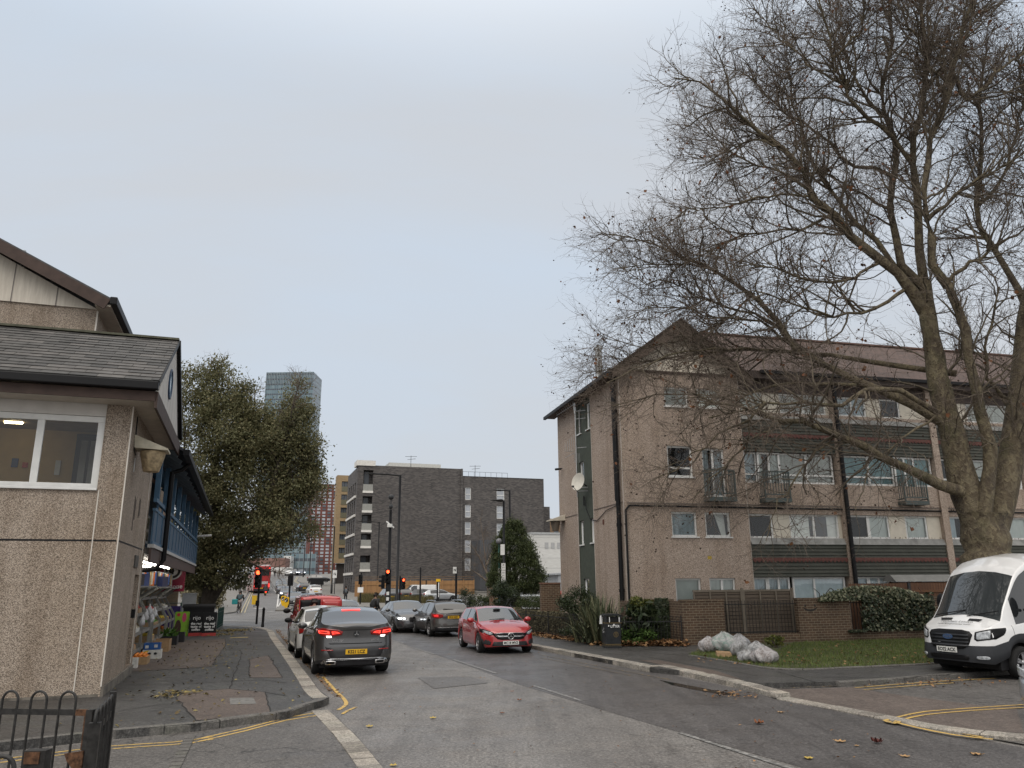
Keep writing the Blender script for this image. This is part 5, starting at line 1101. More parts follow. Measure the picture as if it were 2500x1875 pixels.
fw_=[(onS(829,1300,SF)[0],onS(844,1300,SF)[0],onS(836,b,SF)[1],onS(836,a,SF)[1])for a,b in rows_]
mb=MB();wall_open(mb,a0-0.4,a1+6,onS(836,1375,SF)[1],z0,fw_,lambda x,d,z:(x,SF+d,z),0.5);mb.quad((a0-0.4,SF,0),(a0-0.4,SF+3,0),(a0-0.4,SF+3,z0),(a0-0.4,SF,z0));mb.quad((a0-0.4,SF+3,z0),(a1+6,SF+3,z0),(a1+6,SF,z0),(a0-0.4,SF,z0));mb.build('brickwork',M_bbrick,fb)
for a,b,c,d in fw_:
 o=MB().box(a,SF+0.3,c,b,SF+0.36,d).build('window',M_fwin,fb);MB().box((a+b)/2-0.06,SF+0.27,c,(a+b)/2+0.06,SF+0.30,d).build('mullion',M_dark,o)
 MB().box(a,SF-0.05,c,b,SF-0.02,c+1.0).build('juliet_rail',plain('olive glass rail',(0.13,0.12,0.08),0.4),fb)
mb=MB();mb.box(a0+0.3,SF+0.8,0,a1+6,SF+1.2,onS(836,1375,SF)[1]);mb.build('shopfront',plain('dark shopfront',(0.05,0.045,0.042),0.4),fb)
ST=330.0
a0,z0=onS(762,1181,ST);a1,_=onS(838,1181,ST)
rt=thing('red_tower','tall red brick residential tower with a grid of pale windows, far up the hill','building',(0,0,0),RZ1)
mb=MB();mb.box(a0,ST,0,a1,ST+14,z0);mb.build('wall',M_rbrick,rt)
nr,nc=14,6
for i in range(nr):
 for j in range(nc):
  w_=(a1-a0)/nc;h_=(z0-5)/nr;x=a0+j*w_+w_*0.22;z=4.6+i*h_
  MB().box(x,ST-0.15,z+0.4,x+w_*0.62,ST-0.02,z+h_*0.42).box(x,ST-0.15,z+h_*0.5+0.3,x+w_*0.62,ST-0.02,z+h_*0.94).build('window',M_fwinl if(i*7+j*3)%4 else M_fwin,rt)
m,t,b=newmat('blue grey curtain wall');b.inputs['Roughness'].default_value=0.12;b.inputs['Specular IOR Level'].default_value=0.8
o_=t.nodes.new('ShaderNodeTexCoord').outputs['Object'];s_=t.nodes.new('ShaderNodeSeparateXYZ');t.links.new(o_,s_.inputs[0])
def _bands(src,period,lo):
 a=t.nodes.new('ShaderNodeMath');a.operation='DIVIDE';t.links.new(src,a.inputs[0]);a.inputs[1].default_value=period
 f=t.nodes.new('ShaderNodeMath');f.operation='FRACT';t.links.new(a.outputs[0],f.inputs[0]);return f.outputs[0],a.outputs[0]
fz,fzi=_bands(s_.outputs[2],3.6,0.3);ax_=t.nodes.new('ShaderNodeMath');ax_.operation='ADD';t.links.new(s_.outputs[0],ax_.inputs[0]);t.links.new(s_.outputs[1],ax_.inputs[1])
fx,fxi=_bands(ax_.outputs[0],1.5,0.2)
fl1=t.nodes.new('ShaderNodeMath');fl1.operation='FLOOR';t.links.new(fzi,fl1.inputs[0]);fl2=t.nodes.new('ShaderNodeMath');fl2.operation='FLOOR';t.links.new(fxi,fl2.inputs[0])
cbn=t.nodes.new('ShaderNodeCombineXYZ');t.links.new(fl1.outputs[0],cbn.inputs[0]);t.links.new(fl2.outputs[0],cbn.inputs[1]);wnn=t.nodes.new('ShaderNodeTexWhiteNoise');t.links.new(cbn.outputs[0],wnn.inputs['Vector'])
c=_ramp(t,wnn.outputs['Value'],[(0.0,(0.07,0.125,0.155)),(0.6,(0.10,0.165,0.195)),(1.0,(0.18,0.25,0.27))])
c=_mix(t,_ramp(t,fz,[(0.30,(1,1,1)),(0.34,(0,0,0))]),c,(0.035,0.05,0.065));c=_mix(t,_ramp(t,fx,[(0.12,(0.8,0.8,0.8)),(0.16,(0,0,0))]),c,(0.18,0.21,0.23))
t.links.new(c,b.inputs['Base Color']);M_curtain=m
YT=520.0
gt=thing('glass_tower','tall blue grey glass tower rising behind the leafy tree','building',tuple(atY(743,1300,YT)[:2])+(0,),R(-1))
pl_,pr_=atY(627,908,YT),atY(743,908,YT);wl_=pr_[0]-pl_[0];hz=pr_[2]
MB().box(-wl_,0,0,0,22,hz-9).build('facade',M_curtain,gt)
mb=MB();mb.box(-wl_,0,hz-9,0,22,hz);mb.build('crown',M_curtain,gt)
mb=MB()
for k in range(30):x=-wl_+wl_*(k+0.5)/30;mb.box(x-0.12,-0.5,hz-9,x+0.12,-0.01,hz)
mb.build('fins',plain('pale fins',(0.26,0.30,0.33),0.5),gt)
go=thing('glass_office','low blue glass office at the top of the hill road','building',tuple(atY(708,1400,300)[:2])+(0,),0.15)
p0_,p1_=atY(708,1400,300),atY(768,1400,300);zt_=atY(735,1352,300)[2]
MB().box(0,0,0,p1_[0]-p0_[0],12,zt_).build('facade',M_curtain,go)
wo=thing('white_office','white flat-roofed building at the top of the hill road','building',tuple(atY(690,1400,290)[:2])+(0,),0.15)
q0,q1=atY(690,1400,290),atY(707,1400,290);MB().box(0,0,0,q1[0]-q0[0],10,atY(700,1357,290)[2]).build('wall',plain('white wall far',(0.6,0.6,0.58),0.7),wo)
for i in range(3):
 for j in range(2):MB().box(0.6+j*1.1,-0.06,6.3+i*1.9,1.1+j*1.1,-0.01,7.2+i*1.9).build('window',M_fwin,wo)
hd_=thing('hoarding','long white hoarding beside the hill road','fence',tuple(atY(600,1400,210)[:2])+(0,),0.12)
q0,q1=atY(600,1400,210),atY(692,1400,210);MB().box(0,0,3.5,q1[0]-q0[0],0.3,atY(650,1385,210)[2]).build('panel',plain('white hoarding',(0.55,0.54,0.52),0.7),hd_)
MB().box(0,0.5,3.5,q1[0]-q0[0],8,atY(650,1362,210)[2]).build('back_wall',plain('dull red far wall',(0.22,0.13,0.11),0.8,var=0.3,scale=0.8),hd_)
SW=100.0
a0,z0=onS(1303,1304,SW);a1,_=onS(1370,1310,SW)
ws=thing('white_shed','white clad industrial shed behind the pointed evergreen tree','building',(0,0,0),RZ1)
mb=MB();a0=onS(1296,1304,SW)[0];mb.box(a0,SW,-1,a1+14,SW+16,z0);mb.build('cladding',timber('white cladding',(0.62,0.62,0.60),(0.58,0.58,0.56),1.35,'z',0.5,(0.34,0.34,0.33),0.03),ws)
MB().box(a0,SW-0.1,z0,a1+14,SW+16,z0+0.25).build('roof_edge',plain('grey roof edge',(0.35,0.36,0.36),0.5),ws)
for k in range(3):MB().box(a0+2+k*0.9,SW-0.06,z0-1.9,a0+2.5+k*0.9,SW-0.01,z0-1.1).build('window',plain('grey vent',(0.35,0.35,0.35),0.5),ws)
mb=MB();p_=onS(1322,1398,SW-6);mb.prism([(a0+1.0,SW-6,p_[1]-0.3),(a1+10,SW-6,p_[1]+0.7),(a1+10,SW-6,p_[1]+0.9),(a0+1.0,SW-6,p_[1]-0.1)],(0,6,0));mb.box(a0+1.5,SW-5.8,-1,a1+10,SW,p_[1]-0.3);mb.build('lean_to',plain('grey lean-to',(0.30,0.31,0.32),0.6),ws)
SFc=112.0
M_newtimb=timber('new orange timber',(0.36,0.20,0.085),(0.29,0.155,0.065),0.16,'x',0.75,(0.10,0.05,0.02),0.08)
a0,_=onS(866,1440,SFc);a1,_=onS(1158,1440,SFc);zf0=onS(1000,1418,SFc)[1];zb0=T((FV*a0+SV*SFc)[1])
cf=thing('car_park_fence','long new orange timber fence in front of the dark apartment block','fence',(0,0,0),RZ1)
nb=11
for k in range(nb):
 x0_,x1_=a0+(a1-a0)*k/nb,a0+(a1-a0)*(k+1)/nb
 MB().box(x0_,SFc,zb0-0.6,x1_-0.12,SFc+0.05,zf0).build('panel',M_newtimb,cf);MB().box(x1_-0.12,SFc-0.06,zb0-0.6,x1_,SFc+0.06,zf0+0.12).build('post',plain('timber post',(0.30,0.17,0.075),0.8),cf)
mb=MB();mb.bar((a0,SFc-0.05,zf0-0.5),(a1,SFc-0.05,zf0-0.5),0.04,0.12);mb.bar((a0,SFc,zf0+0.55),(a1,SFc,zf0+0.55),0.03,0.03);mb.bar((a0,SFc,zf0+0.3),(a1,SFc,zf0+0.3),0.03,0.03);mb.build('rail',MATS['timber post'],cf)
ff=thing('brick_flats','low orange brown brick flats mostly hidden behind the leafy tree','building',(0,0,0),RZ1)
mb=MB();wo_=[(-18+k*3.2,-16.4+k*3.2,z,z+1.3)for k in range(4)for z in(1.0,3.7,6.4)];wall_open(mb,-22,-6.2,-0.5,8.6,wo_,lambda x,d,z:(x,66+d,z),0.2);mb.quad((-6.2,66,-0.5),(-6.2,80,-0.5),(-6.2,80,8.6),(-6.2,66,8.6));mb.quad((-22,66,8.6),(-6.2,66,8.6),(-6.2,80,8.6),(-22,80,8.6));mb.build('brickwork',bricks('orange brown brick far',(0.20,0.10,0.06),(0.15,0.08,0.05),(0.2,0.17,0.14),0.45,0.15,0.02),ff)
for a,b,c,d in wo_:MB().box(a,66.12,c,b,66.18,d).build('window',M_fwin,ff)
sheet('bank',[Q_(-2.0,49.5),Q_(-2.2,64),Q_(-3.4,78),Q_(-14,80),Q_(-14,48)],0.16,plain('planted bank',(0.045,0.042,0.02),0.95,var=0.5,scale=1.5))
# ---------------------------------------------------------------- vehicles
def carpaint(name,col,metal=0.0,rough=0.32):
 if name in MATS:return MATS[name]
 m,t,b=newmat(name);b.inputs['Metallic'].default_value=metal;b.inputs['Roughness'].default_value=rough;b.inputs['Coat Weight'].default_value=1.0;b.inputs['Coat Roughness'].default_value=0.03
 v=_map(t,src='Object');f=_noise(t,v,1.3,4,0.6)
 s=t.nodes.new('ShaderNodeSeparateXYZ');t.links.new(v,s.inputs[0])
 c=_ramp(t,f,[(0.3,tuple(x*0.92 for x in col)),(0.7,tuple(min(1,x*1.06)for x in col))])
 dirt=_ramp(t,s.outputs[2],[(0.2,(0.45,)*3),(0.6,(0,0,0))])
 md=t.nodes.new('ShaderNodeMath');md.operation='MULTIPLY';t.links.new(dirt,md.inputs[0]);t.links.new(_noise(t,v,5,5,0.7),md.inputs[1])
 t.links.new(_mix(t,md.outputs[0],c,(0.10,0.09,0.08)),b.inputs['Base Color'])
 MATS[name]=m;return m
def mirrorglass(name='car glass',col=(0.016,0.018,0.02)):
 if name in MATS:return MATS[name]
 m,t,b=newmat(name);b.inputs['Base Color'].default_value=(*col,1);b.inputs['Roughness'].default_value=0.02;b.inputs['Specular IOR Level'].default_value=0.75;b.inputs['Coat Weight'].default_value=0.6;b.inputs['Coat Roughness'].default_value=0.01
 MATS[name]=m;return m
M_cglass=mirrorglass();M_wscreen=mirrorglass('windscreen glass',(0.035,0.04,0.043))
M_tyre=plain('tyre rubber',(0.016,0.016,0.016),0.85,var=0.3);M_alloy=plain('alloy',(0.36,0.36,0.37),0.3,0.7);M_clad=plain('black trim plastic',(0.02,0.02,0.022),0.55,var=0.2)
M_chrome=plain('chrome',(0.6,0.6,0.61),0.14,1.0,0.03);M_tail=plain('tail lamp red',(0.26,0.012,0.010),0.12,coat=0.8);M_lamp=plain('headlamp lens',(0.36,0.38,0.40),0.08,coat=1.0,var=0.5,scale=18)
M_taillit=emis('tail light lit',(1.0,0.045,0.03),2.6);M_headlit=emis('headlight lit',(0.9,0.95,1.0),5);M_revlit=emis('reversing light lit',(1,0.93,0.88),4)
M_plateY=plain('yellow plate',(0.62,0.36,0.02),0.4,var=0.04);M_plateW=plain('white plate',(0.66,0.66,0.63),0.4,var=0.04)
def interp(tab,x):
 return np.interp(x,[a for a,_ in tab],[b for _,b in tab])
def smoothtab(tab,L,sig=0.05):
 xs=np.arange(-L/2-0.3,L/2+0.3,0.01);z=interp(tab,xs);k=np.exp(-0.5*(np.arange(-20,21)*0.01/sig)**2);k/=k.sum()
 zz=np.convolve(np.pad(z,20,'edge'),k,'valid');return lambda x:np.interp(x,xs,zz)
class Car:
 def __init__(s,name,label,cat,loc,rz,L,W,top,belt,axles,rw,paint,ws,rws,sw,zb=0.24,Rr=0.30,Rf=0.40,bumpR=((0,0),),bumpF=((0,0),),group=None,detail=True,seams=(),tum=0.30,sill=M_clad,ns=2.5,arch=0.045,cladrow=1,clad2=None,pillar=None,crown=0.05,rimstyle=5,tyrew=0.22):
  s.L,s.W,s.Rr,s.Rf,s.ns=L,W,Rr,Rf,ns;s.bR,s.bF=bumpR,bumpF;s.rw=rw;s.axles=axles
  s.t=t_=thing(name,label,cat,tuple(loc),rz,group)
  topf=smoothtab(top,L,0.035);beltf=smoothtab(belt,L,0.06);s.topf,s.beltf=topf,beltf
  xs=list(np.arange(-L/2+Rr,L/2-Rf,0.045 if detail else 0.12))
  fr_=np.linspace(0.25,1.0,9 if detail else 5)
  xs+=[-L/2+Rr*(1-(1-f**ns)**(1/ns))for f in fr_]+[L/2-Rf*(1-(1-f**ns)**(1/ns))for f in fr_]
  for q in seams:xs+=[q-0.006,q+0.006]
  for w in sw:xs+=[w[0],w[1]]
  xs+=[ws[0],ws[1]]+([rws[0],rws[1]]if rws else[])
  xs=sorted(set(round(float(x),4)for x in xs));xs=[x for i,x in enumerate(xs)if i==0 or x-xs[i-1]>0.004]
  fs=(0,0.10,0.28,0.55,0.82,1.0);wf=(0.945,0.985,1.0,0.995,0.98,0.955);qs=(0.985,0.86,0.5,0.0)
  s.fs,s.wf,s.zb=fs,wf,zb
  rows=[]
  for x in xs:
   h=s.hw(x);zt=float(topf(x));zl=min(float(beltf(x)),zt-0.03);b=zb
   dr=x+L/2;df=L/2-x
   b+=0.10*max(0,1-dr/0.5)**2+0.06*max(0,1-df/0.6)**2
   for ax in axles:
    ra=rw+arch
    if abs(x-ax)<ra:b=max(b,rw+math.sqrt(max(0,ra*ra-(x-ax)**2))*1.0)
   pts=[(h*w,b+(zl-b)*f)for f,w in zip(fs,wf)]
   gh=zt-zl;cr_=min(crown,gh*0.5);ze=zt-cr_
   y0=h*0.94;y1=h*0.94*(1-tum*min(1.0,gh/0.5)*0.75)-0.01
   for tt in(0.04,0.12,0.55,0.90,1.0):pts.append((y0+(y1-y0)*tt,zl+(ze-zl)*tt))
   for q in qs:pts.append((y1*q*0.985,ze+cr_*(1-q*q)))
   rows.append(pts)
  K=len(rows[0]);V=[];NX=len(xs)
  for i,x in enumerate(xs):
   for sgn in(1,-1):
    for(y,z)in rows[i]:
     V.append((x+s.endoff(x,z),sgn*y,z))
  idx=lambda i,sd_,k:i*2*K+sd_*K+k
  parts={}
  def key(i,k):
   xm=(xs[i]+xs[i+1])/2
   if 6<=k<=8:
    for n,w in enumerate(sw):
     if w[0]<=xm<=w[1]:return('side_window',n)if 7<=k<=8 or k==6 else 'body'
    if sw and sw[0][0]<=xm<=sw[-1][1]:return 'trim'
   if k>=11 and ws[0]<=xm<=ws[1]:return 'windscreen'
   if rws and k>=11 and rws[0]<=xm<=rws[1]:return 'rear_window'
   if k<(cladrow if clad2 is None or xm<clad2[0]else clad2[1]):return 'sill'
   if any(abs(xm-q)<0.007 for q in seams)and 1<=k<=5:return 'seam'
   if detail and len(seams)>=2 and 1<=k<=4:
    for n,(a,c)in enumerate(zip(seams[:-1],seams[1:])):
     if a<xm<c:return('door',n)
   return 'body'
  for i in range(NX-1):
   for k in range(K-1):
    for sd_ in(0,1):
     f=(idx(i,sd_,k),idx(i+1,sd_,k),idx(i+1,sd_,k+1),idx(i,sd_,k+1))
     ky=key(i,k)
     if isinstance(ky,tuple):ky=(*ky,sd_)
     parts.setdefault(ky,[]).append(f)
  for i in(0,NX-1):
   for k in range(K-1):parts.setdefault('body' if k>=(cladrow if clad2 is None or i==0 else clad2[1])else 'sill',[]).append((idx(i,0,k),idx(i,1,k),idx(i,1,k+1),idx(i,0,k+1)))
  def mk(nm,groups,mats):
   used={};vs=[];fs_=[];mi=[]
   for m_,g in enumerate(groups):
    for f in g:
     nf=[]
     for v in f:
      if v not in used:used[v]=len(vs);vs.append(V[v])
      nf.append(used[v])
     fs_.append(tuple(nf));mi.append(m_)
   mb=MB();mb.v=vs;mb.f=fs_;mb.m=mi;mb.s=[True]*len(fs_)
   return mb.build(nm,mats,t_,merge=True)
  body=mk('body',[parts.get('body',[]),parts.get('sill',[]),parts.get('seam',[]),parts.get('trim',[])],[paint,sill,M_black,pillar or M_clad])
  for ky,g in parts.items():
   if isinstance(ky,tuple):
    if ky[0]=='side_window':mk('side_window',[g],[M_cglass])
    else:mk('door',[g],[paint])
   elif ky=='windscreen':mk('windscreen',[g],[M_wscreen])
   elif ky=='rear_window':mk('rear_window',[g],[M_cglass])
  mb=MB();mb.box(-L/2+0.35,-W/2*0.86,0.2,L/2-0.4,W/2*0.86,0.5)
  for ax in axles:mb.box(ax-rw-0.1,-W/2*0.80,0.3,ax+rw+0.1,W/2*0.80,rw*2+0.1)
  mb.build('underbody',M_black,t_)
  s.K=K;s.paint=paint
  for ax in axles:
   for sg in(1,-1):s.wheel(ax,sg*(W/2-0.012),tyrew,rimstyle,detail)
 def hw(s,x):
  f=1.0
  for d,Re in((x+s.L/2,s.Rr),(s.L/2-x,s.Rf)):
   if d<Re:f=min(f,max(0.02,(1-(1-max(d,0)/Re)**s.ns))**(1/s.ns))
  return s.W/2*f
 def endoff(s,x,z):
  o=0.0;dr=x+s.L/2;df=s.L/2-x
  if dr<0.6:o-=interp(s.bR,z)*(1-dr/0.6)**2
  if df<0.6:o+=interp(s.bF,z)*(1-df/0.6)**2
  return o
 def esurf(s,y,z,end):
  """x of the nose (+1) or tail (-1) at (y, z)"""
  Re=s.Rf if end>0 else s.Rr;zl=float(s.beltf(end*s.L/2));fz=min(1.0,max(0.0,(z-s.zb)/max(0.1,zl-s.zb)))
  wv=np.interp(fz,s.fs,s.wf);f=min(0.999,abs(y)/(s.W/2*wv))
  d=Re*(1-(1-f**s.ns)**(1/s.ns))if f>0.25 else Re*(1-(1-0.25**s.ns)**(1/s.ns))
  x=s.L/2-d
  return end*(x+interp(s.bF if end>0 else s.bR,z)*(1-d/0.6)**2)
 def patch(s,name,outline,end,mat,off=0.012,parent=None,rings=4,sym=False,lip=True):
  """thin raised part following the nose or tail; outline in (y, z)"""
  outs=[outline]+([[(-y,z)for y,z in outline[::-1]]]if sym else[]);res=[]
  for ol in outs:
   P=[]
   n=len(ol)
   for i in range(n):
    a,b=np.array(ol[i],float),np.array(ol[(i+1)%n],float);k=max(1,int(np.linalg.norm(b-a)/0.07))
    P+=[a+(b-a)*j/k for j in range(k)]
   c=np.mean(P,axis=0);mb=MB();g=[]
   g.append([(s.esurf(p[0],p[1],end)-end*0.03,p[0],p[1])for p in P])
   for r in range(rings+1):
    f=1-r/rings if r<rings else 0.001
    g.append([(s.esurf(*(c+(p-c)*f),end)+end*off,*(c+(p-c)*f))for p in P])
   mb.grid(g,closed=True);res.append(mb.build(name,mat,parent or s.t))
  return res
 def plate(s,z,end,txt,y=0.0,h=0.115,w=0.52):
  x=s.esurf(0.05,z,end)+end*0.02
  o=MB().box(x-0.01,y-w/2,z-h/2,x+0.01,y+w/2,z+h/2).build('number_plate',M_plateW if end>0 else M_plateY,s.t)
  text(txt,0.105,(x+end*0.012,y,z-0.004),(0,end,0),(0,0,1),M_btext,o,0.003,bold=0.003,stretch=0.93)
  return o
 def wheel(s,ax,y,tw,n,detail):
  r=s.rw;sg=1 if y>0 else-1
  mb=MB();rr_=0.66*r
  pr=[(rr_,0.0),(rr_+0.02,0.012),(r*0.9,0.004),(r*0.97,-0.02),(r,-0.055),(r,-tw+0.04),(r*0.95,-tw),(rr_,-tw)]
  mb.lathe([(a,sg*b)for a,b in pr],26 if detail else 14,(ax,y,r),axis='y',cap=False)
  w=mb.build('wheel',M_tyre,s.t)
  mb=MB();yb=y-sg*0.055
  mb.lathe([(rr_+0.005,sg*0.045),(rr_*0.95,sg*0.045),(rr_*0.93,0.0),(0.001,0.0)],24 if detail else 12,(ax,yb,r),axis='y',cap=False,m=1)
  mb.lathe([(rr_+0.006,sg*0.05),(rr_*0.92,sg*0.05),(rr_*0.92,sg*0.02)],24 if detail else 12,(ax,yb,r),axis='y',cap=False)
  if detail:
   for k in range(n*2):
    a=(k//2)*2*math.pi/n+(0.16 if k%2 else-0.16)+0.3;c,s_=math.cos(a),math.sin(a);q=0.022
    mb.add([(ax+c*0.03-s_*q,yb+sg*0.03,r+s_*0.03+c*q),(ax+c*0.03+s_*q,yb+sg*0.03,r+s_*0.03-c*q),(ax+c*rr_*0.94+s_*q,yb+sg*0.042,r+s_*rr_*0.94-c*q),(ax+c*rr_*0.94-s_*q,yb+sg*0.042,r+s_*rr_*0.94+c*q)],[(0,1,2,3)])
   mb.lathe([(0.06,sg*0.0),(0.06,sg*0.035),(0.001,sg*0.04)],12,(ax,yb,r),axis='y',cap=False)
  mb.build('rim',[M_alloy,M_black],w)
 def mirror(s,x,z,mat,sc=1.0):
  for sg in(1,-1):
   mb=MB();y=sg*(s.W/2*0.93)
   mb.tube([(x,y-sg*0.06,z-0.03),(x,y+sg*0.08,z)],0.025,6)
   mb.ball((x+0.01,y+sg*0.16*sc,z+0.03),(0.085*sc,0.125*sc,0.085*sc),12,8);mb.build('door_mirror',mat,s.t)
 def handle(s,x,z,mat):
  for sg in(1,-1):MB().bar((x-0.1,sg*(s.W/2*0.985+0.02),z),(x+0.1,sg*(s.W/2*0.985+0.02),z+0.01),0.02,0.025).build('door_handle',mat,s.t)
HS=90+math.degrees(-TA)
def along(p,deg,d,side=0.0):
 a=R(deg);h=np.array([math.cos(a),math.sin(a)]);l=np.array([-h[1],h[0]]);q=np.array(p[:2])+h*d+l*side;return(q[0],q[1],T(q[1]))
def rrect(y0,z0,y1,z1,r=0.02,n=3):
 r=min(r,abs(y1-y0)/2-1e-4,abs(z1-z0)/2-1e-4);o=[]
 for cy,cz,a0 in((y1-r,z1-r,0),(y0+r,z1-r,90),(y0+r,z0+r,180),(y1-r,z0+r,270)):
  for k in range(n+1):a=R(a0+90*k/n);o.append((cy+r*math.cos(a),cz+r*math.sin(a)))
 return o
# --- grey coupe SUV seen from behind, reversing lamps lit
ax0=G(853,1641)
hd=HS+0.3
P_grey=carpaint('metallic dark grey',(0.085,0.084,0.086),0.75,0.34)
c=Car('parked_car','dark grey coupe SUV with brake and reversing lights lit, nearest on the left kerb','car',along(ax0,hd,1.385),R(hd),4.73,1.90,
  [(-2.365,1.16),(-2.32,1.235),(-2.18,1.25),(-1.75,1.36),(-1.2,1.51),(-0.7,1.585),(-0.2,1.60),(0.3,1.57),(0.55,1.50),(1.2,1.13),(1.7,1.06),(2.1,0.97),(2.3,0.82),(2.365,0.65)],
  [(-2.365,1.08),(-1.9,1.17),(-1.2,1.12),(0.9,0.98),(1.3,0.97),(2.1,0.86),(2.365,0.6)],(-1.385,1.485),0.37,P_grey,(0.45,1.14),(-2.10,-1.02),[(-1.45,-0.62),(-0.42,0.28),(0.34,0.95)],
  zb=0.27,Rr=0.42,bumpR=((0.25,0.0),(0.42,0.07),(0.62,0.08),(0.70,0.03),(0.95,0.0),(1.16,0.05),(1.24,0.08),(1.35,0)),seams=(-1.0,-0.4,0.75),cladrow=1,crown=0.045,tyrew=0.26)
c.patch('boot_seam',[(0.66,0.775),(-0.66,0.775),(-0.62,0.755),(0.62,0.755)],-1,M_black,0.004)
c.patch('boot_seam',[(0.60,1.085),(-0.60,1.085),(-0.60,1.072),(0.60,1.072)],-1,M_black,0.004)
for sg in(1,-1):
 S_=lambda pts:[(sg*y,z)for y,z in(pts if sg>0 else pts[::-1])]
 o=c.patch('tail_light',S_([(0.935,1.115),(0.80,1.130),(0.45,1.090),(0.33,1.050),(0.36,0.965),(0.52,0.940),(0.75,0.930),(0.925,0.985)]),-1,M_tail,0.02)[0]
 c.patch('light_strip',S_([(0.90,1.080),(0.66,1.060),(0.64,0.990),(0.88,1.010)]),-1,M_taillit,0.025,o)
 c.patch('light_core',S_([(0.86,1.060),(0.70,1.045),(0.69,1.015),(0.85,1.025)]),-1,M_tail,0.03,o)
 c.patch('light_strip',S_([(0.60,1.055),(0.46,1.040),(0.40,1.010),(0.58,0.985)]),-1,M_taillit,0.025,o)
 c.patch('light_core',S_([(0.56,1.035),(0.48,1.025),(0.46,1.015),(0.55,1.005)]),-1,M_tail,0.03,o)
 c.patch('reversing_light',S_([(0.72,0.950),(0.60,0.947),(0.60,0.910),(0.70,0.910)]),-1,M_revlit,0.028,o)
 c.patch('reflector',S_(rrect(0.55,0.61,0.82,0.632,0.008)),-1,M_tail,0.012)
 ex=c.patch('exhaust',S_(rrect(0.47,0.285,0.73,0.375,0.03)),-1,M_chrome,0.045)[0];c.patch('exhaust_mouth',S_(rrect(0.51,0.305,0.69,0.355,0.02)),-1,M_black,0.055,ex)
bp=c.patch('bumper_insert',[(0.74,0.70),(-0.74,0.70),(-0.60,0.45),(0.60,0.45)],-1,plain('dark bumper insert',(0.035,0.035,0.037),0.4),0.006)[0]
c.patch('diffuser',[(0.80,0.40),(-0.80,0.40),(-0.70,0.26),(0.70,0.26)],-1,M_clad,0.012)
c.patch('skid_trim',[(0.82,0.31),(0.76,0.40),(0.60,0.425),(-0.60,0.425),(-0.76,0.40),(-0.82,0.31),(-0.78,0.30),(-0.72,0.375),(-0.58,0.395),(0.58,0.395),(0.72,0.375),(0.78,0.30)],-1,M_chrome,0.03,rings=1)
x_=c.esurf(0.1,0.99,-1)-0.03
MB().lathe([(0.072,0),(0.072,-0.02),(0.058,-0.022),(0.056,-0.012),(0.001,-0.012)],24,(x_+0.02,0,0.99),axis='x',cap=False).build('emblem',M_dark,c.t)
mb=MB()
for a in(90,210,330):mb.bar((x_,0,0.99),(x_,0.058*math.cos(R(a)),0.99+0.058*math.sin(R(a))),0.02,0.012)
mb.build('emblem_star',M_chrome,c.t)
c.plate(0.58,-1,'KS21 LCZ')
text('GLC 300',0.075,(c.esurf(0.44,0.835,-1)-0.012,0.44,0.835),(0,-1,0),(0,0,1),M_chrome,c.t,0.006);text('4MATIC',0.055,(c.esurf(0.46,0.835,-1)-0.012,-0.46,0.835),(0,-1,0),(0,0,1),M_chrome,c.t,0.006)
MB().grid([[(x,y,float(c.topf(x))+0.012)for y in np.linspace(-0.24,0.24,7)]for x in(-1.22,-1.12)]).build('brake_light',M_taillit,c.t)
c.mirror(0.78,1.03,P_grey);c.handle(-0.62,0.93,P_grey);c.handle(0.42,0.9,P_grey)
# --- white hatchback ahead of it
hd=HS+1
wc_=Car('parked_car','white hatchback parked between the grey coupe SUV and the red van','car',along(WT(2.62,27.4),hd,0),R(hd),4.30,1.77,
          [(-2.15,0.95),(-2.1,1.02),(-1.9,1.15),(-1.6,1.40),(-1.35,1.49),(-0.5,1.545),(0.1,1.52),(0.4,1.44),(1.15,1.05),(1.8,0.93),(2.1,0.72),(2.15,0.55)],
          [(-2.15,0.9),(-1.6,1.03),(-1.0,1.0),(1.0,0.95),(2.15,0.6)],(-1.30,1.36),0.32,carpaint('white car paint',(0.62,0.62,0.61),0,0.35),(0.36,1.08),(-1.93,-1.48),[(-1.3,-0.6),(-0.5,0.2),(0.26,0.85)],seams=(-0.95,-0.45,0.7),Rr=0.4)
for sg in(1,-1):wc_.patch('tail_light',[(sg*y,z)for y,z in[(0.86,1.02),(0.74,1.03),(0.70,0.80),(0.84,0.74)][::sg]],-1,M_tail,0.02)
wc_.mirror(0.72,1.02,M_black);wc_.handle(-0.6,0.88,M_clad)
# --- red delivery van, rear door swung open
hd=HS+0.5;P_vanred=carpaint('mail red',(0.42,0.022,0.022),0,0.35)
vp=WT(3.05,34.6)
vn=Car('delivery_van','red delivery van parked with its left rear door swung open','van',along(vp,hd,0),R(hd),4.65,1.86,
         [(-2.325,1.74),(-2.27,1.82),(-1.5,1.86),(0.6,1.85),(0.85,1.80),(1.45,1.22),(2.1,1.02),(2.3,0.8),(2.325,0.6)],
         [(-2.325,1.05),(1.2,1.05),(2.325,0.7)],(-1.35,1.45),0.33,P_vanred,(0.86,1.42),None,[(0.2,1.0)],Rr=0.14,ns=3.0,tum=0.16,seams=(0.12,1.1),zb=0.28)
vn.patch('load_space',[(0.80,1.68),(0.02,1.70),(0.02,0.62),(0.80,0.62)],-1,M_black,0.006)
vn.patch('rear_door',[(-0.03,1.70),(-0.80,1.68),(-0.84,1.2),(-0.84,0.60),(-0.03,0.60)],-1,P_vanred,0.02)
vn.patch('rear_door_panel',[(-0.12,1.60),(-0.70,1.58),(-0.74,1.12),(-0.12,1.12)],-1,carpaint('mail red inner',(0.38,0.02,0.02),0,0.4),0.030)
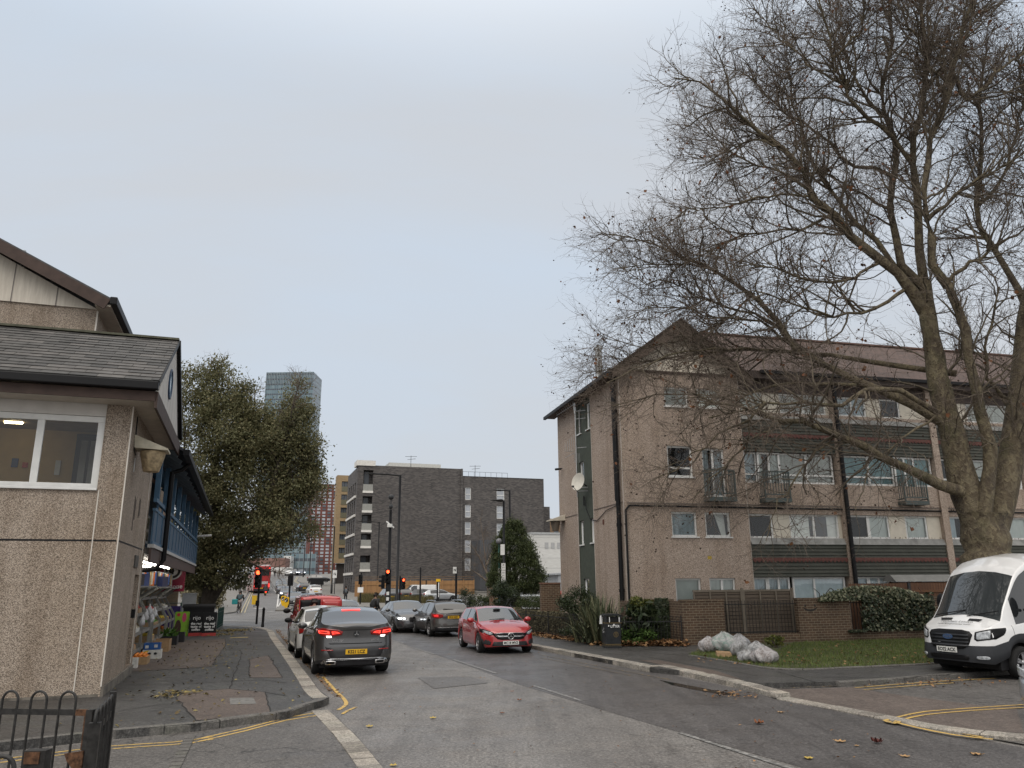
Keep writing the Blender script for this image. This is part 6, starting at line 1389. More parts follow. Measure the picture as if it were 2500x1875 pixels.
dm=MB();dm.box(-2.325-0.80,0.86,0.60,-2.325,0.90,1.72);do_=dm.build('open_door',P_vanred,vn.t,bevel=0.03)
M_mailY=plain('yellow lettering',(0.70,0.45,0.06),0.5)
text('Royal',0.11,(-2.70,0.905,1.46),(-1,0,0),(0,0,1),M_mailY,do_);text('Mail',0.11,(-2.70,0.905,1.34),(-1,0,0),(0,0,1),M_mailY,do_)
MB().box(-2.58,0.902,1.36,-2.50,0.906,1.52).build('emblem',M_wtext,do_)
mb=MB()
for k in range(4):mb.prism([(-2.34-k*0.19,0.902,0.62),(-2.43-k*0.19,0.902,0.62),(-2.53-k*0.19,0.902,0.95),(-2.44-k*0.19,0.902,0.95)],(0,0.004,0))
mb.build('chevrons',plain('chevron yellow',(0.62,0.50,0.06),0.5),do_)
for sg in(1,-1):vn.patch('tail_light',[(sg*y,z)for y,z in[(0.91,1.25),(0.84,1.25),(0.84,0.85),(0.91,0.85)][::sg]],-1,M_tail,0.02)
vn.mirror(1.0,1.16,M_black,1.25)
# --- red hatchback facing the viewer on the right
hd=HS-180-3.5;P_red=carpaint('bright red paint',(0.33,0.006,0.010),0.1,0.3)
fx=G(1230,1592)
rc=Car('parked_car','bright red hatchback parked on the right facing the viewer','car',along(fx,hd,-1.36),R(hd),4.42,1.80,
         [(-2.21,0.95),(-2.15,1.05),(-1.95,1.14),(-1.62,1.36),(-1.4,1.40),(-0.6,1.445),(-0.1,1.44),(0.2,1.39),(1.08,1.005),(1.5,0.945),(1.9,0.86),(2.12,0.765),(2.19,0.70),(2.21,0.6)],
         [(-2.21,0.9),(-1.5,1.0),(-0.8,0.965),(1.0,0.915),(1.8,0.78),(2.21,0.55)],(-1.37,1.36),0.335,P_red,(0.16,1.05),(-1.95,-1.62),[(-1.35,-0.62),(-0.52,0.22),(0.27,0.9)],
         zb=0.20,Rf=0.62,Rr=0.4,bumpF=((0.15,0.05),(0.3,0.06),(0.42,0.04),(0.66,0.03),(0.8,-0.05)),seams=(-0.98,-0.47,0.72),sill=P_red,crown=0.05)
gr=rc.patch('grille',[(0.50,0.645),(0.30,0.665),(-0.30,0.665),(-0.50,0.645),(-0.56,0.60),(-0.42,0.475),(-0.30,0.455),(0.30,0.455),(0.42,0.475),(0.56,0.60)],1,M_black,0.008)[0]
rc.patch('grille_bar',[(0.50,0.585),(-0.50,0.585),(-0.46,0.545),(0.46,0.545)],1,M_chrome,0.022,gr)
rc.patch('grille_frame',[(0.52,0.652),(0.30,0.672),(-0.30,0.672),(-0.52,0.652),(-0.52,0.643),(-0.30,0.662),(0.30,0.662),(0.52,0.643)],1,M_chrome,0.014,gr,rings=1)
x_=rc.esurf(0.1,0.565,1)+0.035
MB().lathe([(0.105,-0.02),(0.105,0.01),(0.088,0.012),(0.086,0.0)],26,(x_,0,0.565),axis='x',cap=False).build('emblem_ring',M_chrome,gr)
mb=MB();mb.lathe([(0.001,0.0),(0.087,0.0)],20,(x_-0.004,0,0.565),axis='x',cap=False,m=1)
for a in(90,210,330):mb.bar((x_+0.004,0,0.565),(x_+0.004,0.09*math.cos(R(a)),0.565+0.09*math.sin(R(a))),0.02,0.022)
mb.build('emblem_star',[M_chrome,M_black],gr)
for sg in(1,-1):
 S_=lambda pts:[(sg*y,z)for y,z in(pts if sg>0 else pts[::-1])]
 hl=rc.patch('headlight',S_([(0.885,0.79),(0.80,0.775),(0.60,0.70),(0.52,0.655),(0.56,0.60),(0.66,0.585),(0.84,0.655),(0.89,0.70)]),1,M_black,0.010)[0]
 rc.patch('lens',S_([(0.86,0.765),(0.62,0.685),(0.56,0.645),(0.60,0.61),(0.66,0.605),(0.83,0.675)]),1,M_lamp,0.016,hl)
 rc.patch('air_intake',S_([(0.86,0.47),(0.72,0.47),(0.62,0.39),(0.64,0.30),(0.84,0.32)]),1,M_clad,0.006)
rc.patch('lower_grille',[(0.54,0.40),(-0.54,0.40),(-0.60,0.27),(0.60,0.27)],1,M_clad,0.007)
rc.plate(0.365,1,'MC18 MVZ')
MB().box(0.9,-0.11,1.07,1.0,0.11,1.12)if False else None
mb=MB();mb.ball((0.40,0.0,1.33),(0.05,0.14,0.04),10,6);mb.build('rear_view_mirror',M_black,rc.t)
rc.mirror(0.78,0.985,P_red);rc.handle(-0.62,0.86,P_red);rc.handle(0.32,0.83,P_red)
mb=MB()
for y in(0.30,-0.42):mb.bar((1.06,y,1.03),(0.98,y+0.55,1.065),0.015)
mb.build('wiper',M_black,rc.t)
# --- grey compact SUV with yellow plate
hd=HS+2;P_gla=carpaint('metallic brown grey',(0.105,0.102,0.098),0.75,0.34);rxp=G(1093,1553)
gc=Car('parked_car','grey compact SUV with roof rails showing its tail, parked behind the red hatchback','car',along(rxp,hd,1.36),R(hd),4.42,1.80,
         [(-2.21,1.0),(-2.17,1.08),(-2.0,1.17),(-1.72,1.40),(-1.55,1.46),(-0.6,1.50),(0.1,1.47),(0.35,1.41),(1.1,1.06),(1.8,0.95),(2.1,0.78),(2.21,0.6)],
         [(-2.21,0.95),(-1.6,1.05),(-0.8,1.01),(1.0,0.96),(2.21,0.6)],(-1.37,1.33),0.345,P_gla,(0.3,1.05),(-2.0,-1.70),[(-1.45,-0.66),(-0.55,0.2),(0.26,0.85)],zb=0.25,Rr=0.42,
         bumpR=((0.25,0.0),(0.45,0.06),(0.62,0.07),(0.70,0.0),(1.0,0.03),(1.1,0.03)),seams=(-1.0,-0.48,0.7))
for sg in(1,-1):
 S_=lambda pts:[(sg*y,z)for y,z in(pts if sg>0 else pts[::-1])]
 tl_=gc.patch('tail_light',S_([(0.89,1.0),(0.60,0.99),(0.46,0.95),(0.46,0.85),(0.62,0.80),(0.88,0.83)]),-1,M_tail,0.02)[0]
 gc.patch('light_strip',S_([(0.84,0.96),(0.66,0.955),(0.66,0.86),(0.82,0.87)]),-1,emis('tail light dim',(0.8,0.03,0.03),0.8)if 'tail light dim' not in MATS else MATS['tail light dim'],0.026,tl_)
 gc.patch('exhaust',S_(rrect(0.46,0.33,0.66,0.40,0.03)),-1,M_dark,0.03)
 MB().tube([(-1.5,sg*0.60,1.49),(-1.3,sg*0.61,1.545),(0.0,sg*0.62,1.53),(0.2,sg*0.60,1.46)],0.02,6).build('roof_rail',M_chrome,gc.t)
gc.patch('chrome_bar',rrect(-0.42,0.93,0.42,0.955,0.01),-1,M_chrome,0.02);gc.patch('diffuser',[(0.82,0.44),(-0.82,0.44),(-0.75,0.28),(0.75,0.28)],-1,M_clad,0.01);gc.patch('skid_trim',rrect(-0.70,0.40,0.70,0.435,0.01),-1,M_chrome,0.022)
gc.plate(0.845,-1,'PF15 VZC',0.0);gc.mirror(0.75,1.05,P_gla);gc.handle(-0.65,0.92,P_gla);gc.handle(0.3,0.9,P_gla)
mb=MB();mb.bar((-2.02,-0.05,1.17),(-2.0,0.4,1.19),0.02);mb.build('wiper',M_black,gc.t)
# --- dark grey saloon with lit headlights, coming towards the viewer
hd=HS-180+1.0;P_bmw=carpaint('metallic slate grey',(0.09,0.092,0.098),0.75,0.3);fx=G(1003,1543)
bc=Car('saloon_car','slate grey saloon driving towards the viewer with its headlights on','car',along(fx,hd,-1.49),R(hd),4.90,1.87,
         [(-2.45,0.95),(-2.4,1.08),(-1.75,1.13),(-1.0,1.38),(-0.5,1.465),(0.0,1.475),(0.3,1.43),(1.1,1.06),(1.8,0.97),(2.25,0.84),(2.42,0.7),(2.45,0.55)],
         [(-2.45,0.9),(-1.6,0.98),(1.0,0.93),(2.45,0.6)],(-1.49,1.49),0.345,P_bmw,(0.26,1.06),(-1.72,-1.02),[(-1.25,-0.55),(-0.46,0.3),(0.35,0.9)],Rf=0.6,zb=0.2,bumpF=((0.2,0.05),(0.6,0.03),(0.8,-0.03)),seams=(-0.95,-0.4,0.8),sill=P_bmw)
for sg in(1,-1):
 S_=lambda pts:[(sg*y,z)for y,z in(pts if sg>0 else pts[::-1])]
 hl=bc.patch('headlight',S_([(0.88,0.76),(0.56,0.735),(0.42,0.70),(0.44,0.62),(0.70,0.61),(0.89,0.66)]),1,M_lamp,0.012)[0]
 bc.patch('lamp',S_([(0.80,0.72),(0.66,0.715),(0.66,0.64),(0.80,0.645)]),1,M_headlit,0.02,hl);bc.patch('lamp',S_([(0.60,0.71),(0.49,0.70),(0.49,0.64),(0.60,0.64)]),1,M_headlit,0.02,hl)
 kg=bc.patch('grille',S_(rrect(0.03,0.52,0.30,0.73,0.05)),1,M_black,0.012)[0]
 bc.patch('air_intake',S_([(0.84,0.50),(0.66,0.44),(0.60,0.28),(0.82,0.30)]),1,M_clad,0.008)
bc.patch('lower_grille',[(0.5,0.42),(-0.5,0.42),(-0.58,0.26),(0.58,0.26)],1,M_clad,0.008);bc.plate(0.46,1,'LK19 XRB')if False else None
bc.mirror(0.78,1.0,P_bmw);bc.handle(-0.6,0.86,P_bmw);bc.handle(0.35,0.84,P_bmw)
# --- white council van
hd=200.0;P_white=carpaint('white van paint',(0.66,0.66,0.66),0,0.35);M_vanbump=plain('dark grey bumper plastic',(0.032,0.034,0.038),0.5,var=0.15)
tv=Car('panel_van','white high-roofed council panel van parked on the right side road','van',(12.76,19.62,0.03),R(hd),5.98,2.06,
         [(-2.99,2.55),(-2.93,2.66),(-2.5,2.72),(0.7,2.74),(1.25,2.66),(1.62,2.45),(1.78,2.28),(2.44,1.30),(2.62,1.20),(2.84,1.10),(2.95,1.05),(2.985,1.02),(2.99,1.0)],
         [(-2.99,1.30),(0.9,1.28),(1.4,1.16),(2.45,1.10),(2.8,1.02),(2.99,0.97)],(-1.75,2.02),0.345,P_white,(1.74,2.42),None,[(0.95,2.05)],zb=0.30,Rf=0.62,Rr=0.12,ns=2.7,tum=0.14,crown=0.13,
         bumpF=((0.2,0.05),(0.5,0.10),(0.62,0.10),(0.72,0.02),(0.9,0.0),(1.1,-0.06)),seams=(0.85,2.2),cladrow=1,clad2=(1.5,3),sill=M_vanbump,arch=0.07,tyrew=0.24)
gr=tv.patch('grille',[(0.50,1.0),(0.30,1.03),(-0.30,1.03),(-0.50,1.0),(-0.57,0.93),(-0.50,0.72),(-0.40,0.64),(0.40,0.64),(0.50,0.72),(0.57,0.93)],1,M_black,0.012)[0]
for z in(0.70,0.77,0.845,0.92):tv.patch('grille_bar',rrect(-0.49,z-0.016,0.49,z+0.016,0.01),1,M_vanbump,0.03,gr,rings=2)
tv.patch('lower_grille',rrect(-0.50,0.40,0.50,0.50,0.04),1,M_black,0.018)
tv.plate(0.60,1,'EO22 ACX',0.0)
ov=MB();xg=tv.esurf(0.1,0.86,1)+0.03;ov.prism([(xg,0.13*math.cos(a),0.875+0.055*math.sin(a))for a in np.linspace(0,2*math.pi,25)[:-1]],(0.012,0,0));eo=ov.build('badge',plain('badge blue',(0.05,0.09,0.18),0.3,var=0.05),gr)
text('Ford',0.085,(xg+0.014,0,0.875),(0,1,0),(0,0,1),M_chrome,eo,0.004)
for sg in(1,-1):
 S_=lambda pts:[(sg*y,z)for y,z in(pts if sg>0 else pts[::-1])]
 hl=tv.patch('headlight',S_([(1.0,1.09),(0.86,1.06),(0.62,0.99),(0.61,0.84),(0.66,0.80),(0.94,0.85),(1.0,0.95)]),1,M_black,0.012)[0]
 tv.patch('lens',S_([(0.88,1.035),(0.66,0.975),(0.645,0.85),(0.68,0.825),(0.88,0.86)]),1,M_lamp,0.020,hl)
 tv.patch('fog_lamp',S_(rrect(0.66,0.42,0.86,0.49,0.03)),1,M_lamp,0.022)
 mb=MB();zz=lambda x:float(tv.topf(x))+0.012
 mb.add([(2.60,sg*0.22,zz(2.60)-0.006),(2.52,sg*0.22,zz(2.52)-0.004),(2.52,sg*0.55,zz(2.52)-0.012),(2.60,sg*0.50,zz(2.60)-0.014)],[(0,1,2,3)]);mb.build('bonnet_vent',M_black,tv.t)
 mb=MB();mb.tube([(1.75,sg*0.98,1.45),(1.72,sg*1.12,1.5)],0.035,6);mb.ball((1.72,sg*1.20,1.58),(0.09,0.13,0.22),12,8);mb.build('door_mirror',M_black,tv.t)
upv=np.array([-0.22,0,0.10]);M_ntext=plain('grey van lettering',(0.10,0.10,0.10),0.5)
def ontop(x,dz=0.012):return float(tv.topf(x))+dz
text('Newham London',0.12,(2.70,0.02,ontop(2.70,0.03)),(0,1,0),tuple(upv),M_ntext,tv.t,0.003);text('London Borough of Newham Council',0.055,(2.82,0.02,ontop(2.82,0.03)),(0,1,0),tuple(upv),M_ntext,tv.t,0.003)
mb=MB()
for y in(0.1,-0.75):mb.bar((2.46,y,1.31),(2.36,y+0.75,1.44),0.018)
mb.build('wiper',M_black,tv.t);tv.handle(0.95,1.05,M_clad)
# --- silver car just entering on the right edge
hd=199.0;q=atY(2596,1760,12.3);a_=R(hd)
pc=Car('waiting_car','silver car whose nose just enters at the right edge by the yellow lines','car',(q[0]-math.cos(a_)*2.1,q[1]-math.sin(a_)*2.1,0.03),a_,4.2,1.75,
 [(-2.1,0.95),(-1.9,1.1),(-1.4,1.4),(-0.4,1.45),(0.2,1.38),(1.0,1.0),(1.8,0.88),(2.05,0.7),(2.1,0.55)],[(-2.1,0.9),(1,0.92),(2.1,0.55)],(-1.3,1.3),0.31,carpaint('silver paint',(0.42,0.44,0.46),0.6,0.35),(0.2,0.95),(-1.9,-1.5),[(-1.3,-0.5),(-0.4,0.7)],sill=carpaint('silver paint',(0.42,0.44,0.46)))
for sg in(1,-1):pc.patch('headlight',[(sg*y,z)for y,z in[(0.82,0.80),(0.52,0.74),(0.5,0.62),(0.8,0.66)][::sg]],1,M_lamp,0.012)
# --- distant cars: one simplified hatch, saloon and van
def farcar(lab,p,hd,paint,kind='hatch',lit=None,group=None,name='parked_car'):
 if kind=='van':
  c=Car('parked_van',lab,'van',tuple(p),R(hd),4.6,1.85,[(-2.3,1.8),(-2.2,1.88),(0.7,1.88),(1.4,1.2),(2.2,0.95),(2.3,0.6)],[(-2.3,1.1),(1,1.08),(2.3,0.7)],(-1.35,1.4),0.33,paint,(0.8,1.4),None,[(0.2,0.95)],detail=False,group=group,tum=0.15,Rr=0.15)
 elif kind=='suv':
  c=Car(name,lab,'car',tuple(p),R(hd),4.5,1.85,[(-2.25,1.0),(-2.15,1.12),(-1.75,1.5),(-0.5,1.62),(0.3,1.52),(1.1,1.1),(2.1,0.9),(2.25,0.6)],[(-2.25,0.95),(1,1.0),(2.25,0.65)],(-1.38,1.4),0.36,paint,(0.3,1.05),(-2.05,-1.72),[(-1.45,-0.6),(-0.5,0.75)],detail=False,group=group)
 else:
  c=Car(name,lab,'car',tuple(p),R(hd),4.3,1.78,[(-2.15,0.95),(-2.05,1.08),(-1.6,1.38),(-0.5,1.47),(0.2,1.40),(1.05,1.02),(1.95,0.86),(2.15,0.6)],[(-2.15,0.9),(1,0.93),(2.15,0.6)],(-1.3,1.35),0.32,paint,(0.2,1.0),(-1.95,-1.6),[(-1.3,-0.5),(-0.4,0.7)],detail=False,group=group)
 z=0.68 if kind!='van' else 0.82
 for sg in(1,-1):
  c.patch('headlight',[(sg*y,zz)for y,zz in[(0.82,z+0.1),(0.52,z+0.06),(0.52,z-0.05),(0.8,z-0.03)][::sg]],1,M_headlit if lit=='head' else M_lamp,0.03,rings=2)
  c.patch('tail_light',[(sg*y,zz)for y,zz in[(0.84,0.98),(0.6,0.98),(0.6,0.82),(0.82,0.82)][::sg]],-1,M_taillit if lit=='tail' else M_tail,0.03,rings=2)
 mb=MB();mb.box(c.esurf(0.05,0.5,1)+0.02,-0.26,0.44,c.esurf(0.05,0.5,1)+0.03,0.26,0.56);mb.build('number_plate',M_plateW,c.t)
 mb=MB();mb.box(c.esurf(0.05,0.6,-1)-0.03,-0.26,0.6,c.esurf(0.05,0.6,-1)-0.02,0.26,0.72);mb.build('number_plate',M_plateY,c.t)
 return c
P_blk=carpaint('black car paint',(0.02,0.021,0.024),0.3,0.3);P_sil=carpaint('silver paint',(0.42,0.44,0.46),0.6);P_wht=carpaint('white car paint',(0.62,0.62,0.61));P_dgr=carpaint('far dark grey',(0.07,0.075,0.085),0.6);P_blu=carpaint('dark blue car',(0.03,0.045,0.08),0.4)
QG='cars queueing down the hill'
def hillhd(px,py,px2,py2):
 a,b=G(px,py),G(px2,py2);return math.degrees(math.atan2(a[1]-b[1],a[0]-b[0]))
dn=hillhd(700,1460,690,1437)
for lab,px,py,pt,kd,lt in(('black car with white bonnet glare, first in the downhill queue',698,1461,P_blk,'hatch','head'),('dark grey car second in the downhill queue',689,1449,P_dgr,'suv',None),('dark car third in the downhill queue',686,1440,P_blk,'hatch',None),('dark blue car at the back of the downhill queue',685,1433,P_blu,'hatch',None)):
 farcar(lab,G(px,py),dn,pt,kd,lt,QG,'queueing_car')
farcar('dark silver car waiting left of the red van roof',WT(5.6,88),HS-180,P_dgr,'hatch',None,QG,'queueing_car');farcar('blue grey car waiting at the signals half hidden by the red van',WT(6.2,78),HS-180,P_blu,'hatch',None,QG,'queueing_car')
farcar('pale saloon with a bright windscreen showing past the right side of the red van',WT(5.6,45.5),HS-180,P_sil,'hatch',None,None,'saloon_car')
up=hillhd(700,1437,712,1455)
farcar('white SUV driving away up the hill',G(765,1455),HS+4,P_wht,'suv',None);farcar('dark car driving away ahead of the white SUV',along(G(752,1450),HS+4,6),HS+4,P_blk,'hatch',None)
for lab,px,py,pt,kd in(('dark car with lit headlights coming over the crest of the hill',716,1405.5,P_dgr,'suv'),('second car with lit headlights at the crest, further right',735,1404,P_blu,'hatch'),('white van at the crest of the hill road',705,1401,P_wht,'van')):
 p=atY(px,py,196);farcar(lab,(p[0],196,T(196)),HS-180,pt,kd,'head' if kd!='van' else None)
farcar('dark hatchback parked in front of the buff block',(*atY(778,1420,150)[:2],atY(778,1422,150)[2]),10,P_blk,'hatch')
CG='cars in the car park by the timber fence'
for lab,px,py,pt,kd,hd_ in(('white van parked in the car park by the orange fence',917+0,1466,P_wht,'van',200),('black car parked left of the white van in the car park',983,1468,P_blk,'hatch',110),('dark grey car parked right of the white van in the car park',1040,1468,P_dgr,'hatch',20),('silver car parked at the right end of the car park behind the railings',1075,1469,P_sil,'hatch',15),('dark car parked at the left end of the car park',948,1470,P_dgr,'suv',110)):
 px={917:1018}.get(px,px);farcar(lab,G(px,py),hd_,pt,kd,None,CG)
YR=62.0
for lab,px,pt,kd,hd_ in(('red car with a pale roof showing over the shrubs by the brick wall',1322,carpaint('mail red',(0.42,0.022,0.022)),'suv',20),('silver car parked left of the red car beyond the shrubs',1284,P_sil,'hatch',20)):
 p=atY(px,1470,YR if kd=='suv' else 56);farcar(lab,(p[0],p[1],0.55 if kd=='suv' else 0.45),hd_,pt,kd)
# --- double decker bus and moped
bz=G(638,1449);bt=thing('double_decker_bus','red double decker bus climbing the hill on the left','bus',tuple(bz),R(HS+5))
P_bus=carpaint('bus red',(0.36,0.014,0.016),0,0.35)
def xb(x0,y0,z0,x1,y1,z1):return MB().box(x0,y0,z0,x1,y1,z1)
xb(0.2,-1.25,0.35,10.8,1.25,4.25).build('body',P_bus,bt,bevel=0.12)
xb(0.35,-1.2,4.2,10.6,1.2,4.42).build('roof',plain('white roof',(0.6,0.6,0.6),0.5),bt)
xb(0.16,-1.05,2.75,0.22,1.05,3.75).build('rear_window',M_cglass,bt);xb(0.16,-0.85,1.25,0.22,0.85,2.0).build('engine_panel',carpaint('bus red panel',(0.30,0.012,0.014)),bt);xb(0.14,-0.9,1.45,0.17,0.9,1.85).build('advert',plain('pale advert',(0.45,0.42,0.42),0.5),bt)
for sg in(1,-1):
 for z in(1.5,3.0):xb(0.9,sg*1.252,z,10.3,sg*1.262,z+0.95).build('side_window',M_cglass,bt)
 xb(0.15,sg*1.0,1.0,0.2,sg*1.15,1.5).build('tail_light',M_taillit,bt);xb(0.15,sg*0.98,3.85,0.2,sg*1.12,3.95).build('marker_light',M_taillit,bt)
 for x in(2.6,8.4):MB().lathe([(0.3,sg*0.02),(0.48,sg*0.0),(0.48,-sg*0.3)],18,(x,sg*1.25,0.48),axis='y').build('wheel',M_tyre,bt)
xb(0.14,-0.26,0.75,0.19,0.26,0.87).build('number_plate',M_plateY,bt);xb(0.1,-1.2,0.38,0.3,1.2,0.7).build('bumper',M_clad,bt)
mo=thing('moped','moped with lit tail lamp following the bus','moped',tuple(G(647,1454.5)),R(HS+4))
mb=MB();mb.tube([(-0.5,0,0.62),(-0.1,0,0.6),(0.1,0,0.35),(0.42,0,0.4),(0.6,0,0.95)],[0.16,0.15,0.12,0.10,0.06],8);mb.tube([(0.58,-0.32,1.02),(0.58,0.32,1.02)],0.03,6);mb.build('frame',M_dark,mo)
for x in(-0.6,0.62):MB().lathe([(0.14,0.05),(0.26,0.04),(0.26,-0.04),(0.14,-0.05)],14,(x,0,0.26),axis='y').build('wheel',M_tyre,mo)
xb(-0.85,-0.22,0.75,-0.45,0.22,1.15).build('delivery_box',plain('dark box',(0.05,0.05,0.055),0.5),mo);xb(-0.80,-0.12,0.5,-0.76,0.12,0.62).build('tail_light',M_taillit,mo);xb(-0.82,-0.1,0.3,-0.79,0.1,0.46).build('number_plate',M_plateY,mo)
# ---------------------------------------------------------------- street furniture
M_rust=plain('rusted iron',(0.085,0.042,0.022),0.85,var=0.8,scale=35)
M_ironw=plain('worn black iron',(0.022,0.021,0.020),0.45,var=0.6,scale=25)
A_,B_=atY(-160,1742,5.5),atY(222,1740,5.35);zr_=B_[2];hh_=zr_-0.10
fr_=thing('hoop_railing','black hoop-topped railing with rusty rail in the bottom left foreground','railing',(A_[0],A_[1],0.10),math.atan2(B_[1]-A_[1],B_[0]-A_[0]));Lr=float(np.hypot(*(B_-A_)[:2]))
mb=MB();x=Lr-0.115
while x>0.1:
 for q in((x-0.112,x),):mb.tube([(q[0],0,0),(q[0],0,hh_+0.07)]+[((q[0]+q[1])/2-0.056*math.cos(a),0,hh_+0.07+0.056*math.sin(a))for a in np.linspace(0,math.pi,11)[1:-1]]+[(q[1],0,hh_+0.07),(q[1],0,0)],0.008,8)
 x-=0.207
mb.build('bars',M_ironw,fr_)
MB().bar((0,0,hh_),(Lr,0,hh_),0.010,0.036).build('rail',M_ironw,fr_);MB().bar((0,0,0.15),(Lr,0,0.15),0.010,0.036).build('rail',M_ironw,fr_)
MB().box(Lr-0.10,-0.012,hh_-0.018,Lr-0.02,0.012,hh_+0.019).box(Lr-0.03,-0.02,hh_-0.22,Lr-0.018,0.022,hh_).build('rust_patch',M_rust,fr_)
MB().box(Lr-0.02,-0.022,0,Lr+0.025,0.022,hh_+0.02).build('post',M_ironw,fr_)
mb=MB();mb.prism([(Lr-0.13,-0.03,hh_-0.24),(Lr,-0.03,hh_-0.22),(Lr,-0.03,hh_-0.32),(Lr-0.06,-0.03,hh_-0.33),(Lr-0.11,-0.03,hh_-0.28)],(0,0.012,0));mb.build('latch',M_rust,fr_)
C_g,D_g=atY(230,1787,4.72),atY(271,1744,5.40)
gt_=thing('hoop_gate','short black hoop-topped gate standing edge-on beside the foreground railing','gate',(C_g[0],C_g[1],0.10),math.atan2(D_g[1]-C_g[1],D_g[0]-C_g[0]));Lg=float(np.hypot(*(D_g-C_g)[:2]));hg=C_g[2]-0.10
mb=MB();x=Lg-0.03
while x>0.08:
 q=(x-0.108,x);mb.tube([(q[0],0,0.05),(q[0],0,hg+0.06)]+[((q[0]+q[1])/2-0.054*math.cos(a),0,hg+0.06+0.054*math.sin(a))for a in np.linspace(0,math.pi,9)[1:-1]]+[(q[1],0,hg+0.06),(q[1],0,0.05)],0.010,8);x-=0.15
mb.build('bars',M_ironw,gt_);MB().bar((0,0,hg),(Lg,0,hg),0.012,0.036).build('rail',M_ironw,gt_);MB().bar((0,0,0.15),(Lg,0,0.15),0.012,0.036).build('rail',M_ironw,gt_);MB().box(-0.025,-0.03,0,0.02,0.03,hg+0.05).build('stile',M_ironw,gt_);MB().box(Lg-0.02,-0.02,0,Lg+0.02,0.02,hg+0.13).build('stile',M_ironw,gt_)
e_=atY(93,1830,4.2);ps=thing('iron_post','black iron post with a rusted top in the bottom left corner','post',(e_[0],e_[1],0.1));MB().box(-0.055,-0.03,0,0.055,0.03,e_[2]-0.1).build('shaft',M_ironw,ps);MB().box(-0.045,-0.036,e_[2]-0.16,0.03,-0.031,e_[2]-0.105).build('rust_patch',M_rust,ps)
e_=atY(8,1846,4.0);h2=thing('hoop_railing','nearest black railing hoop cut off by the bottom left corner','railing',(e_[0],e_[1],0.1));MB().tube([(-0.06,0,0),(-0.06,0,e_[2]-0.16)]+[(-0.06*math.cos(a),0,e_[2]-0.16+0.06*math.sin(a))for a in np.linspace(0,math.pi,11)[1:-1]]+[(0.06,0,e_[2]-0.16),(0.06,0,0)],0.011,8).build('bars',M_ironw,h2)
bp_=G(1494,1581,.12);bn=thing('litter_bin','black litter bin with gold lettering and stickers, on the right pavement','bin',tuple(bp_),R(8));bn.scale=(0.88,0.88,0.92);M_bin=plain('black bin paint',(0.020,0.022,0.024),0.35,var=0.3)
mb=MB();mb.add([(-0.29,-0.26,0.07),(0.29,-0.26,0.07),(0.29,0.26,0.07),(-0.29,0.26,0.07),(-0.32,-0.29,0.86),(0.32,-0.29,0.86),(0.32,0.29,0.86),(-0.32,0.29,0.86)],[(0,3,2,1),(4,5,6,7),(0,1,5,4),(1,2,6,5),(2,3,7,6),(3,0,4,7)]);mb.build('body',M_bin,bn,bevel=0.02)
MB().box(-0.30,-0.27,0,0.30,0.27,0.07).build('plinth',M_bin,bn)
M_gold=plain('dull gold paint',(0.15,0.105,0.04),0.5);MB().box(-0.325,-0.295,0.845,0.325,0.295,0.862).box(-0.296,-0.268,0.115,0.296,0.268,0.135).box(-0.296,-0.268,0.075,0.296,0.268,0.085).build('gold_band',M_gold,bn)
for sx in(-1,1):
 for sy in(-1,1):MB().box(sx*0.28-0.035,sy*0.25-0.035,0.86,sx*0.28+0.035,sy*0.25+0.035,1.10).build('corner_post',M_bin,bn)
for sx in(-0.13,0.24):MB().box(sx-0.014,-0.292,0.88,sx+0.014,-0.285,1.06).build('white_strip',M_wtext,bn)
for sy in(-0.15,0.1):MB().box(-0.292,sy-0.014,0.88,-0.285,sy+0.014,1.06).build('white_strip',M_wtext,bn)
mb=MB();mb.box(-0.34,-0.31,1.10,0.34,0.31,1.13);mb.box(-0.27,-0.25,1.13,0.27,0.25,1.16);mb.build('lid',M_bin,bn,bevel=0.01)
MB().box(-0.25,-0.24,0.6,0.25,0.24,1.05).build('liner',M_black,bn)
text('LITTER',0.115,(0.07,-0.292,0.735),(1,0,0),(0,-0.04,1),M_wtext,bn,bold=0.002)
mb=MB();mb.lathe([(0.075,-0.002),(0.092,-0.002)],24,(0.10,-0.277,0.46),axis='y',cap=False);mb.box(0.085,-0.281,0.41,0.115,-0.278,0.52);mb.build('emblem',M_gold,bn)
for x,z,s_ in((0.03,0.79,0.03),(-0.17,0.76,0.025)):MB().prism([(x-s_,-0.291,z-s_),(x+s_*0.7,-0.291,z-s_*1.1),(x+s_,-0.292,z+s_),(x-s_*0.6,-0.292,z+s_*1.1)],(0,0.004,0)).build('sticker',M_wtext,bn)
mb=MB()
for y,z in((-0.1,0.66),(0.0,0.62),(0.08,0.58),(-0.08,0.54),(0.02,0.52)):mb.box(-0.316,y-0.05,z,-0.309,y+0.03,z+0.018)
mb.build('graffiti',M_wtext,bn)
tag(MB().grid([[(0.055*(1-0.5*q)*math.cos(a)-0.0,0.055*(1-0.5*q)*math.sin(a),0.26*q)for a in np.linspace(0,2*math.pi,10,endpoint=False)]for q in(0,0.1,0.4,0.7,0.85,1.0)],closed=True).build('plastic_bottle',plain('white plastic',(0.6,0.6,0.6),0.3),None,tuple(bp_+np.array([-0.35,-0.16,0.76]))),'white crumpled cup wedged beside the litter bin opening','cup')
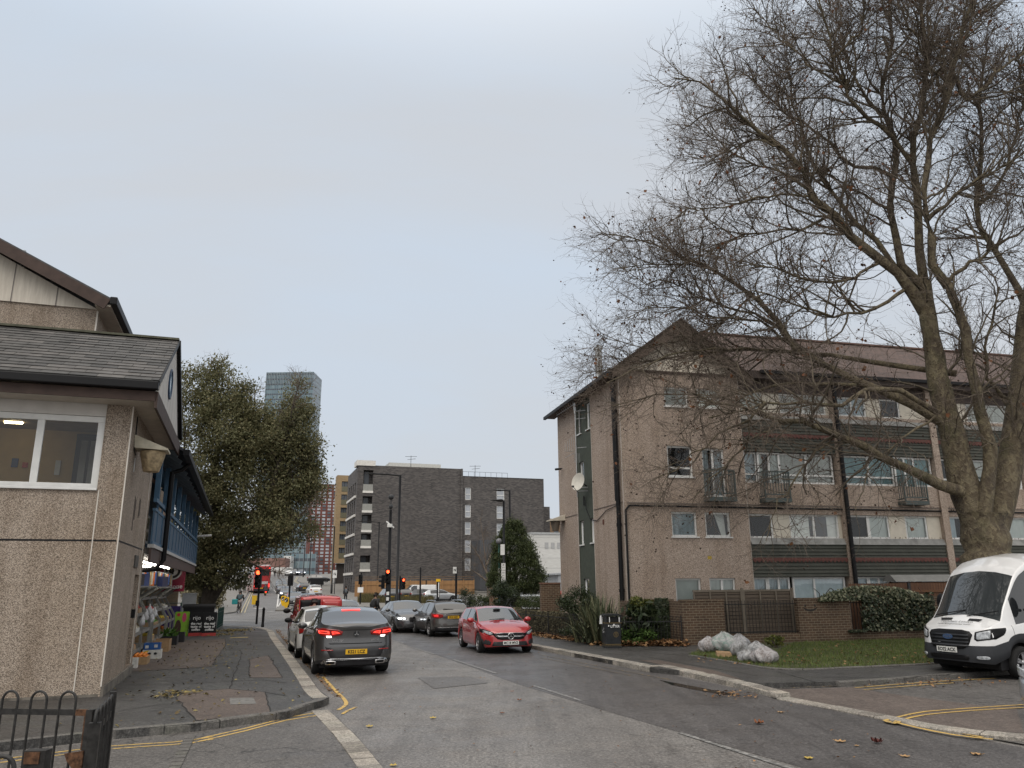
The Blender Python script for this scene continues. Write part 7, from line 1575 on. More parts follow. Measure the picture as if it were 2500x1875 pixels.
def lamp(lab,base,h,arm,aang,rad=0.075,head='flat',group=None,arm_z=0.0):
 t_=thing('street_lamp',lab,'street lamp',tuple(base),0,group);mb=MB();mb.tube([(0,0,0),(0,0,1.4),(0,0,1.42),(0,0,h)],[rad*1.45,rad*1.45,rad,rad*0.85],10);mb.build('column',M_black,t_)
 c,s_=math.cos(aang),math.sin(aang)
 if arm:MB().tube([(0,0,h-0.06),(c*arm*0.5,s_*arm*0.5,h+arm_z*0.6),(c*arm,s_*arm,h+arm_z)],rad*0.6,8).build('arm',M_black,t_)
 mb=MB();L_=0.62;w=0.15;pr=[]
 for u,hw_,z0,z1 in((-0.05,0.05,-0.06,0.05),(0.12,0.12,-0.08,0.09),(0.35,0.16,-0.05,0.07),(0.7,0.10,0.0,0.05),(0.85,0.03,0.02,0.04)):
  ctr=(c*(arm+u),s_*(arm+u));pr.append([(ctr[0]-s_*hw_*k,ctr[1]+c*hw_*k,h+arm_z+z)for k,z in((-1,(z0+z1)/2),(-0.6,z1),(0.6,z1),(1,(z0+z1)/2),(0.6,z0),(-0.6,z0))])
 mb.grid(pr,closed=True,smooth=False);mb.poly(pr[0]);mb.poly(pr[-1]);mb.build('lantern',M_black,t_)
 return t_
AW=math.pi-TA*0
p=atY(1231,1509,50);z_=atY(1229,1222,50)[2];gz=T(50)+0.1
sl_=lamp('black street lamp with a flat angled lantern and parking signs, nearest on the right',(p[0],p[1],gz),z_-gz,0.05,math.pi,0.08)
def sgn(parent,x0,z0,x1,z1,y,mat,name='sign_plate'):return MB().box(x0,y-0.008,z0,x1,y,z1).build(name,mat,parent)
rel=lambda px,py,Y:atY(px,py,Y)
a_,b_=rel(1222,1355,50),rel(1232,1329,50);sgn(sl_,a_[0]-p[0],a_[2]-gz,b_[0]-p[0],b_[2]-gz,-0.09,M_white,'control_box')
a_,b_=rel(1224,1423,50),rel(1234,1375,50);o=sgn(sl_,a_[0]-p[0],a_[2]-gz,b_[0]-p[0],b_[2]-gz,-0.09,plain('white sign face',(0.62,0.62,0.60),0.4),'parking_sign')
zc_=b_[2]-gz
for k,s_ in enumerate(('P','Mon-Fri','8am-6.30pm','Resident','permit','holders','only')):text(s_,0.10 if k else 0.16,((a_[0]+b_[0])/2-p[0],-0.10,zc_-0.12-k*0.155),(1,0,0),(0,0,1),M_btext,o,0.002,stretch=0.5 if k else 1)
p=atY(1219,1505,51);zg=atY(1217,1322,51)[2]
gl_=thing('globe_lamp','teal lamp post with a grey globe beside the nearest street lamp','lamp',(p[0],p[1],gz));xo=atY(1217,1322,51)[0]-p[0]
MB().tube([(0,0,0),(0,0,zg-gz-0.15)],0.05,8).build('post',plain('teal paint',(0.06,0.16,0.14),0.5),gl_);MB().ball((0,0,zg-gz),0.2,18,12).build('globe',plain('grey globe',(0.15,0.15,0.16),0.25),gl_)
a_,b_=rel(1216,1412,51),rel(1222,1388,51);sgn(gl_,a_[0]-p[0],a_[2]-gz,b_[0]-p[0],b_[2]-gz,-0.07,MATS['white sign face'],'sign_plate')
Y_=70;p=atY(1246,1470,Y_);zt2=atY(1248,1197,Y_)[2];lamp('tall black street lamp with a short arm rising behind the pointed evergreen',(p[0],p[1],T(Y_)),zt2-T(Y_),0.75,math.pi,0.10)
Y_=70;p=atY(968,1486,Y_);zt2=atY(976,1160,Y_)[2];lamp('tall black street lamp with a long arm before the dark block',(p[0],p[1],T(Y_)),zt2-T(Y_),2.35,math.pi,0.12,arm_z=0.15)
Y_=118;p=atY(920,1450,Y_);zt2=atY(925,1274,Y_)[2];lamp('further black street lamp with a long arm left of the tall signal mast',(p[0],p[1],T(Y_)),zt2-T(Y_),2.6,math.pi,0.10,arm_z=0.1)
for lab,px,pb,pt,Y_ in(('first black lamp column on the right pavement of the hill',809,1448,1285,122),('second black lamp column up the right side of the hill',754,1427,1300,158),('third black lamp column near the crest of the hill',740,1410,1325,185)):
 p=atY(px,pb,Y_);zt2=atY(px+4,pt,Y_)[2];lamp(lab,(p[0],p[1],T(Y_)),zt2-T(Y_),1.2,math.pi,0.11,group='lamp columns up the hill')
M_redlit=emis('red signal lit',(1.0,0.07,0.02),7);M_sigoff=plain('dark signal lens',(0.02,0.02,0.02),0.3)
def sighead(t_,z,ang,lit=0,w=0.34,xoff=0.0,yoff=0.0,name='signal_head'):
 """three lamp head centred at height z, facing ang"""
 o=bpy.data.objects.new('x',None)
 c,s_=math.cos(ang),math.sin(ang);F_=lambda u,d,zz:(xoff-s_*u+c*d,yoff+c*u+s_*d,zz)
 mb=MB();v=[F_(u,d,zz)for zz in(z-0.52,z+0.52)for u,d in((-w/2,0.06),(w/2,0.06),(w/2,0.30),(-w/2,0.30))]
 mb.add(v,[(0,3,2,1),(4,5,6,7),(0,1,5,4),(1,2,6,5),(2,3,7,6),(3,0,4,7)]);h_=mb.build(name,M_black,t_,bevel=0.02)
 for k,zz in enumerate((z+0.33,z,z-0.33)):
  mb=MB();ring=[F_(0.115*math.cos(a),0.31,zz+0.115*math.sin(a))for a in np.linspace(0,2*math.pi,16,endpoint=False)];mb.add([F_(0,0.33,zz)]+ring,[(0,i+1,(i+1)%16+1)for i in range(16)]);mb.build('red_lamp' if k==0 and lit else 'lamp_lens',M_redlit if(k==0 and lit)else M_sigoff,h_)
  mb=MB();hd_=[[F_(0.14*math.cos(a),d,zz+0.14*math.sin(a))for a in np.linspace(-0.2,math.pi+0.2,10)]for d in(0.30,0.48)];mb.grid(hd_);mb.build('hood',M_black,h_)
 bpy.data.objects.remove(o)
 return h_
TOC=-math.pi/2-0.05
p=G(626,1524,.12);t_=thing('traffic_signal','red traffic signal half hidden by leaves on the left pavement corner','traffic light',tuple(p));zl_=atY(635,1398,p[1])[2]-p[2];dxl=atY(635,1398,p[1])[0]-p[0]
MB().tube([(0,0,0),(0,0,zl_+0.25)],0.062,10).build('pole',M_black,t_);sighead(t_,zl_-0.33,TOC,1)
MB().box(-0.10,-0.13,1.0,0.10,-0.06,1.3).build('push_button',M_black,t_)
p=G(620,1482);t_=thing('push_button_box','small yellow push button box on a post across the junction','box',tuple(p));MB().tube([(0,0,0),(0,0,0.9)],0.04,8).build('post',M_black,t_);MB().box(-0.22,-0.12,0.25,0.22,0.12,1.15).build('box',plain('yellow box',(0.62,0.40,0.03),0.5),t_)
p=G(641,1531,.12);t_=thing('bollard','black bollard at the kerb beside the left signal pole','bollard',tuple(p));MB().lathe([(0.085,0),(0.085,0.12),(0.07,0.14),(0.068,0.86),(0.078,0.87),(0.078,0.93),(0.045,0.99),(0.001,1.0)],16).build('post',M_black,t_)
p=G(704,1486);t_=thing('traffic_signal','black back of a signal head standing on the hatched island','traffic light',(p[0],p[1],T(p[1])+0.12));zl_=atY(704,1420,p[1])[2]-p[2]
MB().tube([(0,0,0),(0,0,zl_+0.5)],0.09,10).build('pole',M_black,t_);sighead(t_,zl_,-TOC,0,0.5)
for lab,px,py in(('yellow keep-left bollard with a white arrow on the island',698,1487),('yellow bollard seen edge-on behind the first on the island',691,1482)):
 p=G(px,py);t_=thing('island_bollard',lab,'bollard',(p[0],p[1],T(p[1])+0.12));t_.scale=(0.62,0.7,0.66);mb=MB()
 pr=[(-0.16,0.0),(0.16,0.0),(0.40,0.55),(0.40,1.35),(0.28,1.5),(-0.28,1.5),(-0.40,1.35),(-0.40,0.55)]
 mb.prism([(x,-0.1,z)for x,z in pr],(0,0.2,0));mb.build('shell',plain('signal yellow',(0.70,0.42,0.02),0.4),t_)
 mb=MB();mb.lathe([(0.001,-0.115),(0.30,-0.115)],20,(0,0,1.05),axis='y',cap=False);o=mb.build('blue_disc',plain('dark disc',(0.03,0.04,0.06),0.4),t_);mb=MB();mb.bar((0.13,-0.125,1.18),(-0.12,-0.125,0.93),0.03,0.07,up=(1,0,1));mb.prism([(-0.2,-0.125,0.84),(0.02,-0.125,0.88),(-0.16,-0.125,1.06)],(0,0.005,0));mb.build('arrow',M_wtext,o)
p=G(946,1501);t_=thing('signal_mast','tall black mast with a red signal and a camera on top, centre of the junction','traffic light',(p[0],p[1],T(p[1])))
zt2=atY(954,1245,p[1])[2]-p[2];zl_=atY(948.5,1396,p[1])[2]-p[2]
MB().tube([(0,0,0),(0,0,zl_-0.8),(0,0,zl_-0.7),(0,0,zt2)],[0.20,0.20,0.13,0.11],12).build('mast',M_black,t_);sighead(t_,zl_-0.33,TOC,1,0.44);sighead(t_,zl_-0.75,TOC-1.2,0,0.34,-0.25,0,'signal_head')
MB().tube([(0,0,zt2),(0,0,zt2+0.9)],0.04,8).ball((0,0,zt2+0.25),(0.16,0.16,0.2)).ball((0,0,zt2+1.0),(0.22,0.22,0.22)).build('camera',M_dark,t_)
MB().box(-0.18,-0.35,zt2-1.35,0.18,-0.1,zt2-1.1).tube([(-0.3,-0.1,zt2-0.9),(0.3,-0.1,zt2-1.4)],0.07,6).build('camera_bracket',M_white,t_)
for zz in(1.05,1.45):MB().box(-0.1,-0.21,zz,0.1,-0.20,zz+0.25).build('sticker',M_wtext,t_)
p=atY(975,1480,75);t_=thing('traffic_signal','smaller red traffic signal right of the tall mast','traffic light',(p[0],p[1],T(75)));zl_=atY(981,1416,75)[2]-T(75);MB().tube([(0,0,0),(0,0,zl_+0.4)],0.08,8).build('pole',M_black,t_);sighead(t_,zl_-0.33,TOC+0.6,1,0.36,0.2,0)
p=atY(879,1477,86);t_=thing('traffic_signal','unlit black traffic signal at the foot of the hill pavement','traffic light',(p[0],p[1],T(86)+0.1));zl_=atY(880,1415,86)[2]-T(86)-0.1;MB().tube([(0,0,0),(0,0,zl_+0.7)],0.08,8).build('pole',M_black,t_);sighead(t_,zl_,TOC,0,0.4);MB().box(-0.3,-0.12,1.2,0.3,-0.09,1.75).build('white_plate',M_wtext,t_)
def post(name,lab,px,pb,pt,Y,r,mat=M_black,sign=None,cat='post',group=None,sgtext=None):
 p=atY(px,pb,Y);g=T(Y)+0.1;h=atY(px,pt,Y)[2]-g;t_=thing(name,lab,cat,(p[0],p[1],g),0,group);MB().tube([(0,0,0),(0,0,h)],r,8).build('post',mat,t_)
 if sign:
  a,b=atY(sign[0],sign[3],Y),atY(sign[2],sign[1],Y);o=sgn(t_,a[0]-p[0],a[2]-g,b[0]-p[0],b[2]-g,-r-0.01,sign[4],'sign_plate')
  if sgtext:
   cx_,cz_=(a[0]+b[0])/2-p[0],(a[2]+b[2])/2-g;w_=b[0]-a[0];mb=MB()
   mb.box(cx_-w_*0.3,-r-0.024,cz_+w_*0.15,cx_+w_*0.3,-r-0.02,cz_+w_*0.28);mb.box(cx_-w_*0.3,-r-0.024,cz_-w_*0.12,cx_-w_*0.05,-r-0.02,cz_+w_*0.05);mb.box(cx_+w_*0.05,-r-0.024,cz_-w_*0.3,cx_+w_*0.3,-r-0.02,cz_+w_*0.05);mb.build('symbols',M_btext,o)
 return t_
MW=MATS['white sign face']
post('sign_post','black post with a small white parking sign behind the grey compact SUV',1113,1490,1384,64,0.09,sign=(1106,1384,1115,1400,MW),cat='sign',sgtext=1)
post('sign_post','post with a white restriction sign on the right pavement of the hill',816,1450,1390,120,0.06,sign=(812,1392,823,1411,MW),cat='sign',sgtext=1)
post('slim_post','slim black post standing before the orange fence',1025,1480,1385,82,0.085);post('slim_post','short thin black post right of the slim post by the orange fence',1040,1450,1416,100,0.07)
yp=post('beacon_post','black and white post with a yellow top beside the tall railings',1069,1472,1420,88,0.16);yp.children[0].data.materials[0]=M_black
h_=atY(1069,1420,88)[2]-T(88)-0.1;MB().box(-0.22,-0.2,h_,0.24,0.2,h_+0.28).build('cap',MATS['signal yellow'],yp);MB().box(0.03,-0.18,0.6,0.12,-0.165,h_-0.1).build('white_stripe',M_wtext,yp)
p=atY(775,1425,132);sp=thing('sign_board','wide black back of a road sign on two legs beside the hill road','sign',(p[0],p[1],T(132)+0.05));a_,b_=atY(758,1410,132),atY(792,1394,132)
MB().box(a_[0]-p[0],-0.05,a_[2]-p[2],b_[0]-p[0],0.0,b_[2]-p[2]).build('panel',M_black,sp)
for k in(0.12,0.85):x=a_[0]-p[0]+(b_[0]-a_[0])*k;MB().tube([(x,0.05,-0.3),(x,0.05,b_[2]-p[2])],0.07,6).build('leg',M_black,sp)
railing('tall_railing','tall black vertical railing along the far side of the junction garden',atY(1068,1487,74),atY(1262,1490,66),1.75,M_iron,0.14,bow=False,r=0.014,z0=-0.05)
p=atY(1206,1470,56);gp_=thing('gate_pier','brick gate pier with a pale pointed stone cap behind the round shrub','pier',(p[0],p[1],0));zt2=atY(1206,1426,56)[2];MB().box(-0.31,-0.31,-0.2,0.31,0.31,zt2).build('shaft',bricks('orange brick pier',(0.24,0.105,0.06),(0.19,0.085,0.05),(0.25,0.22,0.18),0.225,0.075,0.012),gp_)
mb=MB();w=0.37;mb.add([(-w,-w,zt2),(w,-w,zt2),(w,w,zt2),(-w,w,zt2),(-w,-w,zt2+0.08),(w,-w,zt2+0.08),(w,w,zt2+0.08),(-w,w,zt2+0.08),(0,0,zt2+0.28)],[(0,3,2,1),(0,1,5,4),(1,2,6,5),(2,3,7,6),(3,0,4,7),(4,5,8),(5,6,8),(6,7,8),(7,4,8)]);mb.build('cap',plain('pale stone cap',(0.40,0.37,0.31),0.8),gp_)
def bag(lab,px,py,size,mat,seed,Yb=None,z=0.13,lean=0.0,tie=True):
 """tied refuse sack: lumpy body, gathered neck"""
 rr=random.Random(seed);p=G(px,py,.13);q=[rr.uniform(0,6.28)for _ in range(8)];g=[]
 for i in range(25):
  ph=math.pi*i/24;row_=[]
  for j in range(40):
   th=2*math.pi*j/40
   fold=0.045*math.sin(7*th+q[0]+2*math.sin(2*ph+q[1]))+0.05*math.sin(3*th+q[2])*math.sin(2*ph+q[3])+0.022*abs(math.sin(13*th+q[4]+3*ph))+0.025*abs(math.sin(19*th*0.5+9*ph+q[5]))
   r_=1+fold*2.1*math.sin(ph)**0.5;x=r_*math.sin(ph)*math.cos(th);y=r_*math.sin(ph)*math.sin(th);zz=r_*math.cos(ph)
   zz=max(zz,-0.72);pin=max(0,(zz-0.62)/0.4);x*=1-0.55*pin;y*=1-0.55*pin;zz+=pin*0.22
   row_.append((x*size[0]+lean*zz*size[0],y*size[1],(zz+0.72)*size[2]*0.70))
  g.append(row_)
 mb=MB();mb.grid(g,closed=True);o=mb.build('refuse_sack',mat,None,(p[0],p[1],z),rr.uniform(0,6));return tag(o,lab,'rubbish bag','white refuse sacks on the verge')
def sackmat(name,c1,c2):
 m,t,b=newmat(name);b.inputs['Roughness'].default_value=0.2;v=_map(t,src='Object')
 c=_ramp(t,_noise(t,v,5,5,0.65,1.2),[(0.36,c2),(0.54,c1),(0.8,tuple(min(1,x*1.15)for x in c1))]);t.links.new(c,b.inputs['Base Color']);b.inputs['Transmission Weight'].default_value=0.0;b.inputs['Coat Weight'].default_value=0.5
 _bump(t,b,_noise(t,v,11,5,0.6,2.6),1.0,0.05);MATS[name]=m;return m
SK1=sackmat('white sack',(0.42,0.42,0.42),(0.17,0.165,0.16));SK2=sackmat('sack of mixed rubbish',(0.42,0.40,0.40),(0.18,0.15,0.14));SK3=sackmat('grey sack',(0.36,0.36,0.37),(0.12,0.115,0.11));SK4=sackmat('sack with green contents',(0.42,0.42,0.41),(0.20,0.30,0.26))
bag('leftmost white refuse sack of the heap on the verge',1731,1592,(0.28,0.26,0.31),SK2,1);bag('biggest bulging refuse sack with pink and green contents showing',1768,1592,(0.43,0.38,0.40),SK4,2);bag('dark grey sack squeezed behind the biggest one',1806,1592,(0.30,0.3,0.36),SK3,3)
bag('pale upright sack in the middle of the heap',1808,1602,(0.22,0.22,0.32),SK1,4,lean=0.3);bag('small round knotted white sack at the front of the heap',1825,1614,(0.24,0.23,0.21),SK1,5);bag('white sack at the back right of the heap',1848,1600,(0.28,0.26,0.27),SK1,6);bag('rightmost tied sack with a pointed neck, grey paper inside',1868,1618,(0.34,0.30,0.29),SK2,7);bag('low flattened sack between the round sack and the rightmost one',1846,1614,(0.22,0.22,0.19),SK3,8)
p=G(1768,1604,.13);o=MB().prism([(-0.2,0,0),(0.22,-0.03,0),(0.2,-0.02,0.10),(-0.19,0.02,0.12)],(0.03,0.25,0.03)).build('cardboard_scrap',C_('brown card',(0.34,0.22,0.12)),None,tuple(p));tag(o,'brown cardboard scrap lying in front of the sacks','cardboard')
o=MB().box(-0.36,-0.06,0,0.36,0.06,0.02).build('timber_offcut',plain('pale timber',(0.45,0.36,0.17),0.7),None,tuple(G(584,1557,.12)),RZ1);tag(o,'pale yellow timber strip lying flat on the left pavement','timber strip')
# ---------------------------------------------------------------- trees, shrubs, leaves
def unit(a):return a/(np.linalg.norm(a,axis=-1,keepdims=True)+1e-9)
def tubes_np(P,Rd,m=4):
 """P (n,k,3), Rd (n,k) -> verts, quads"""
 n,k,_=P.shape;d=np.empty_like(P);d[:,1:-1]=P[:,2:]-P[:,:-2];d[:,0]=P[:,1]-P[:,0];d[:,-1]=P[:,-1]-P[:,-2];d=unit(d)
 ref=np.where(np.abs(d[:,:1,2:3])<0.9,np.array([0,0,1.0]),np.array([0,1.0,0]));ref=np.broadcast_to(ref,d.shape)
 u=unit(np.cross(d,ref));w=np.cross(d,u);a=2*np.pi*np.arange(m)/m
 V=P[:,:,None,:]+Rd[:,:,None,None]*(u[:,:,None,:]*np.cos(a)[None,None,:,None]+w[:,:,None,:]*np.sin(a)[None,None,:,None])
 base=(np.arange(n)*k*m)[:,None,None];i=np.arange(k-1)[None,:,None]*m;j=np.arange(m)[None,None,:];j2=(j+1)%m
 Fq=np.stack([base+i+j,base+i+j2,base+i+m+j2,base+i+m+j],-1).reshape(-1,4)
 return V.reshape(-1,3),Fq
def sprout(P,Rd,n,k,L,ang,rad,wob=0.25,up=0.0,rng=RNG,umin=0.15,out=None,taper=0.35,wz=None):
 """n children on the polylines P: positions by length, angle ang off the parent"""
 Lp=np.linalg.norm(P[:,1:]-P[:,:-1],axis=2).sum(1)*(1 if wz is None else np.interp(P[:,P.shape[1]//2:,2].mean(1),*wz));pr=Lp/Lp.sum();idx=rng.choice(len(P),n,p=pr);u=umin+(1-umin)*rng.random(n)**0.8;kk=P.shape[1]-1
 f=u*kk;i=np.minimum(f.astype(int),kk-1);fr=(f-i)[:,None];p0=P[idx,i]*(1-fr)+P[idx,i+1]*fr;d=unit(P[idx,i+1]-P[idx,i]);r0=Rd[idx,i]*(1-fr[:,0])+Rd[idx,i+1]*fr[:,0]
 q=unit(np.cross(d,rng.normal(size=(n,3))));a=np.radians(rng.normal(ang,14,n))[:,None];dirn=unit(d*np.cos(a)+q*np.sin(a))
 if out is not None:dirn=unit(dirn+out)
 ln=(L[0]+(L[1]-L[0])*rng.random(n))*(1-0.45*u);C=np.empty((n,k,3));C[:,0]=p0
 for s in range(1,k):
  dirn=unit(dirn+rng.normal(size=(n,3))*wob+np.array([0,0,up]));C[:,s]=C[:,s-1]+dirn*(ln/(k-1))[:,None]
 rr=np.minimum(rad[0]+(rad[1]-rad[0])*rng.random(n),r0*0.8+0.0005)[:,None]*(1-(1-taper)*np.linspace(0,1,k))[None,:]
 return C,rr
def cards(C,size,rng,flat=None,asp=0.55,bend=0.25,droop=0.0):
 """one bent diamond leaf per centre"""
 n=len(C);nrm=unit(rng.normal(size=(n,3)))if flat is None else unit(rng.normal(size=(n,3))*flat[1]+np.array(flat[0]));t=rng.normal(size=(n,3));t[:,2]-=droop;t=unit(t-nrm*(t*nrm).sum(1,keepdims=True));b=np.cross(nrm,t)
 s=(size[0]+(size[1]-size[0])*rng.random(n))[:,None]
 V=np.stack([C-t*s*0.5,C+b*s*asp*0.5+nrm*s*bend*0.5,C+t*s*0.5,C-b*s*asp*0.5+nrm*s*bend*0.5],1).reshape(-1,3)
 return V,np.arange(n*4).reshape(n,4)
def blob_pts(n,c,r,rng,shell=0.35):
 d=unit(rng.normal(size=(n,3)));q=(shell+(1-shell)*rng.random(n)**0.5)[:,None]
 return np.array(c)+d*q*np.array(r)
# --- the big bare plane tree
m,t,b=newmat('plane bark');b.inputs['Roughness'].default_value=0.9;v=_map(t,src='Position')
c=_ramp(t,_noise(t,v,2.2,6,0.62,0.8),[(0.30,(0.050,0.038,0.027)),(0.46,(0.088,0.070,0.045)),(0.58,(0.122,0.10,0.062)),(0.72,(0.150,0.125,0.078))])
vo=t.nodes.new('ShaderNodeTexVoronoi');vo.inputs['Scale'].default_value=13;dn=t.nodes.new('ShaderNodeTexNoise');dn.inputs['Scale'].default_value=6;t.links.new(v,dn.inputs['Vector']);va=t.nodes.new('ShaderNodeVectorMath');va.operation='MULTIPLY_ADD';t.links.new(dn.outputs['Color'],va.inputs[0]);va.inputs[1].default_value=(0.25,0.25,0.25);t.links.new(_map(t,(1,1,0.5),src='Position'),va.inputs[2]);t.links.new(va.outputs[0],vo.inputs['Vector'])
sc_=t.nodes.new('ShaderNodeSeparateColor');t.links.new(vo.outputs['Color'],sc_.inputs[0])
c=_mix(t,_ramp(t,sc_.outputs[0],[(0.45,(0,0,0)),(0.6,(0.8,)*3)]),c,(0.62,0.57,0.54),'MULTIPLY');c=_mix(t,_ramp(t,sc_.outputs[1],[(0.80,(0,0,0)),(0.86,(0.45,)*3)]),c,(0.18,0.15,0.09))
c=_mix(t,_ramp(t,_noise(t,v,0.9,4,0.6),[(0.52,(0,0,0)),(0.72,(0.5,)*3)]),c,(0.075,0.075,0.032))
t.links.new(c,b.inputs['Base Color']);_bump(t,b,vo.outputs['Distance'],0.6,0.05);M_bark=m
M_twig=plain('grey brown twigs',(0.125,0.10,0.080),0.9,var=0.3,scale=0.8)
LB=[
 ([(2418,1560),(2417,1450),(2413,1380),(2409,1330),(2404,1285),(2398,1250)],0.86,0.60,21.6,21.6),
 ([(2395,1310),(2362,1220),(2345,1150),(2330,1080),(2312,1010),(2294,940),(2280,860),(2265,770),(2258,690)],0.54,0.26,21.6,21.9),
 ([(2402,1290),(2405,1190),(2424,1115),(2408,1050),(2393,998),(2376,920),(2362,850),(2345,760),(2310,680)],0.27,0.13,21.3,20.8),
 ([(2420,1310),(2452,1200),(2474,1090),(2482,1000),(2490,910),(2500,800),(2522,680),(2540,520),(2530,380),(2510,240)],0.48,0.12,21.6,22.4),
 ([(2345,1200),(2305,1186),(2234,1157),(2160,1122),(2101,1086),(2027,1057),(1968,1033),(1909,1024),(1850,1008),(1780,985),(1690,960)],0.22,0.03,21.4,19.0),
 ([(2308,1035),(2287,1015),(2234,989),(2175,965),(2130,942),(2057,918),(1990,880),(1935,845),(1906,798),(1868,760),(1843,713),(1796,690),(1764,671),(1729,650),(1678,630),(1637,612),(1602,600),(1558,585),(1526,573),(1468,570)],0.20,0.015,21.7,23.4),
 ([(2285,1005),(2204,960),(2139,945),(2086,968),(2054,992),(1968,977),(1930,986),(1870,990),(1800,1000),(1730,1020)],0.11,0.02,21.2,18.6),
 ([(2335,912),(2300,905),(2234,903),(2160,888),(2101,880),(2042,874),(1968,859),(1909,856),(1840,850),(1750,858),(1660,868),(1560,888),(1480,905),(1420,912)],0.13,0.012,22.0,24.6),
 ([(2265,775),(2210,680),(2149,631),(2088,578),(2027,517),(1982,468),(1946,399),(1905,354),(1864,325),(1803,277),(1755,232),(1702,195),(1645,190)],0.24,0.02,21.9,20.4),
 ([(2262,745),(2180,640),(2110,560),(2060,500),(2010,440),(1975,370),(1950,290),(1930,200),(1915,110)],0.14,0.02,21.9,23.5),
 ([(2258,705),(2198,651),(2186,582),(2170,509),(2178,448),(2194,407),(2182,325),(2161,285),(2153,203),(2178,102),(2170,30),(2165,-60)],0.18,0.05,21.9,23.4),
 ([(2262,745),(2251,659),(2243,570),(2239,488),(2227,407),(2235,346),(2247,264),(2255,183),(2263,102),(2251,20),(2245,-80)],0.19,0.06,21.9,21.8),
 ([(2315,700),(2283,651),(2267,570),(2255,488),(2267,407),(2283,325),(2316,244),(2324,183),(2332,134),(2353,60),(2380,-40)],0.16,0.05,20.9,20.0),
 ([(2510,760),(2458,667),(2430,618),(2397,570),(2389,508),(2385,427),(2400,330),(2390,230),(2410,120)],0.14,0.04,22.2,23.0),
 ([(2182,432),(2129,411),(2076,403),(2027,362),(2007,334),(1946,293),(1893,264),(1844,203),(1795,163),(1740,140)],0.09,0.015,22.4,24.4),
 ([(2228,400),(2170,325),(2109,285),(2068,244),(2060,203),(2031,142),(2027,81),(2003,33),(1990,-30)],0.10,0.03,21.8,20.2),
 ([(2325,180),(2360,250),(2420,190),(2490,130),(2560,90)],0.09,0.03,20.4,20.0),
 ([(2300,690),(2380,640),(2450,590),(2530,540)],0.09,0.03,21.0,19.6),
 ([(2262,540),(2340,470),(2420,420),(2510,360)],0.09,0.025,20.8,19.4),
 ([(1935,845),(1868,790),(1792,779),(1716,770),(1669,751),(1621,746),(1558,760),(1526,779)],0.06,0.012,22.9,22.0),
 ([(1906,800),(1840,770),(1748,744),(1700,719),(1637,687),(1570,690),(1500,640)],0.06,0.012,22.9,24.6),
 ([(1990,478),(1900,474),(1830,486),(1760,512),(1690,500),(1640,540)],0.055,0.012,21.4,20.0),
 ([(2035,520),(1960,560),(1880,565),(1800,575),(1720,620),(1640,650),(1560,640),(1490,660)],0.06,0.012,21.6,22.6),
 ([(2150,640),(2060,690),(1960,680),(1860,650),(1770,640)],0.07,0.012,21.8,20.0),
 ([(2220,700),(2130,760),(2030,770),(1940,740),(1850,710),(1760,720)],0.08,0.012,21.9,19.6),
 ([(1980,862),(1893,850),(1811,850),(1722,853),(1634,868),(1545,905),(1480,935)],0.06,0.012,22.8,21.0),
 ([(2090,940),(1990,930),(1900,940),(1764,977),(1693,957),(1619,963),(1545,980),(1457,1010)],0.07,0.012,21.9,22.8),
 ([(1930,1026),(1850,1060),(1790,1110),(1740,1170),(1690,1230)],0.045,0.01,20.0,19.4),
 ([(2040,1060),(1990,1110),(1940,1170),(1890,1250),(1870,1320)],0.045,0.01,20.4,19.8),
 ([(1868,985),(1800,1030),(1720,1090),(1650,1150),(1580,1180)],0.045,0.01,19.0,19.8),
 ([(1843,715),(1760,800),(1660,830),(1560,850),(1470,820),(1430,880)],0.05,0.01,23.2,24.2),
 ([(1905,354),(1840,340),(1770,370),(1700,390),(1650,380)],0.05,0.01,20.9,22.0),
 ([(2170,510),(2090,470),(2010,420),(1940,430),(1860,400),(1780,410)],0.06,0.012,22.2,23.8),
 ([(2475,1000),(2420,930),(2400,860),(2420,780),(2440,700)],0.09,0.03,21.8,20.8),
 ([(2300,1000),(2220,1060),(2150,1110),(2110,1180),(2090,1260)],0.05,0.01,21.2,20.2),
 ([(2255,183),(2310,120),(2370,70),(2420,0)],0.07,0.02,21.8,23.4),([(2390,500),(2450,430),(2480,340),(2500,250),(2490,150)],0.08,0.02,22.6,21.0),([(2060,203),(1990,170),(1930,120),(1880,60),(1840,20)],0.06,0.015,21.0,22.5),([(2031,142),(2090,90),(2120,20),(2130,-40)],0.06,0.02,20.6,19.4),([(1982,468),(1900,420),(1820,390),(1740,330),(1680,270)],0.06,0.015,21.3,23.0),
 ([(2160,285),(2090,210),(2060,120),(2040,20)],0.07,0.02,22.8,23.6),([(2316,244),(2260,150),(2220,60),(2200,-40)],0.07,0.02,20.4,19.6)]
pt=thing('plane_tree','huge bare plane tree with dark seed balls, behind the white van on the right','tree',tuple(atY(2418,1560,21.6)[:2])+(0.13,))
O_=np.array([pt.location.x,pt.location.y,0.13])
KL=14;PL,RL=[],[]
for li,(px,r0,r1,y0,y1)in enumerate(LB):
 X=np.array([atY(a,b_,y0+(y1-y0)*i/(len(px)-1))for i,(a,b_)in enumerate(px)]);s_=np.r_[0,np.cumsum(np.linalg.norm(np.diff(X,axis=0),axis=1))];u_=np.linspace(0,s_[-1],KL);Q=np.stack([np.interp(u_,s_,X[:,q])for q in range(3)],1)
 Q[1:-1]+=RNG.normal(size=(KL-2,3))*(0.04 if li>3 else 0.018)*np.array([1,1.5,1])
 PL.append(Q);RL.append((r0+(r1-r0)*np.linspace(0,1,KL)**0.8)*(0.92 if li==0 else 0.80)*(1+0.07*RNG.normal(size=KL)*(np.arange(KL)>0)))
PL,RL=np.array(PL),np.array(RL)
PL[0,0,2]=0.05;RL[0]*=np.r_[1.25,1.08,np.ones(KL-2)]
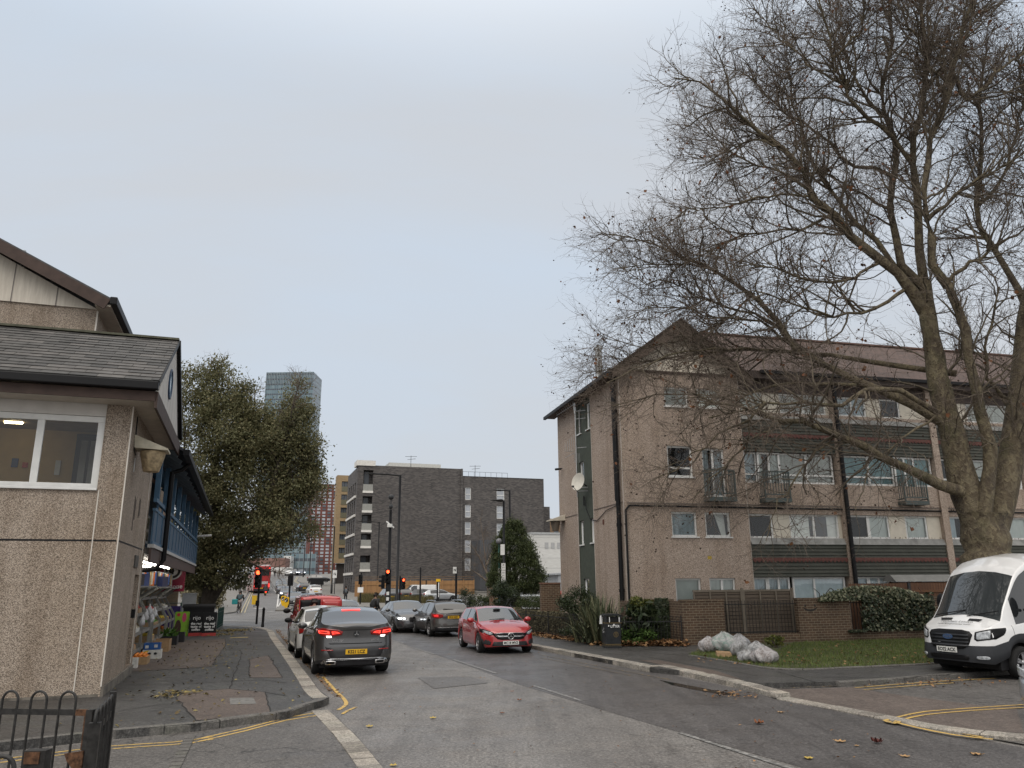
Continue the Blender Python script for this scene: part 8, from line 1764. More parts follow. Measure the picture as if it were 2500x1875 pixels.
def mesh_tubes(name,sets,m_,mat,par,off):
 Vs,Fs,o=[],[],0
 for(P,Rr),k in zip(sets,m_):
  V,Fq=tubes_np(P,Rr,k);Vs.append(V-off);Fs.append(Fq+o);o+=len(V)
 return npmesh(name,np.concatenate(Vs),np.concatenate(Fs),mat,par,4,True)
mesh_tubes('trunk',[(PL[:4],RL[:4])],[16],M_bark,pt,O_);mesh_tubes('limbs',[(PL[4:],RL[4:])],[8],M_bark,pt,O_)
src=(PL[1:],RL[1:]);WZ=([5,8,10,13,18],[0.5,0.6,1.0,1.25,1.35])
c2,r2=sprout(*src,1000,9,(1.5,3.5),44,(0.018,0.045),0.20,0.05,wz=WZ)
c2b,r2b=sprout(PL[4:],RL[4:],800,8,(1.0,2.4),46,(0.010,0.024),0.24,0.03,wz=WZ)
l2=np.concatenate([c2[:,:8],c2b]);lr2=np.concatenate([r2[:,:8],r2b])
keep=l2[:,:,1].max(1)<28.3;l2,lr2=l2[keep],lr2[keep]
c3,r3=sprout(l2,lr2,13500,6,(0.7,1.9),44,(0.006,0.012),0.22,0.02,umin=0.1)
c4,r4=sprout(np.concatenate([c3,l2[:,2:8]]),np.concatenate([r3,lr2[:,2:8]]),37000,5,(0.35,1.05),44,(0.0042,0.0060),0.27,0.0,umin=0.25)
keep=c4[:,:,1].max(1)<28.8;c4,r4=c4[keep],r4[keep]
mesh_tubes('boughs',[(l2,lr2)],[5],plain('bough bark',(0.10,0.083,0.060),0.9,var=0.35,scale=1.2),pt,O_)
tw=mesh_tubes('twigs',[(c3,r3),(c4,r4)],[3,3],M_twig,pt,O_);tag(tw,kind='stuff')
sel=RNG.random(len(c4))<0.085
e=c4[sel][:,-1];e=e+RNG.normal(size=e.shape)*0.03;e[:,2]-=0.06
reps=np.concatenate([e,e+RNG.normal(size=e.shape)*0.06]);reps=reps[RNG.random(len(reps))<0.72]
oct_=np.array([(1,0,0),(-1,0,0),(0,1,0),(0,-1,0),(0,0,1),(0,0,-1)],float)*0.027;fo=np.array([(0,2,4),(2,1,4),(1,3,4),(3,0,4),(2,0,5),(1,2,5),(3,1,5),(0,3,5)])
V=(reps[:,None]+oct_[None]).reshape(-1,3)-O_;Fq=(fo[None]+(np.arange(len(reps))*6)[:,None,None]).reshape(-1,3)
tag(npmesh('seed_balls',V,Fq,plain('dark seed balls',(0.045,0.030,0.022),0.9),pt,3,True),kind='stuff')
ce=c3[RNG.random(len(c3))<0.05][:,-1];ce=np.repeat(ce,2,0)+RNG.normal(size=(len(ce)*2,3))*0.05
V,Fq=cards(ce-O_,(0.07,0.15),RNG,asp=0.8);tag(npmesh('dead_leaves',V,Fq,leafy('withered leaves',[(0.10,0.045,0.022),(0.20,0.085,0.035),(0.15,0.06,0.03)],trans=0.2),pt),kind='stuff')
# --- leafy tree behind the shop
YT_=47.0
lt=thing('leafy_tree','tall olive green leafy tree with two stems behind the shop block','tree',tuple(atY(505,1500,YT_)[:2])+(T(YT_),));O2=np.array(lt.location)
LL=[([(506,1508),(507,1460),(512,1400),(522,1330),(528,1250),(530,1150),(532,1050),(532,960),(530,880)],0.42,0.03,47,47.5),([(510,1475),(545,1420),(590,1360),(630,1290),(660,1200),(690,1100),(715,1010),(732,920)],0.28,0.02,47,46),([(520,1340),(480,1260),(455,1170),(450,1080),(445,980)],0.14,0.02,47,46),([(600,1350),(680,1310),(730,1260),(770,1220)],0.10,0.02,46.6,45.5),([(530,1180),(590,1100),(620,1020),(620,950)],0.12,0.02,47.3,48.5),([(650,1220),(720,1160),(765,1090)],0.09,0.02,46.3,47.5),([(590,1365),(640,1390),(690,1400)],0.07,0.02,46.7,45.5),([(515,1390),(470,1380),(440,1400)],0.07,0.015,47,45.5)]
P2,R2=[],[]
for px,r0,r1,y0,y1 in LL:
 X=np.array([atY(a,b_,y0+(y1-y0)*i/(len(px)-1))for i,(a,b_)in enumerate(px)]);s_=np.r_[0,np.cumsum(np.linalg.norm(np.diff(X,axis=0),axis=1))];u_=np.linspace(0,s_[-1],10);P2.append(np.stack([np.interp(u_,s_,X[:,q])for q in range(3)],1)+np.r_[np.zeros((1,3)),RNG.normal(size=(9,3))*0.04]);R2.append(r0+(r1-r0)*np.linspace(0,1,10))
P2,R2=np.array(P2),np.array(R2);P2[0,0,2]=O2[2]-0.1
mesh_tubes('trunk',[(P2,R2)],[10],plain('dark damp bark',(0.048,0.040,0.032),0.9,var=0.4),lt,O2)
b2,rb2=sprout(P2,R2,260,6,(1.2,2.8),50,(0.012,0.03),0.25,0.06,umin=0.25);b3,rb3=sprout(b2,rb2,1500,5,(0.5,1.2),48,(0.005,0.009),0.3,0.02)
tag(mesh_tubes('branches',[(b2,rb2),(b3[:,:5],rb3[:,:5])],[4,3],M_twig,lt,O2),kind='stuff')
k_=YT_/FPX;bl_=[(525,940,62,70,1500),(478,1020,78,90,2600),(560,1050,86,90,3300),(632,1090,84,90,3600),(722,1000,42,60,1300),(690,1060,74,70,3000),(600,1190,130,110,7200),(500,1170,105,100,4600),(712,1180,78,90,4400),(755,1180,38,55,1100),(742,1085,42,66,1300),(690,1290,92,66,3900),(575,1310,110,66,4300),(478,1300,70,70,2200),(580,1372,55,30,900),(450,1400,45,45,700),(735,925,12,24,120),(530,885,14,22,150),(440,920,26,40,300),(560,1420,60,26,900),(480,1400,60,40,1100),(520,1365,60,40,1200),(585,960,40,46,700),(612,1020,60,60,1300),(655,1060,60,60,1300),(560,985,60,60,1000),(470,960,50,60,600)]
CC=[]
for px,py,rx,rz_,n in bl_:
 n=int(n*2.3);c0=atY(px,py,YT_+RNG.uniform(-0.6,0.6));sub=max(4,n//110);cen=blob_pts(sub,c0,(rx*k_*0.92,min(rx,90)*k_*0.85,rz_*k_*0.92),RNG,0.25)
 w=RNG.integers(0,sub,n);CC.append(cen[w]+RNG.normal(size=(n,3))*np.array([0.33,0.33,0.27]))
CC=np.concatenate(CC);CC=CC[CC[:,2]>1.9]
V,Fq=cards(CC-O2,(0.10,0.19),RNG,asp=0.66,droop=0.7)
M_olive=leafy('olive leaves',[(0.13,0.132,0.066),(0.19,0.18,0.092),(0.165,0.17,0.088),(0.24,0.20,0.105)],trans=0.32,scale=0.9)
tag(npmesh('crown',V,Fq,M_olive,lt),kind='stuff')
# --- shrubs
def shrub(name,lab,cat,px,py,Y,r,n,size,mat,shell=0.5,hz=None,base=None,asp=0.5,lobes=14,droop=0.5,group=None):
 c0=atY(px,py,Y);g=T(Y)+0.1 if base is None else base;t_=thing(name,lab,cat,(c0[0],c0[1],g),0,group);O3=np.array([c0[0],c0[1],g])
 cen=blob_pts(lobes,c0,np.array(r)*0.72,RNG,0.55);w=RNG.integers(0,lobes,n);C=cen[w]+RNG.normal(size=(n,3))*np.array(r)*0.17;C[:,2]=np.maximum(C[:,2],g+0.05)
 V,Fq=cards(C-O3,size,RNG,asp=asp,droop=droop);tag(npmesh('foliage',V,Fq,mat,t_),kind='stuff')
 mb=MB();rr=random.Random(n)
 for _ in range(9):q=cen[rr.randrange(lobes)]-O3;mb.tube([(rr.uniform(-0.1,0.1),rr.uniform(-0.1,0.1),0),tuple(q*0.5+np.array([0,0,0.1])),tuple(q)],[0.03,0.02,0.008],5)
 mb.build('stems',MATS['dark damp bark'],t_);return t_
M_dkg=leafy('dark glossy leaves',[(0.026,0.042,0.020),(0.044,0.062,0.028),(0.065,0.080,0.040)],0.35,0.1,2.5);M_mid=leafy('mid green leaves',[(0.035,0.055,0.018),(0.055,0.075,0.026),(0.085,0.095,0.035)],0.5,0.15,2.5);M_hed=leafy('brown green hedge',[(0.12,0.11,0.06),(0.17,0.15,0.085),(0.21,0.18,0.11)],0.7,0.1,3);M_ylw=leafy('yellow green leaves',[(0.10,0.12,0.025),(0.17,0.17,0.045),(0.06,0.09,0.025)],0.5,0.2,4);M_ivy=leafy('ivy leaves',[(0.028,0.046,0.022),(0.045,0.062,0.030),(0.075,0.082,0.046)],0.4,0.1,4);M_vivy=leafy('variegated ivy',[(0.018,0.030,0.014),(0.026,0.038,0.018),(0.03,0.042,0.02),(0.04,0.05,0.025),(0.26,0.26,0.17)],0.4,0.1,4)
shrub('round_shrub','round dark shrub at the foot of the nearest street lamp','shrub',1227,1452,46.5,(0.95,0.9,0.95),5200,(0.06,0.12),M_dkg)
shrub('round_shrub','dark rounded evergreen shrub left of the spiky plant','shrub',1412,1482,32.0,(0.95,0.8,0.80),7000,(0.05,0.10),M_dkg,lobes=18)
shrub('low_shrub','yellow green low shrub below the parked red car roof','shrub',1300,1470,46,(1.3,0.9,0.5),3400,(0.05,0.11),M_mid,lobes=20)
shrub('low_shrub','loose climbing shrub on the tall railing','shrub',1136,1465,60,(0.9,0.5,1.1),2200,(0.07,0.14),M_ivy,lobes=14)
shrub('low_shrub','small leafy bush beside the gate pier','shrub',1180,1475,58,(1.0,0.6,0.7),1800,(0.07,0.14),M_mid)
hv,hf=[],[]
hl_=thing('clipped_hedge','low brown green clipped hedge behind the garden railing','hedge',tuple(WT(12.5,36,0.12)),RZ1)
n=15000;X=RNG.random((n,3));face=RNG.random(n);X[:,2]=np.where(face<0.45,1-0.06*RNG.random(n),X[:,2]);X[:,0]=np.where((face>=0.45)&(face<0.85),0.05*RNG.random(n),X[:,0]);C=X*np.array([1.5,14,0.80])+np.array([0,-6.5,0]);C[:,2]+=0.06*np.sin(C[:,1]*2.1)+0.05*np.sin(C[:,1]*5.3)
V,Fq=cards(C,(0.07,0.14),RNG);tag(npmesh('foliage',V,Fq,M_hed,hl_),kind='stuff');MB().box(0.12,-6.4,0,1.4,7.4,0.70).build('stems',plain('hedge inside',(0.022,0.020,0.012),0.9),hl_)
Yc=52.0;kc=Yc/FPX;ct=thing('pointed_evergreen','large pointed evergreen tree in front of the white shed','tree',tuple(atY(1265,1450,Yc)[:2])+(0.1,));O3=np.array(ct.location);CC=[]
for i in range(520):
 v_=RNG.random()**0.75;py=1268+v_*172;hw_=np.interp(py,[1265,1290,1305,1330,1400,1425,1442],[7,24,34,50,66,68,46]);cx=np.interp(py,[1265,1300,1440],[1254,1252,1263])
 a=RNG.random()*2*math.pi;q=0.55+0.45*RNG.random()**0.6;base_=atY(cx+math.cos(a)*hw_*q,py,Yc);base_[1]+=math.sin(a)*hw_*kc*q
 L_=RNG.normal(size=(75,3))*np.array([0.17,0.17,0.12]);L_[:,2]-=0.35*np.abs(L_[:,0])+0.2*np.abs(L_[:,1]);CC.append(base_+L_)
CC=np.concatenate(CC);V,Fq=cards(CC-O3,(0.10,0.20),RNG,asp=0.28,droop=1.6);tag(npmesh('crown',V,Fq,leafy('evergreen sprays',[(0.042,0.060,0.024),(0.068,0.088,0.034),(0.10,0.115,0.045)],0.55,0.15,1.3),ct),kind='stuff')
MB().tube([(0,0,0),(0,0,1.0),(-0.3,0,3.8)],[0.25,0.2,0.04],8).build('trunk',MATS['dark damp bark'],ct)
sp_=thing('spiky_plant','spiky plant with long arching strap leaves behind the litter bin','plant',tuple(UV(-1.35,-0.5,0.12)));mb=MB();rr=random.Random(5)
for i in range(330):
 a=rr.uniform(0,6.28);el=rr.uniform(0.45,1.5);ln=rr.uniform(0.9,1.75);bx,by=rr.gauss(0,0.3),rr.gauss(0,0.25);d=np.array([math.cos(a)*math.cos(el),math.sin(a)*math.cos(el),math.sin(el)]);p=np.array([bx,by,0.0]);w=rr.uniform(0.026,0.045);g=[];sd_=np.array([-math.sin(a),math.cos(a),0])
 for k in range(7):
  ww=w*(1-k/6.3)**0.6+0.002;g.append([tuple(p-sd_*ww),tuple(p+np.array([0,0,-ww*0.4])),tuple(p+sd_*ww)]);p=p+d*ln/6;d=d+np.array([0,0,-0.055*(k+1)*rr.uniform(0.4,1.5)*(1.6-el)]);d=d/np.linalg.norm(d)
 mb.grid(g,m=i%3)
mb.build('strap_leaves',[plain('strap leaf a',(0.085,0.098,0.052),0.5,var=0.3),plain('strap leaf b',(0.125,0.125,0.070),0.5,var=0.3),plain('strap leaf c',(0.05,0.062,0.036),0.5)],sp_)
shrub('big_leaf_shrub','large-leaved dark shrub between the litter bin and the brick wall','shrub',1562,1512,27.9,(0.78,0.5,0.72),800,(0.18,0.36),M_dkg,lobes=26,asp=0.4,base=0.12)
shrub('yellow_shrub','yellow-leaved shrub top above the large-leaved one','shrub',1560,1476,28.1,(0.50,0.35,0.28),900,(0.07,0.14),M_ylw,base=0.12)
shrub('weed_clump','bright green weeds behind the railing by the litter bin','weeds',1560,1556,27.6,(0.75,0.35,0.32),1800,(0.05,0.13),leafy('bright weeds',[(0.05,0.10,0.02),(0.09,0.15,0.035)],0.6,0.2,5),base=0.12)
shrub('dark_undergrowth','dark undergrowth at the foot of the spiky plant','shrub',1440,1540,30.2,(1.2,0.5,0.32),2600,(0.05,0.12),M_ivy,base=0.12)
shrub('weed_clump','grassy weeds at the corner of the timber fence foot','weeds',1890,1565,26.2,(0.4,0.2,0.2),240,(0.08,0.16),M_ylw,base=0.13)
def ivy(lab,frame_fn,n,mat,w,h,prof=None,size=(0.06,0.13),bulge=0.10,name='ivy'):
 o=frame_fn(0,0,0);t_=thing(name,lab,'ivy',tuple(o));U=RNG.random(n);Vv=RNG.random(n);top=np.ones(n)if prof is None else prof(U);B=RNG.random(n)
 C=np.array([frame_fn(u*w,-b*bulge*(0.5+math.sin(u*9)*0.3+0.2),z*h*tp)for u,z,b,tp in zip(U,Vv,B,top)])
 V,Fq=cards(C-o,size,RNG,flat=((-S2[0],-S2[1],0.5),0.55),asp=0.8,bend=0.15);tag(npmesh('foliage',V,Fq,mat,t_),kind='stuff')
 mb=MB()
 for k in range(14):x=w*(k+0.5)/14;mb.tube([tuple(frame_fn(x,0.02,0)-o),tuple(frame_fn(x+random.uniform(-.2,.2),0.0,h*0.5)-o),tuple(frame_fn(x+random.uniform(-.3,.3),0,h*0.85)-o)],0.012,4)
 mb.build('stems',M_brownwood,t_);return t_
ivy('column of dark ivy hanging on the recessed brick wall',lambda u,v,z:UV(0.48+u,-1.22+v,0.15+z),1500,M_ivy,0.55,1.45,None,(0.05,0.10))
ivy('thick variegated ivy smothering the wall railings',lambda u,v,z:UV(7.45+u,GV+0.02+v,0.40+z),4300,M_vivy,3.7,1.22,lambda U:np.where(U<0.16,0.0,1.0)*(1.0+0.08*np.sin(U*14)),(0.06,0.14),0.22)
ivy('mound of pale variegated ivy spilling over the top of the wall',lambda u,v,z:UV(6.35+u,GV+0.10+v,1.45+z),2600,leafy('pale variegated ivy',[(0.03,0.05,0.02),(0.05,0.065,0.03),(0.36,0.36,0.24),(0.14,0.15,0.09)],0.4,0.1,4),4.6,0.52,lambda U:np.sin(np.clip(U*1.05,0,1)*math.pi)**0.5,(0.06,0.13),0.35)
bt_=thing('bare_tree','small bare tree with fine twigs left of the pointed evergreen','tree',tuple(atY(1190,1460,62)[:2])+(0,));O4=np.array(bt_.location)
LLb=[[(1192,1470),(1190,1420),(1186,1370),(1180,1320),(1172,1262)],[(1189,1400),(1170,1360),(1150,1330)],[(1188,1380),(1205,1340),(1215,1310)],[(1190,1420),(1165,1400),(1148,1390)]]
P4=[]
for px in LLb:X=np.array([atY(a,b_,62+0.3*i)for i,(a,b_)in enumerate(px)]);u_=np.linspace(0,len(px)-1,7);P4.append(np.stack([np.interp(u_,np.arange(len(px)),X[:,q])for q in range(3)],1))
P4=np.array(P4);R4=np.linspace(0.09,0.02,7)[None,:].repeat(len(P4),0);d2,e2=sprout(P4,R4,70,6,(1.0,2.4),45,(0.010,0.02),0.2,0.1);d3,e3=sprout(d2,e2,420,5,(0.5,1.2),45,(0.006,0.009),0.3,0)
mesh_tubes('trunk',[(P4,R4)],[6],M_twig,bt_,O4);tag(mesh_tubes('twigs',[(d2,e2),(d3,e3)],[3,3],M_twig,bt_,O4),kind='stuff')
a_,b_=G(541,1489)[:2],np.array([-82.0,198.0]);n=9000;u=RNG.random(n);q=a_[None]+(b_-a_)[None]*(u**1.5)[:,None];o3=np.array([a_[0],a_[1],T(a_[1])]);hb=thing('bush_row','row of dark bushes along the left edge of the hill pavement','bushes',tuple(o3));h_=(2.2+0.7*np.sin(u*40)+0.5*np.sin(u*95))
C=np.c_[q[:,0]-RNG.random(n)*2.5,q[:,1]+RNG.normal(size=n)*0.8,np.array([T(y)for y in q[:,1]])+0.1+RNG.random(n)**0.8*h_];V,Fq=cards(C-o3,(0.25,0.5),RNG,asp=0.6);tag(npmesh('foliage',V,Fq,M_hed,hb),kind='stuff')
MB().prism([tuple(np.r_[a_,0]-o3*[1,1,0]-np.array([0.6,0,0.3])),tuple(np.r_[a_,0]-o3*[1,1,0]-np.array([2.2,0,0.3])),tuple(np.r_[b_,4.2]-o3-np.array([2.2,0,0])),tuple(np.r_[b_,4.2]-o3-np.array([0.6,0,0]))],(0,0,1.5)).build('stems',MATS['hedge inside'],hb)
def blades(name,pts,n,h,w,mat,lean=0.4):
 """upright grass blades scattered over a polygon given as world xy corners"""
 P=np.array([p[:2]for p in pts]);lo,hi=P.min(0),P.max(0);out=[]
 while len(out)<n:
  q=lo+(hi-lo)*RNG.random((n*2,2));ins=np.zeros(len(q),bool);j=len(P)-1
  for i in range(len(P)):
   c_=((P[i,1]>q[:,1])!=(P[j,1]>q[:,1]))&(q[:,0]<(P[j,0]-P[i,0])*(q[:,1]-P[i,1])/(P[j,1]-P[i,1]+1e-9)+P[i,0]);ins^=c_;j=i
  out+=list(q[ins])
 q=np.array(out[:n]);z=np.array([T(y)for y in q[:,1]])+0.125;a=RNG.random(n)*6.28;hh=h[0]+(h[1]-h[0])*RNG.random(n);ww=w*(0.6+0.8*RNG.random(n));dx_,dy_=np.cos(a),np.sin(a);ln=hh*lean*RNG.normal(size=n)
 V=np.stack([np.stack([q[:,0]-dx_*ww,q[:,1]-dy_*ww,z],1),np.stack([q[:,0]+dx_*ww,q[:,1]+dy_*ww,z],1),np.stack([q[:,0]-dy_*ln,q[:,1]+dx_*ln,z+hh],1)],1).reshape(-1,3)
 return npmesh(name,V,np.arange(n*3).reshape(n,3),mat,None,3)
M_grass=leafy('verge grass',[(0.085,0.14,0.028),(0.125,0.185,0.045),(0.18,0.20,0.065),(0.13,0.135,0.05)],0.6,0.25,1.2)
tag(blades('grass',VG+[P_(2400,1556,.1),P_(1940,1571,.1),P_(1900,1590,.1),P_(1690,1597,.1)],26000,(0.04,0.11),0.006,M_grass,0.6),'short green grass on the verge',None,None,'stuff')
tag(blades('rough_grass',[P_(872,1474),P_(1060,1476),P_(1050,1463),P_(880,1462)],9000,(0.3,0.9),0.03,leafy('dry rough grass',[(0.10,0.085,0.035),(0.15,0.12,0.055),(0.08,0.085,0.035)],0.8,0.2,0.8)),'dry rough grass on the far corner of the junction',None,None,'stuff')
def litter(name,n,gen,size,mat,off,zr=0.012):
 C=np.array([gen()for _ in range(n)]);z=np.array([T(y)for y in C[:,1]])+off+zr*RNG.random(n)**2;C=np.c_[C[:,:2],z];V,Fq=cards(C,size,RNG,flat=((0,0,1),0.28),asp=0.75,bend=0.3)
 return tag(npmesh(name,V,Fq,mat),None,None,None,'stuff')
M_lf=leafy('fallen leaves',[(0.16,0.075,0.034),(0.26,0.135,0.06),(0.36,0.22,0.11),(0.10,0.05,0.03)],0.8,0.05,5);M_lfy=leafy('yellow fallen leaves',[(0.26,0.20,0.06),(0.32,0.26,0.11),(0.16,0.12,0.05),(0.10,0.07,0.04)],0.8,0.05,5)
def lerp2(a,b):u=random.random();return a+(b-a)*u
litter('fallen_leaves',2600,lambda:lerp2(Q_(12.15,25.3),UV(1.0,GV)[:2])+np.array([random.gauss(0,.1),random.gauss(0.02,.26)]),(0.07,0.17),M_lf,0.14,0.16)
litter('fallen_leaves',1800,lambda:Q_(11.98+random.gauss(0.06,0.2),random.uniform(25,40)),(0.07,0.16),M_lf,0.14,0.12)
litter('fallen_leaves',420,lambda:Q_(random.triangular(-3.0,1.5,-0.5),random.uniform(13.6,34)),(0.03,0.10),M_lfy,0.135)
for cx_,cy_,n in((423,1696,90),(565,1540,420),(540,1550,160)):c_=G(cx_,cy_,.12);litter('fallen_leaves',n,lambda:c_[:2]+np.array([random.gauss(0,.22),random.gauss(0,.3)])*(1 if n<100 else 2.0),(0.05,0.12),M_lfy,0.14)
litter('fallen_leaves',260,lambda:G(random.uniform(1700,2290),random.uniform(1573,1625),.13)[:2],(0.05,0.12),M_lf,0.16)
litter('fallen_leaves',420,lambda:Q_(1.9+abs(random.gauss(0,.12)),random.uniform(16.5,44)),(0.03,0.09),M_lf,0.012)
litter('fallen_leaves',140,lambda:G(random.triangular(2051,2480,2250),random.triangular(1655,1685,1668))[:2],(0.03,0.09),M_lf,0.04)
litter('fallen_leaves',160,lambda:Q_(random.uniform(2.2,9.4),random.uniform(7,26)),(0.02,0.06),M_lf,0.016)
litter('fallen_leaves',60,lambda:G(random.uniform(1720,1850),random.uniform(1690,1706))[:2],(0.04,0.11),M_lf,0.03)
def planeleaf(lab,px,py,s,mat,curl,rz):
 p=G(px,py);n=22;ring=[]
 for i in range(n):
  a=2*math.pi*i/n;r_=s*(0.62+0.38*abs(math.cos(2.5*a)));ring.append((r_*math.cos(a),r_*math.sin(a)*0.9,0.01+curl*s*(0.3+0.7*math.sin(3*a+rz)**2)*(r_/s)**2))
 mb=MB();mb.add([(0,0,0.012)]+ring,[(0,i+1,(i+1)%n+1)for i in range(n)]);mb.tube([(s*0.6,0,0.01),(s*1.3,0.01,0.02+curl*s*0.5)],0.003,4);return tag(mb.build('fallen_leaf',mat,None,(p[0],p[1],p[2]+0.004),rz),lab,'leaf','leaves lying on the open road')
LM=[plain('leaf brown',(0.17,0.065,0.028),0.8,var=0.3,scale=20),plain('leaf tan',(0.34,0.21,0.10),0.8,var=0.3,scale=20),plain('leaf yellow',(0.40,0.29,0.07),0.8,var=0.25,scale=20),plain('leaf dark',(0.10,0.03,0.025),0.8,var=0.3,scale=20)]
for lab,px,py,s,m_,cu_ in(('curled red brown leaf alone on the dark half of the road',1853,1769,0.085,0,0.8),('flat tan leaf right of the centre line near the viewer',2052,1813,0.075,1,0.3),('dark maroon curled leaf standing on its edge on the right',2141,1816,0.075,3,1.2),('small pale leaf between the tan leaf and the maroon leaf',2092,1823,0.04,1,0.2),('tan leaf nearest the bottom right corner',2383,1845,0.075,1,0.4),('yellow leaf at the bottom edge right of centre',1974,1854,0.07,2,0.3),('pale leaf pair beside the flush kerb strip',1905,1741,0.06,1,0.3),('yellow leaf beside the granite strip on the left',902,1776,0.06,2,0.3),('yellow leaf in the middle of the worn left half of the road',1057,1755,0.06,2,0.3),('brown leaf beside the dark patch in the road',1268,1711,0.05,0,0.5),('small brown leaf above the dark-patch leaf',1250,1690,0.04,0,0.4),('brown leaf on the worn road near the tyre marks',1226,1743,0.055,0,0.4),('white scrap-like pale leaf at the bottom right',2210,1849,0.06,1,0.2),('yellow leaf at the bottom edge beside the granite strip',960,1871,0.05,2,0.2)):
 planeleaf(lab,px,py,s,LM[m_],cu_,random.uniform(0,6))
# ---------------------------------------------------------------- people
SKIN=plain('skin',(0.36,0.22,0.16),0.6,var=0.1)
def skinmesh(name,nodes,edges,mat,parent,sub=1):
 """nodes: {key: (pos, radius)}; one continuous surface grown on the skeleton"""
 ks=list(nodes);ix={k:i for i,k in enumerate(ks)};me=bpy.data.meshes.new(name);me.from_pydata([tuple(nodes[k][0])for k in ks],[(ix[a],ix[b])for a,b in edges],[])
 o=bpy.data.objects.new(name,me);COL.objects.link(o);o.modifiers.new('skin','SKIN');
 bm=bmesh.new();bm.from_mesh(me);ly=bm.verts.layers.skin.verify()
 for v,k in zip(bm.verts,ks):
  r=nodes[k][1];v[ly].radius=(r,r)if np.isscalar(r)else r;v[ly].use_root=(v.index==0)
 bm.to_mesh(me);bm.free();s=o.modifiers.new('sub','SUBSURF');s.levels=sub;s.render_levels=sub
 bpy.context.view_layer.update();dg=bpy.context.evaluated_depsgraph_get();new=bpy.data.meshes.new_from_object(o.evaluated_get(dg));bpy.data.objects.remove(o)
 new.name=name;new.materials.clear();new.materials.append(mat);new.polygons.foreach_set('use_smooth',np.ones(len(new.polygons),bool))
 ob=bpy.data.objects.new(name,new);COL.objects.link(ob);ob.parent=parent;return ob
V3=lambda*a:np.array(a,float)
def person(lab,loc,rz,coat,trous,hair,pose,shoes=None,hood=False,sc=1.0):
 """pose: joint positions in the figure's own frame, x forward, y left"""
 t_=thing('person',lab,'person',tuple(loc),rz);t_.scale=(sc,sc,sc);J={k:V3(*v)for k,v in pose.items()};nd={};ed=[]
 nd['pelvis']=(J['pelvis'],(0.13,0.15));nd['waist']=((J['pelvis']+J['chest'])/2,(0.115,0.14));nd['chest']=(J['chest'],(0.125,0.17));nd['neck']=(J['neck'],0.06);hd=J['head'];up=(hd-J['neck']);up=up/np.linalg.norm(up);fw_=J.get('face',V3(1,0,0))
 nd['jaw']=(hd-up*0.06+fw_*0.015,0.075);nd['skull']=(hd+up*0.03,0.095);nd['crown']=(hd+up*0.09-fw_*0.01,0.07);ed+=[('pelvis','waist'),('waist','chest'),('chest','neck'),('neck','jaw'),('jaw','skull'),('skull','crown')]
 for s in 'lr':
  for a,b,r in(('sho','chest',0.068),('elb','sho',0.048),('wri','elb',0.030)):nd[a+s]=(J[a+s],r);ed.append((b+s if b!='chest' else 'chest',a+s))
  w=J['wri'+s];d=w-J['elb'+s];d=d/np.linalg.norm(d);side=np.cross(d,V3(0,1,0.2));side=side/np.linalg.norm(side);nd['palm'+s]=(w+d*0.06,(0.036,0.018));ed.append(('wri'+s,'palm'+s))
  for k in range(4):
   b=w+d*0.09+side*(k-1.5)*0.02;ln=(0.065,0.078,0.074,0.055)[k];cu=np.cross(side,d)*0.02;nd[f'f{k}{s}']=(b,0.0095);nd[f'm{k}{s}']=(b+d*ln*0.55+cu*0.4,0.0085);nd[f't{k}{s}']=(b+d*ln*0.9+cu*1.4,0.007);ed+=[('palm'+s,f'f{k}{s}'),(f'f{k}{s}',f'm{k}{s}'),(f'm{k}{s}',f't{k}{s}')]
  nd['th'+s]=(w+d*0.05+side*0.04,0.011);nd['tt'+s]=(w+d*0.09+side*0.06,0.009);ed+=[('palm'+s,'th'+s),('th'+s,'tt'+s)]
  for a,b,r in(('hip','pelvis',0.095),('kne','hip',0.062),('ank','kne',0.042),('toe','ank',0.036)):nd[a+s]=(J[a+s],r);ed.append((b+s if b!='pelvis' else 'pelvis',a+s))
 bd=skinmesh('body',nd,ed,SKIN,t_,1)
 ctr=hd;lf=np.cross(up,fw_)
 mb=MB();mb.ball(tuple(ctr+fw_*0.095-up*0.005),(0.016,0.014,0.022),8,6);mb.build('nose',SKIN,bd)
 for sg in(1,-1):MB().ball(tuple(ctr+fw_*0.085+lf*sg*0.033+up*0.025),0.012,8,6).build('eye',plain('eye',(0.03,0.025,0.02),0.2),bd);MB().ball(tuple(ctr+lf*sg*0.092),(0.02,0.012,0.03),8,6).build('ear',SKIN,bd)
 MB().ball(tuple(ctr+fw_*0.082-up*0.045),(0.012,0.026,0.007),8,5).build('mouth',plain('lips',(0.28,0.12,0.10),0.5),bd)
 hn={'a':(ctr+up*0.05-fw_*0.02,0.108),'b':(ctr+up*0.105-fw_*0.015,0.075),'c':(ctr-up*0.01-fw_*0.055,0.075)};skinmesh('hair' if not hood else 'hood',hn,[('c','a'),('a','b')],hair,t_,2)
 e=0.03;cn={'p':(J['pelvis']+V3(0,0,0.02),(0.15+e,0.17+e)),'w':(nd['waist'][0],(0.135+e,0.16+e)),'c':(J['chest'],(0.145+e,0.185+e)),'n':(J['neck']-up*0.01,0.085)};ce=[('p','w'),('w','c'),('c','n')]
 for s in 'lr':
  cn['s'+s]=(J['sho'+s],0.085+e*0.6);cn['e'+s]=(J['elb'+s],0.065+e*0.5);cn['w'+s]=(J['wri'+s]-(J['wri'+s]-J['elb'+s])*0.06,0.047+e*0.3);ce+=[('c','s'+s),('s'+s,'e'+s),('e'+s,'w'+s)]
 skinmesh('jacket',cn,ce,coat,t_,2)
 tn={'p':(J['pelvis'],(0.145,0.165))};te=[]
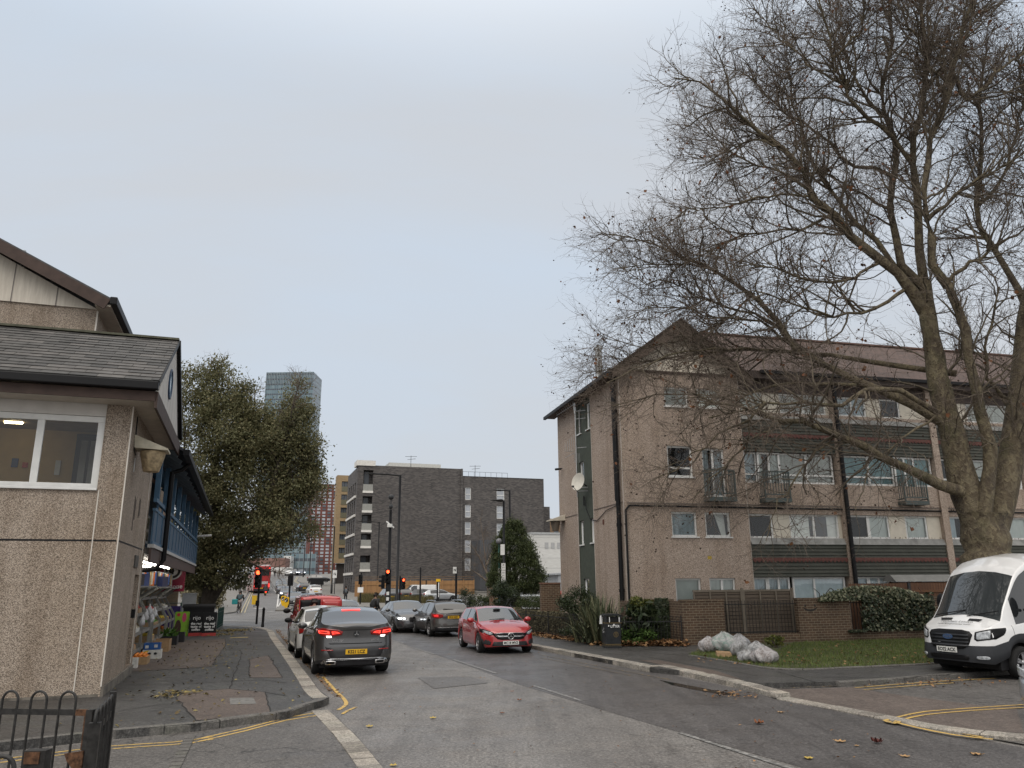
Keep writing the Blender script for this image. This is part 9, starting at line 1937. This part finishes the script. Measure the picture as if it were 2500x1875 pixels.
 for s in 'lr':
  for a,b,r in(('hip','p',0.11),('kne','hip',0.08),('ank','kne',0.062)):tn[a+s]=(J[a+s]+(V3(0,0,0.03)if a=='ank' else 0),r);te.append((b+s if b!='p' else 'p',a+s))
 skinmesh('trousers',tn,te,trous,t_,1)
 for s in 'lr':
  f=J['toe'+s]-J['ank'+s];skinmesh('shoe',{'a':(J['ank'+s]-V3(0,0,0.02),0.05),'b':(J['ank'+s]+f*0.6+V3(0,0,-0.01),0.045),'c':(J['toe'+s]+f*0.2,0.035)},[('a','b'),('b','c')],shoes or M_black,t_,1)
 return t_
def walk(st=0.28,arm=0.2,lean=0.03):
 return dict(pelvis=(0,0,0.95),chest=(lean,0,1.32),neck=(lean*1.2,0,1.50),head=(lean*1.6+0.02,0,1.64),shol=(lean,0.19,1.42),shor=(lean,-0.19,1.42),elbl=(-arm*0.6,0.25,1.14),elbr=(arm*0.5,-0.25,1.14),wril=(-arm*0.5+0.08,0.25,0.90),wrir=(arm+0.12,-0.23,0.93),
    hipl=(0,0.09,0.90),hipr=(0,-0.09,0.90),knel=(st*0.6,0.10,0.50),kner=(-st*0.25,-0.10,0.49),ankl=(st*0.85,0.10,0.09),ankr=(-st*1.0,-0.10,0.13),toel=(st*0.85+0.17,0.11,0.04),toer=(-st*1.0+0.16,-0.11,0.04))
puffer=timber('black quilted jacket',(0.022,0.022,0.024),(0.018,0.018,0.02),0.10,'z',0.45,(0.006,0.006,0.006),0.12);jean=plain('dark jeans',(0.03,0.034,0.045),0.8);dkcl=plain('dark cloth',(0.028,0.03,0.034),0.8);dhair=plain('dark hair',(0.02,0.015,0.012),0.7)
p=G(912,1530);person('man in a black quilted jacket walking away past the tall signal mast',(p[0],p[1],T(p[1])),R(HS-60),puffer,jean,dhair,walk(0.2,0.1,0.06))
p=G(843,1473);pp=person('pedestrian in dark clothes with a grey backpack on the hill pavement',(p[0],p[1],T(p[1])+0.1),R(HS+2),dkcl,dkcl,dhair,walk(0.15));MB().ball((-0.2,0,1.25),(0.11,0.17,0.24),12,8).build('backpack',plain('grey backpack',(0.10,0.11,0.12),0.7),pp)
for lab,px,py,cl_,hd_ in(('far pedestrian in black at the crest of the hill',671,1398,dkcl,HS),('far pedestrian in a pale top at the crest of the hill',682,1399,plain('pale cloth',(0.4,0.38,0.33),0.8),HS),('far pedestrian on the left hill pavement under the tree',585,1443,dkcl,HS+180),('second far pedestrian on the left hill pavement under the tree',597,1441,plain('brown cloth',(0.09,0.07,0.05),0.8),HS)):
 Y_=185 if py<1420 else 128;q=atY(px,py,Y_);person(lab,(q[0],q[1],T(Y_)+0.1),R(hd_),cl_,dkcl,dhair,walk(0.18))
M_hiv=plain('orange red hi-vis',(0.62,0.10,0.06),0.6)
lv=dict(pelvis=(-0.05,0,0.92),chest=(0.20,0,1.25),neck=(0.34,0,1.40),head=(0.42,0,1.52),shol=(0.26,0.19,1.34),shor=(0.26,-0.19,1.34),elbl=(0.45,0.26,1.12),elbr=(0.48,-0.26,1.12),wril=(0.68,0.22,1.10),wrir=(0.70,-0.20,1.12),hipl=(-0.05,0.09,0.88),hipr=(-0.05,-0.09,0.88),knel=(0.02,0.11,0.48),kner=(0.0,-0.12,0.48),ankl=(-0.05,0.11,0.09),ankr=(-0.1,-0.12,0.09),toel=(0.12,0.13,0.04),toer=(0.08,-0.14,0.04))
h_=R(HS+0.5);q=np.array(vp)+np.array([math.cos(h_),math.sin(h_),0])*(-2.325-0.62)+np.array([-math.sin(h_),math.cos(h_),0])*0.28;person('courier in an orange red top bending into the back of the red van',(q[0],q[1],T(q[1])),h_,M_hiv,dkcl,dhair,lv)
p=G(583,1497);hc=R(HS-12);bk=thing('bicycle','dark bicycle ridden away along the far left kerb','bicycle',tuple(p),hc)
for x in(-0.52,0.52):
 mb=MB();mb.lathe([(0.31,-0.018),(0.34,0.0),(0.31,0.018)],28,(x,0,0.34),axis='y',cap=False)
 for k in range(9):a=math.pi*k/9;mb.bar((x-0.31*math.cos(a),0,0.34-0.31*math.sin(a)),(x+0.31*math.cos(a),0,0.34+0.31*math.sin(a)),0.005)
 mb.build('wheel',M_tyre,bk)
mb=MB()
for a,b in(((-0.52,0,0.34),(-0.08,0,0.30)),((-0.08,0,0.30),(-0.22,0,0.85)),((-0.52,0,0.34),(-0.2,0,0.78)),((-0.08,0,0.30),(0.36,0,0.72)),((-0.2,0,0.78),(0.35,0,0.82)),((0.34,0,0.95),(0.52,0,0.34))):mb.tube([a,b],0.02,6)
mb.build('frame',M_dark,bk);MB().tube([(0.30,-0.28,1.0),(0.35,0,1.0),(0.30,0.28,1.0)],0.014,6).build('handlebar',M_dark,bk);MB().ball((-0.24,0,0.89),(0.14,0.08,0.035),10,6).build('saddle',M_black,bk);MB().tube([(-0.08,-0.12,0.16),(-0.08,0,0.30),(-0.08,0.12,0.44)],0.014,6).build('crank',M_steel,bk)
ride=dict(pelvis=(-0.22,0,1.0),chest=(-0.02,0,1.33),neck=(0.06,0,1.50),head=(0.12,0,1.63),shol=(0.0,0.19,1.42),shor=(0.0,-0.19,1.42),elbl=(0.14,0.27,1.20),elbr=(0.14,-0.27,1.20),wril=(0.28,0.25,1.06),wrir=(0.28,-0.25,1.06),hipl=(-0.2,0.09,0.95),hipr=(-0.2,-0.09,0.95),knel=(0.20,0.12,0.82),kner=(0.10,-0.12,0.58),ankl=(-0.02,0.12,0.50),ankr=(-0.10,-0.12,0.22),toel=(0.12,0.13,0.46),toer=(0.04,-0.13,0.17))
cy=person('cyclist in a dark teal jacket riding away, seen from behind',tuple(p),hc,plain('dark teal jacket',(0.035,0.055,0.065),0.7),plain('pale trousers',(0.22,0.19,0.18),0.8),dhair,ride)
o=MB().box(-0.13,-0.22,0,0.13,0.22,0.42).build('shoulder_bag',plain('teal bag',(0.02,0.22,0.23),0.6),None,(p[0]+math.cos(hc)*-0.42-math.sin(hc)*0.30,p[1]+math.sin(hc)*-0.42+math.cos(hc)*0.30,p[2]+0.72),hc,bevel=0.05);tag(o,"teal bag hanging at the cyclist's left hip",'bag')
mr=dict(ride);mr={k:(v[0]+0.02,v[1],v[2]-0.12 if k not in('ankl','ankr','toel','toer')else v[2])for k,v in mr.items()}
person('moped rider in dark clothes and helmet behind the bus',tuple(mo.location),R(HS+4),dkcl,dkcl,plain('dark helmet',(0.03,0.03,0.035),0.25),mr,hood=True)
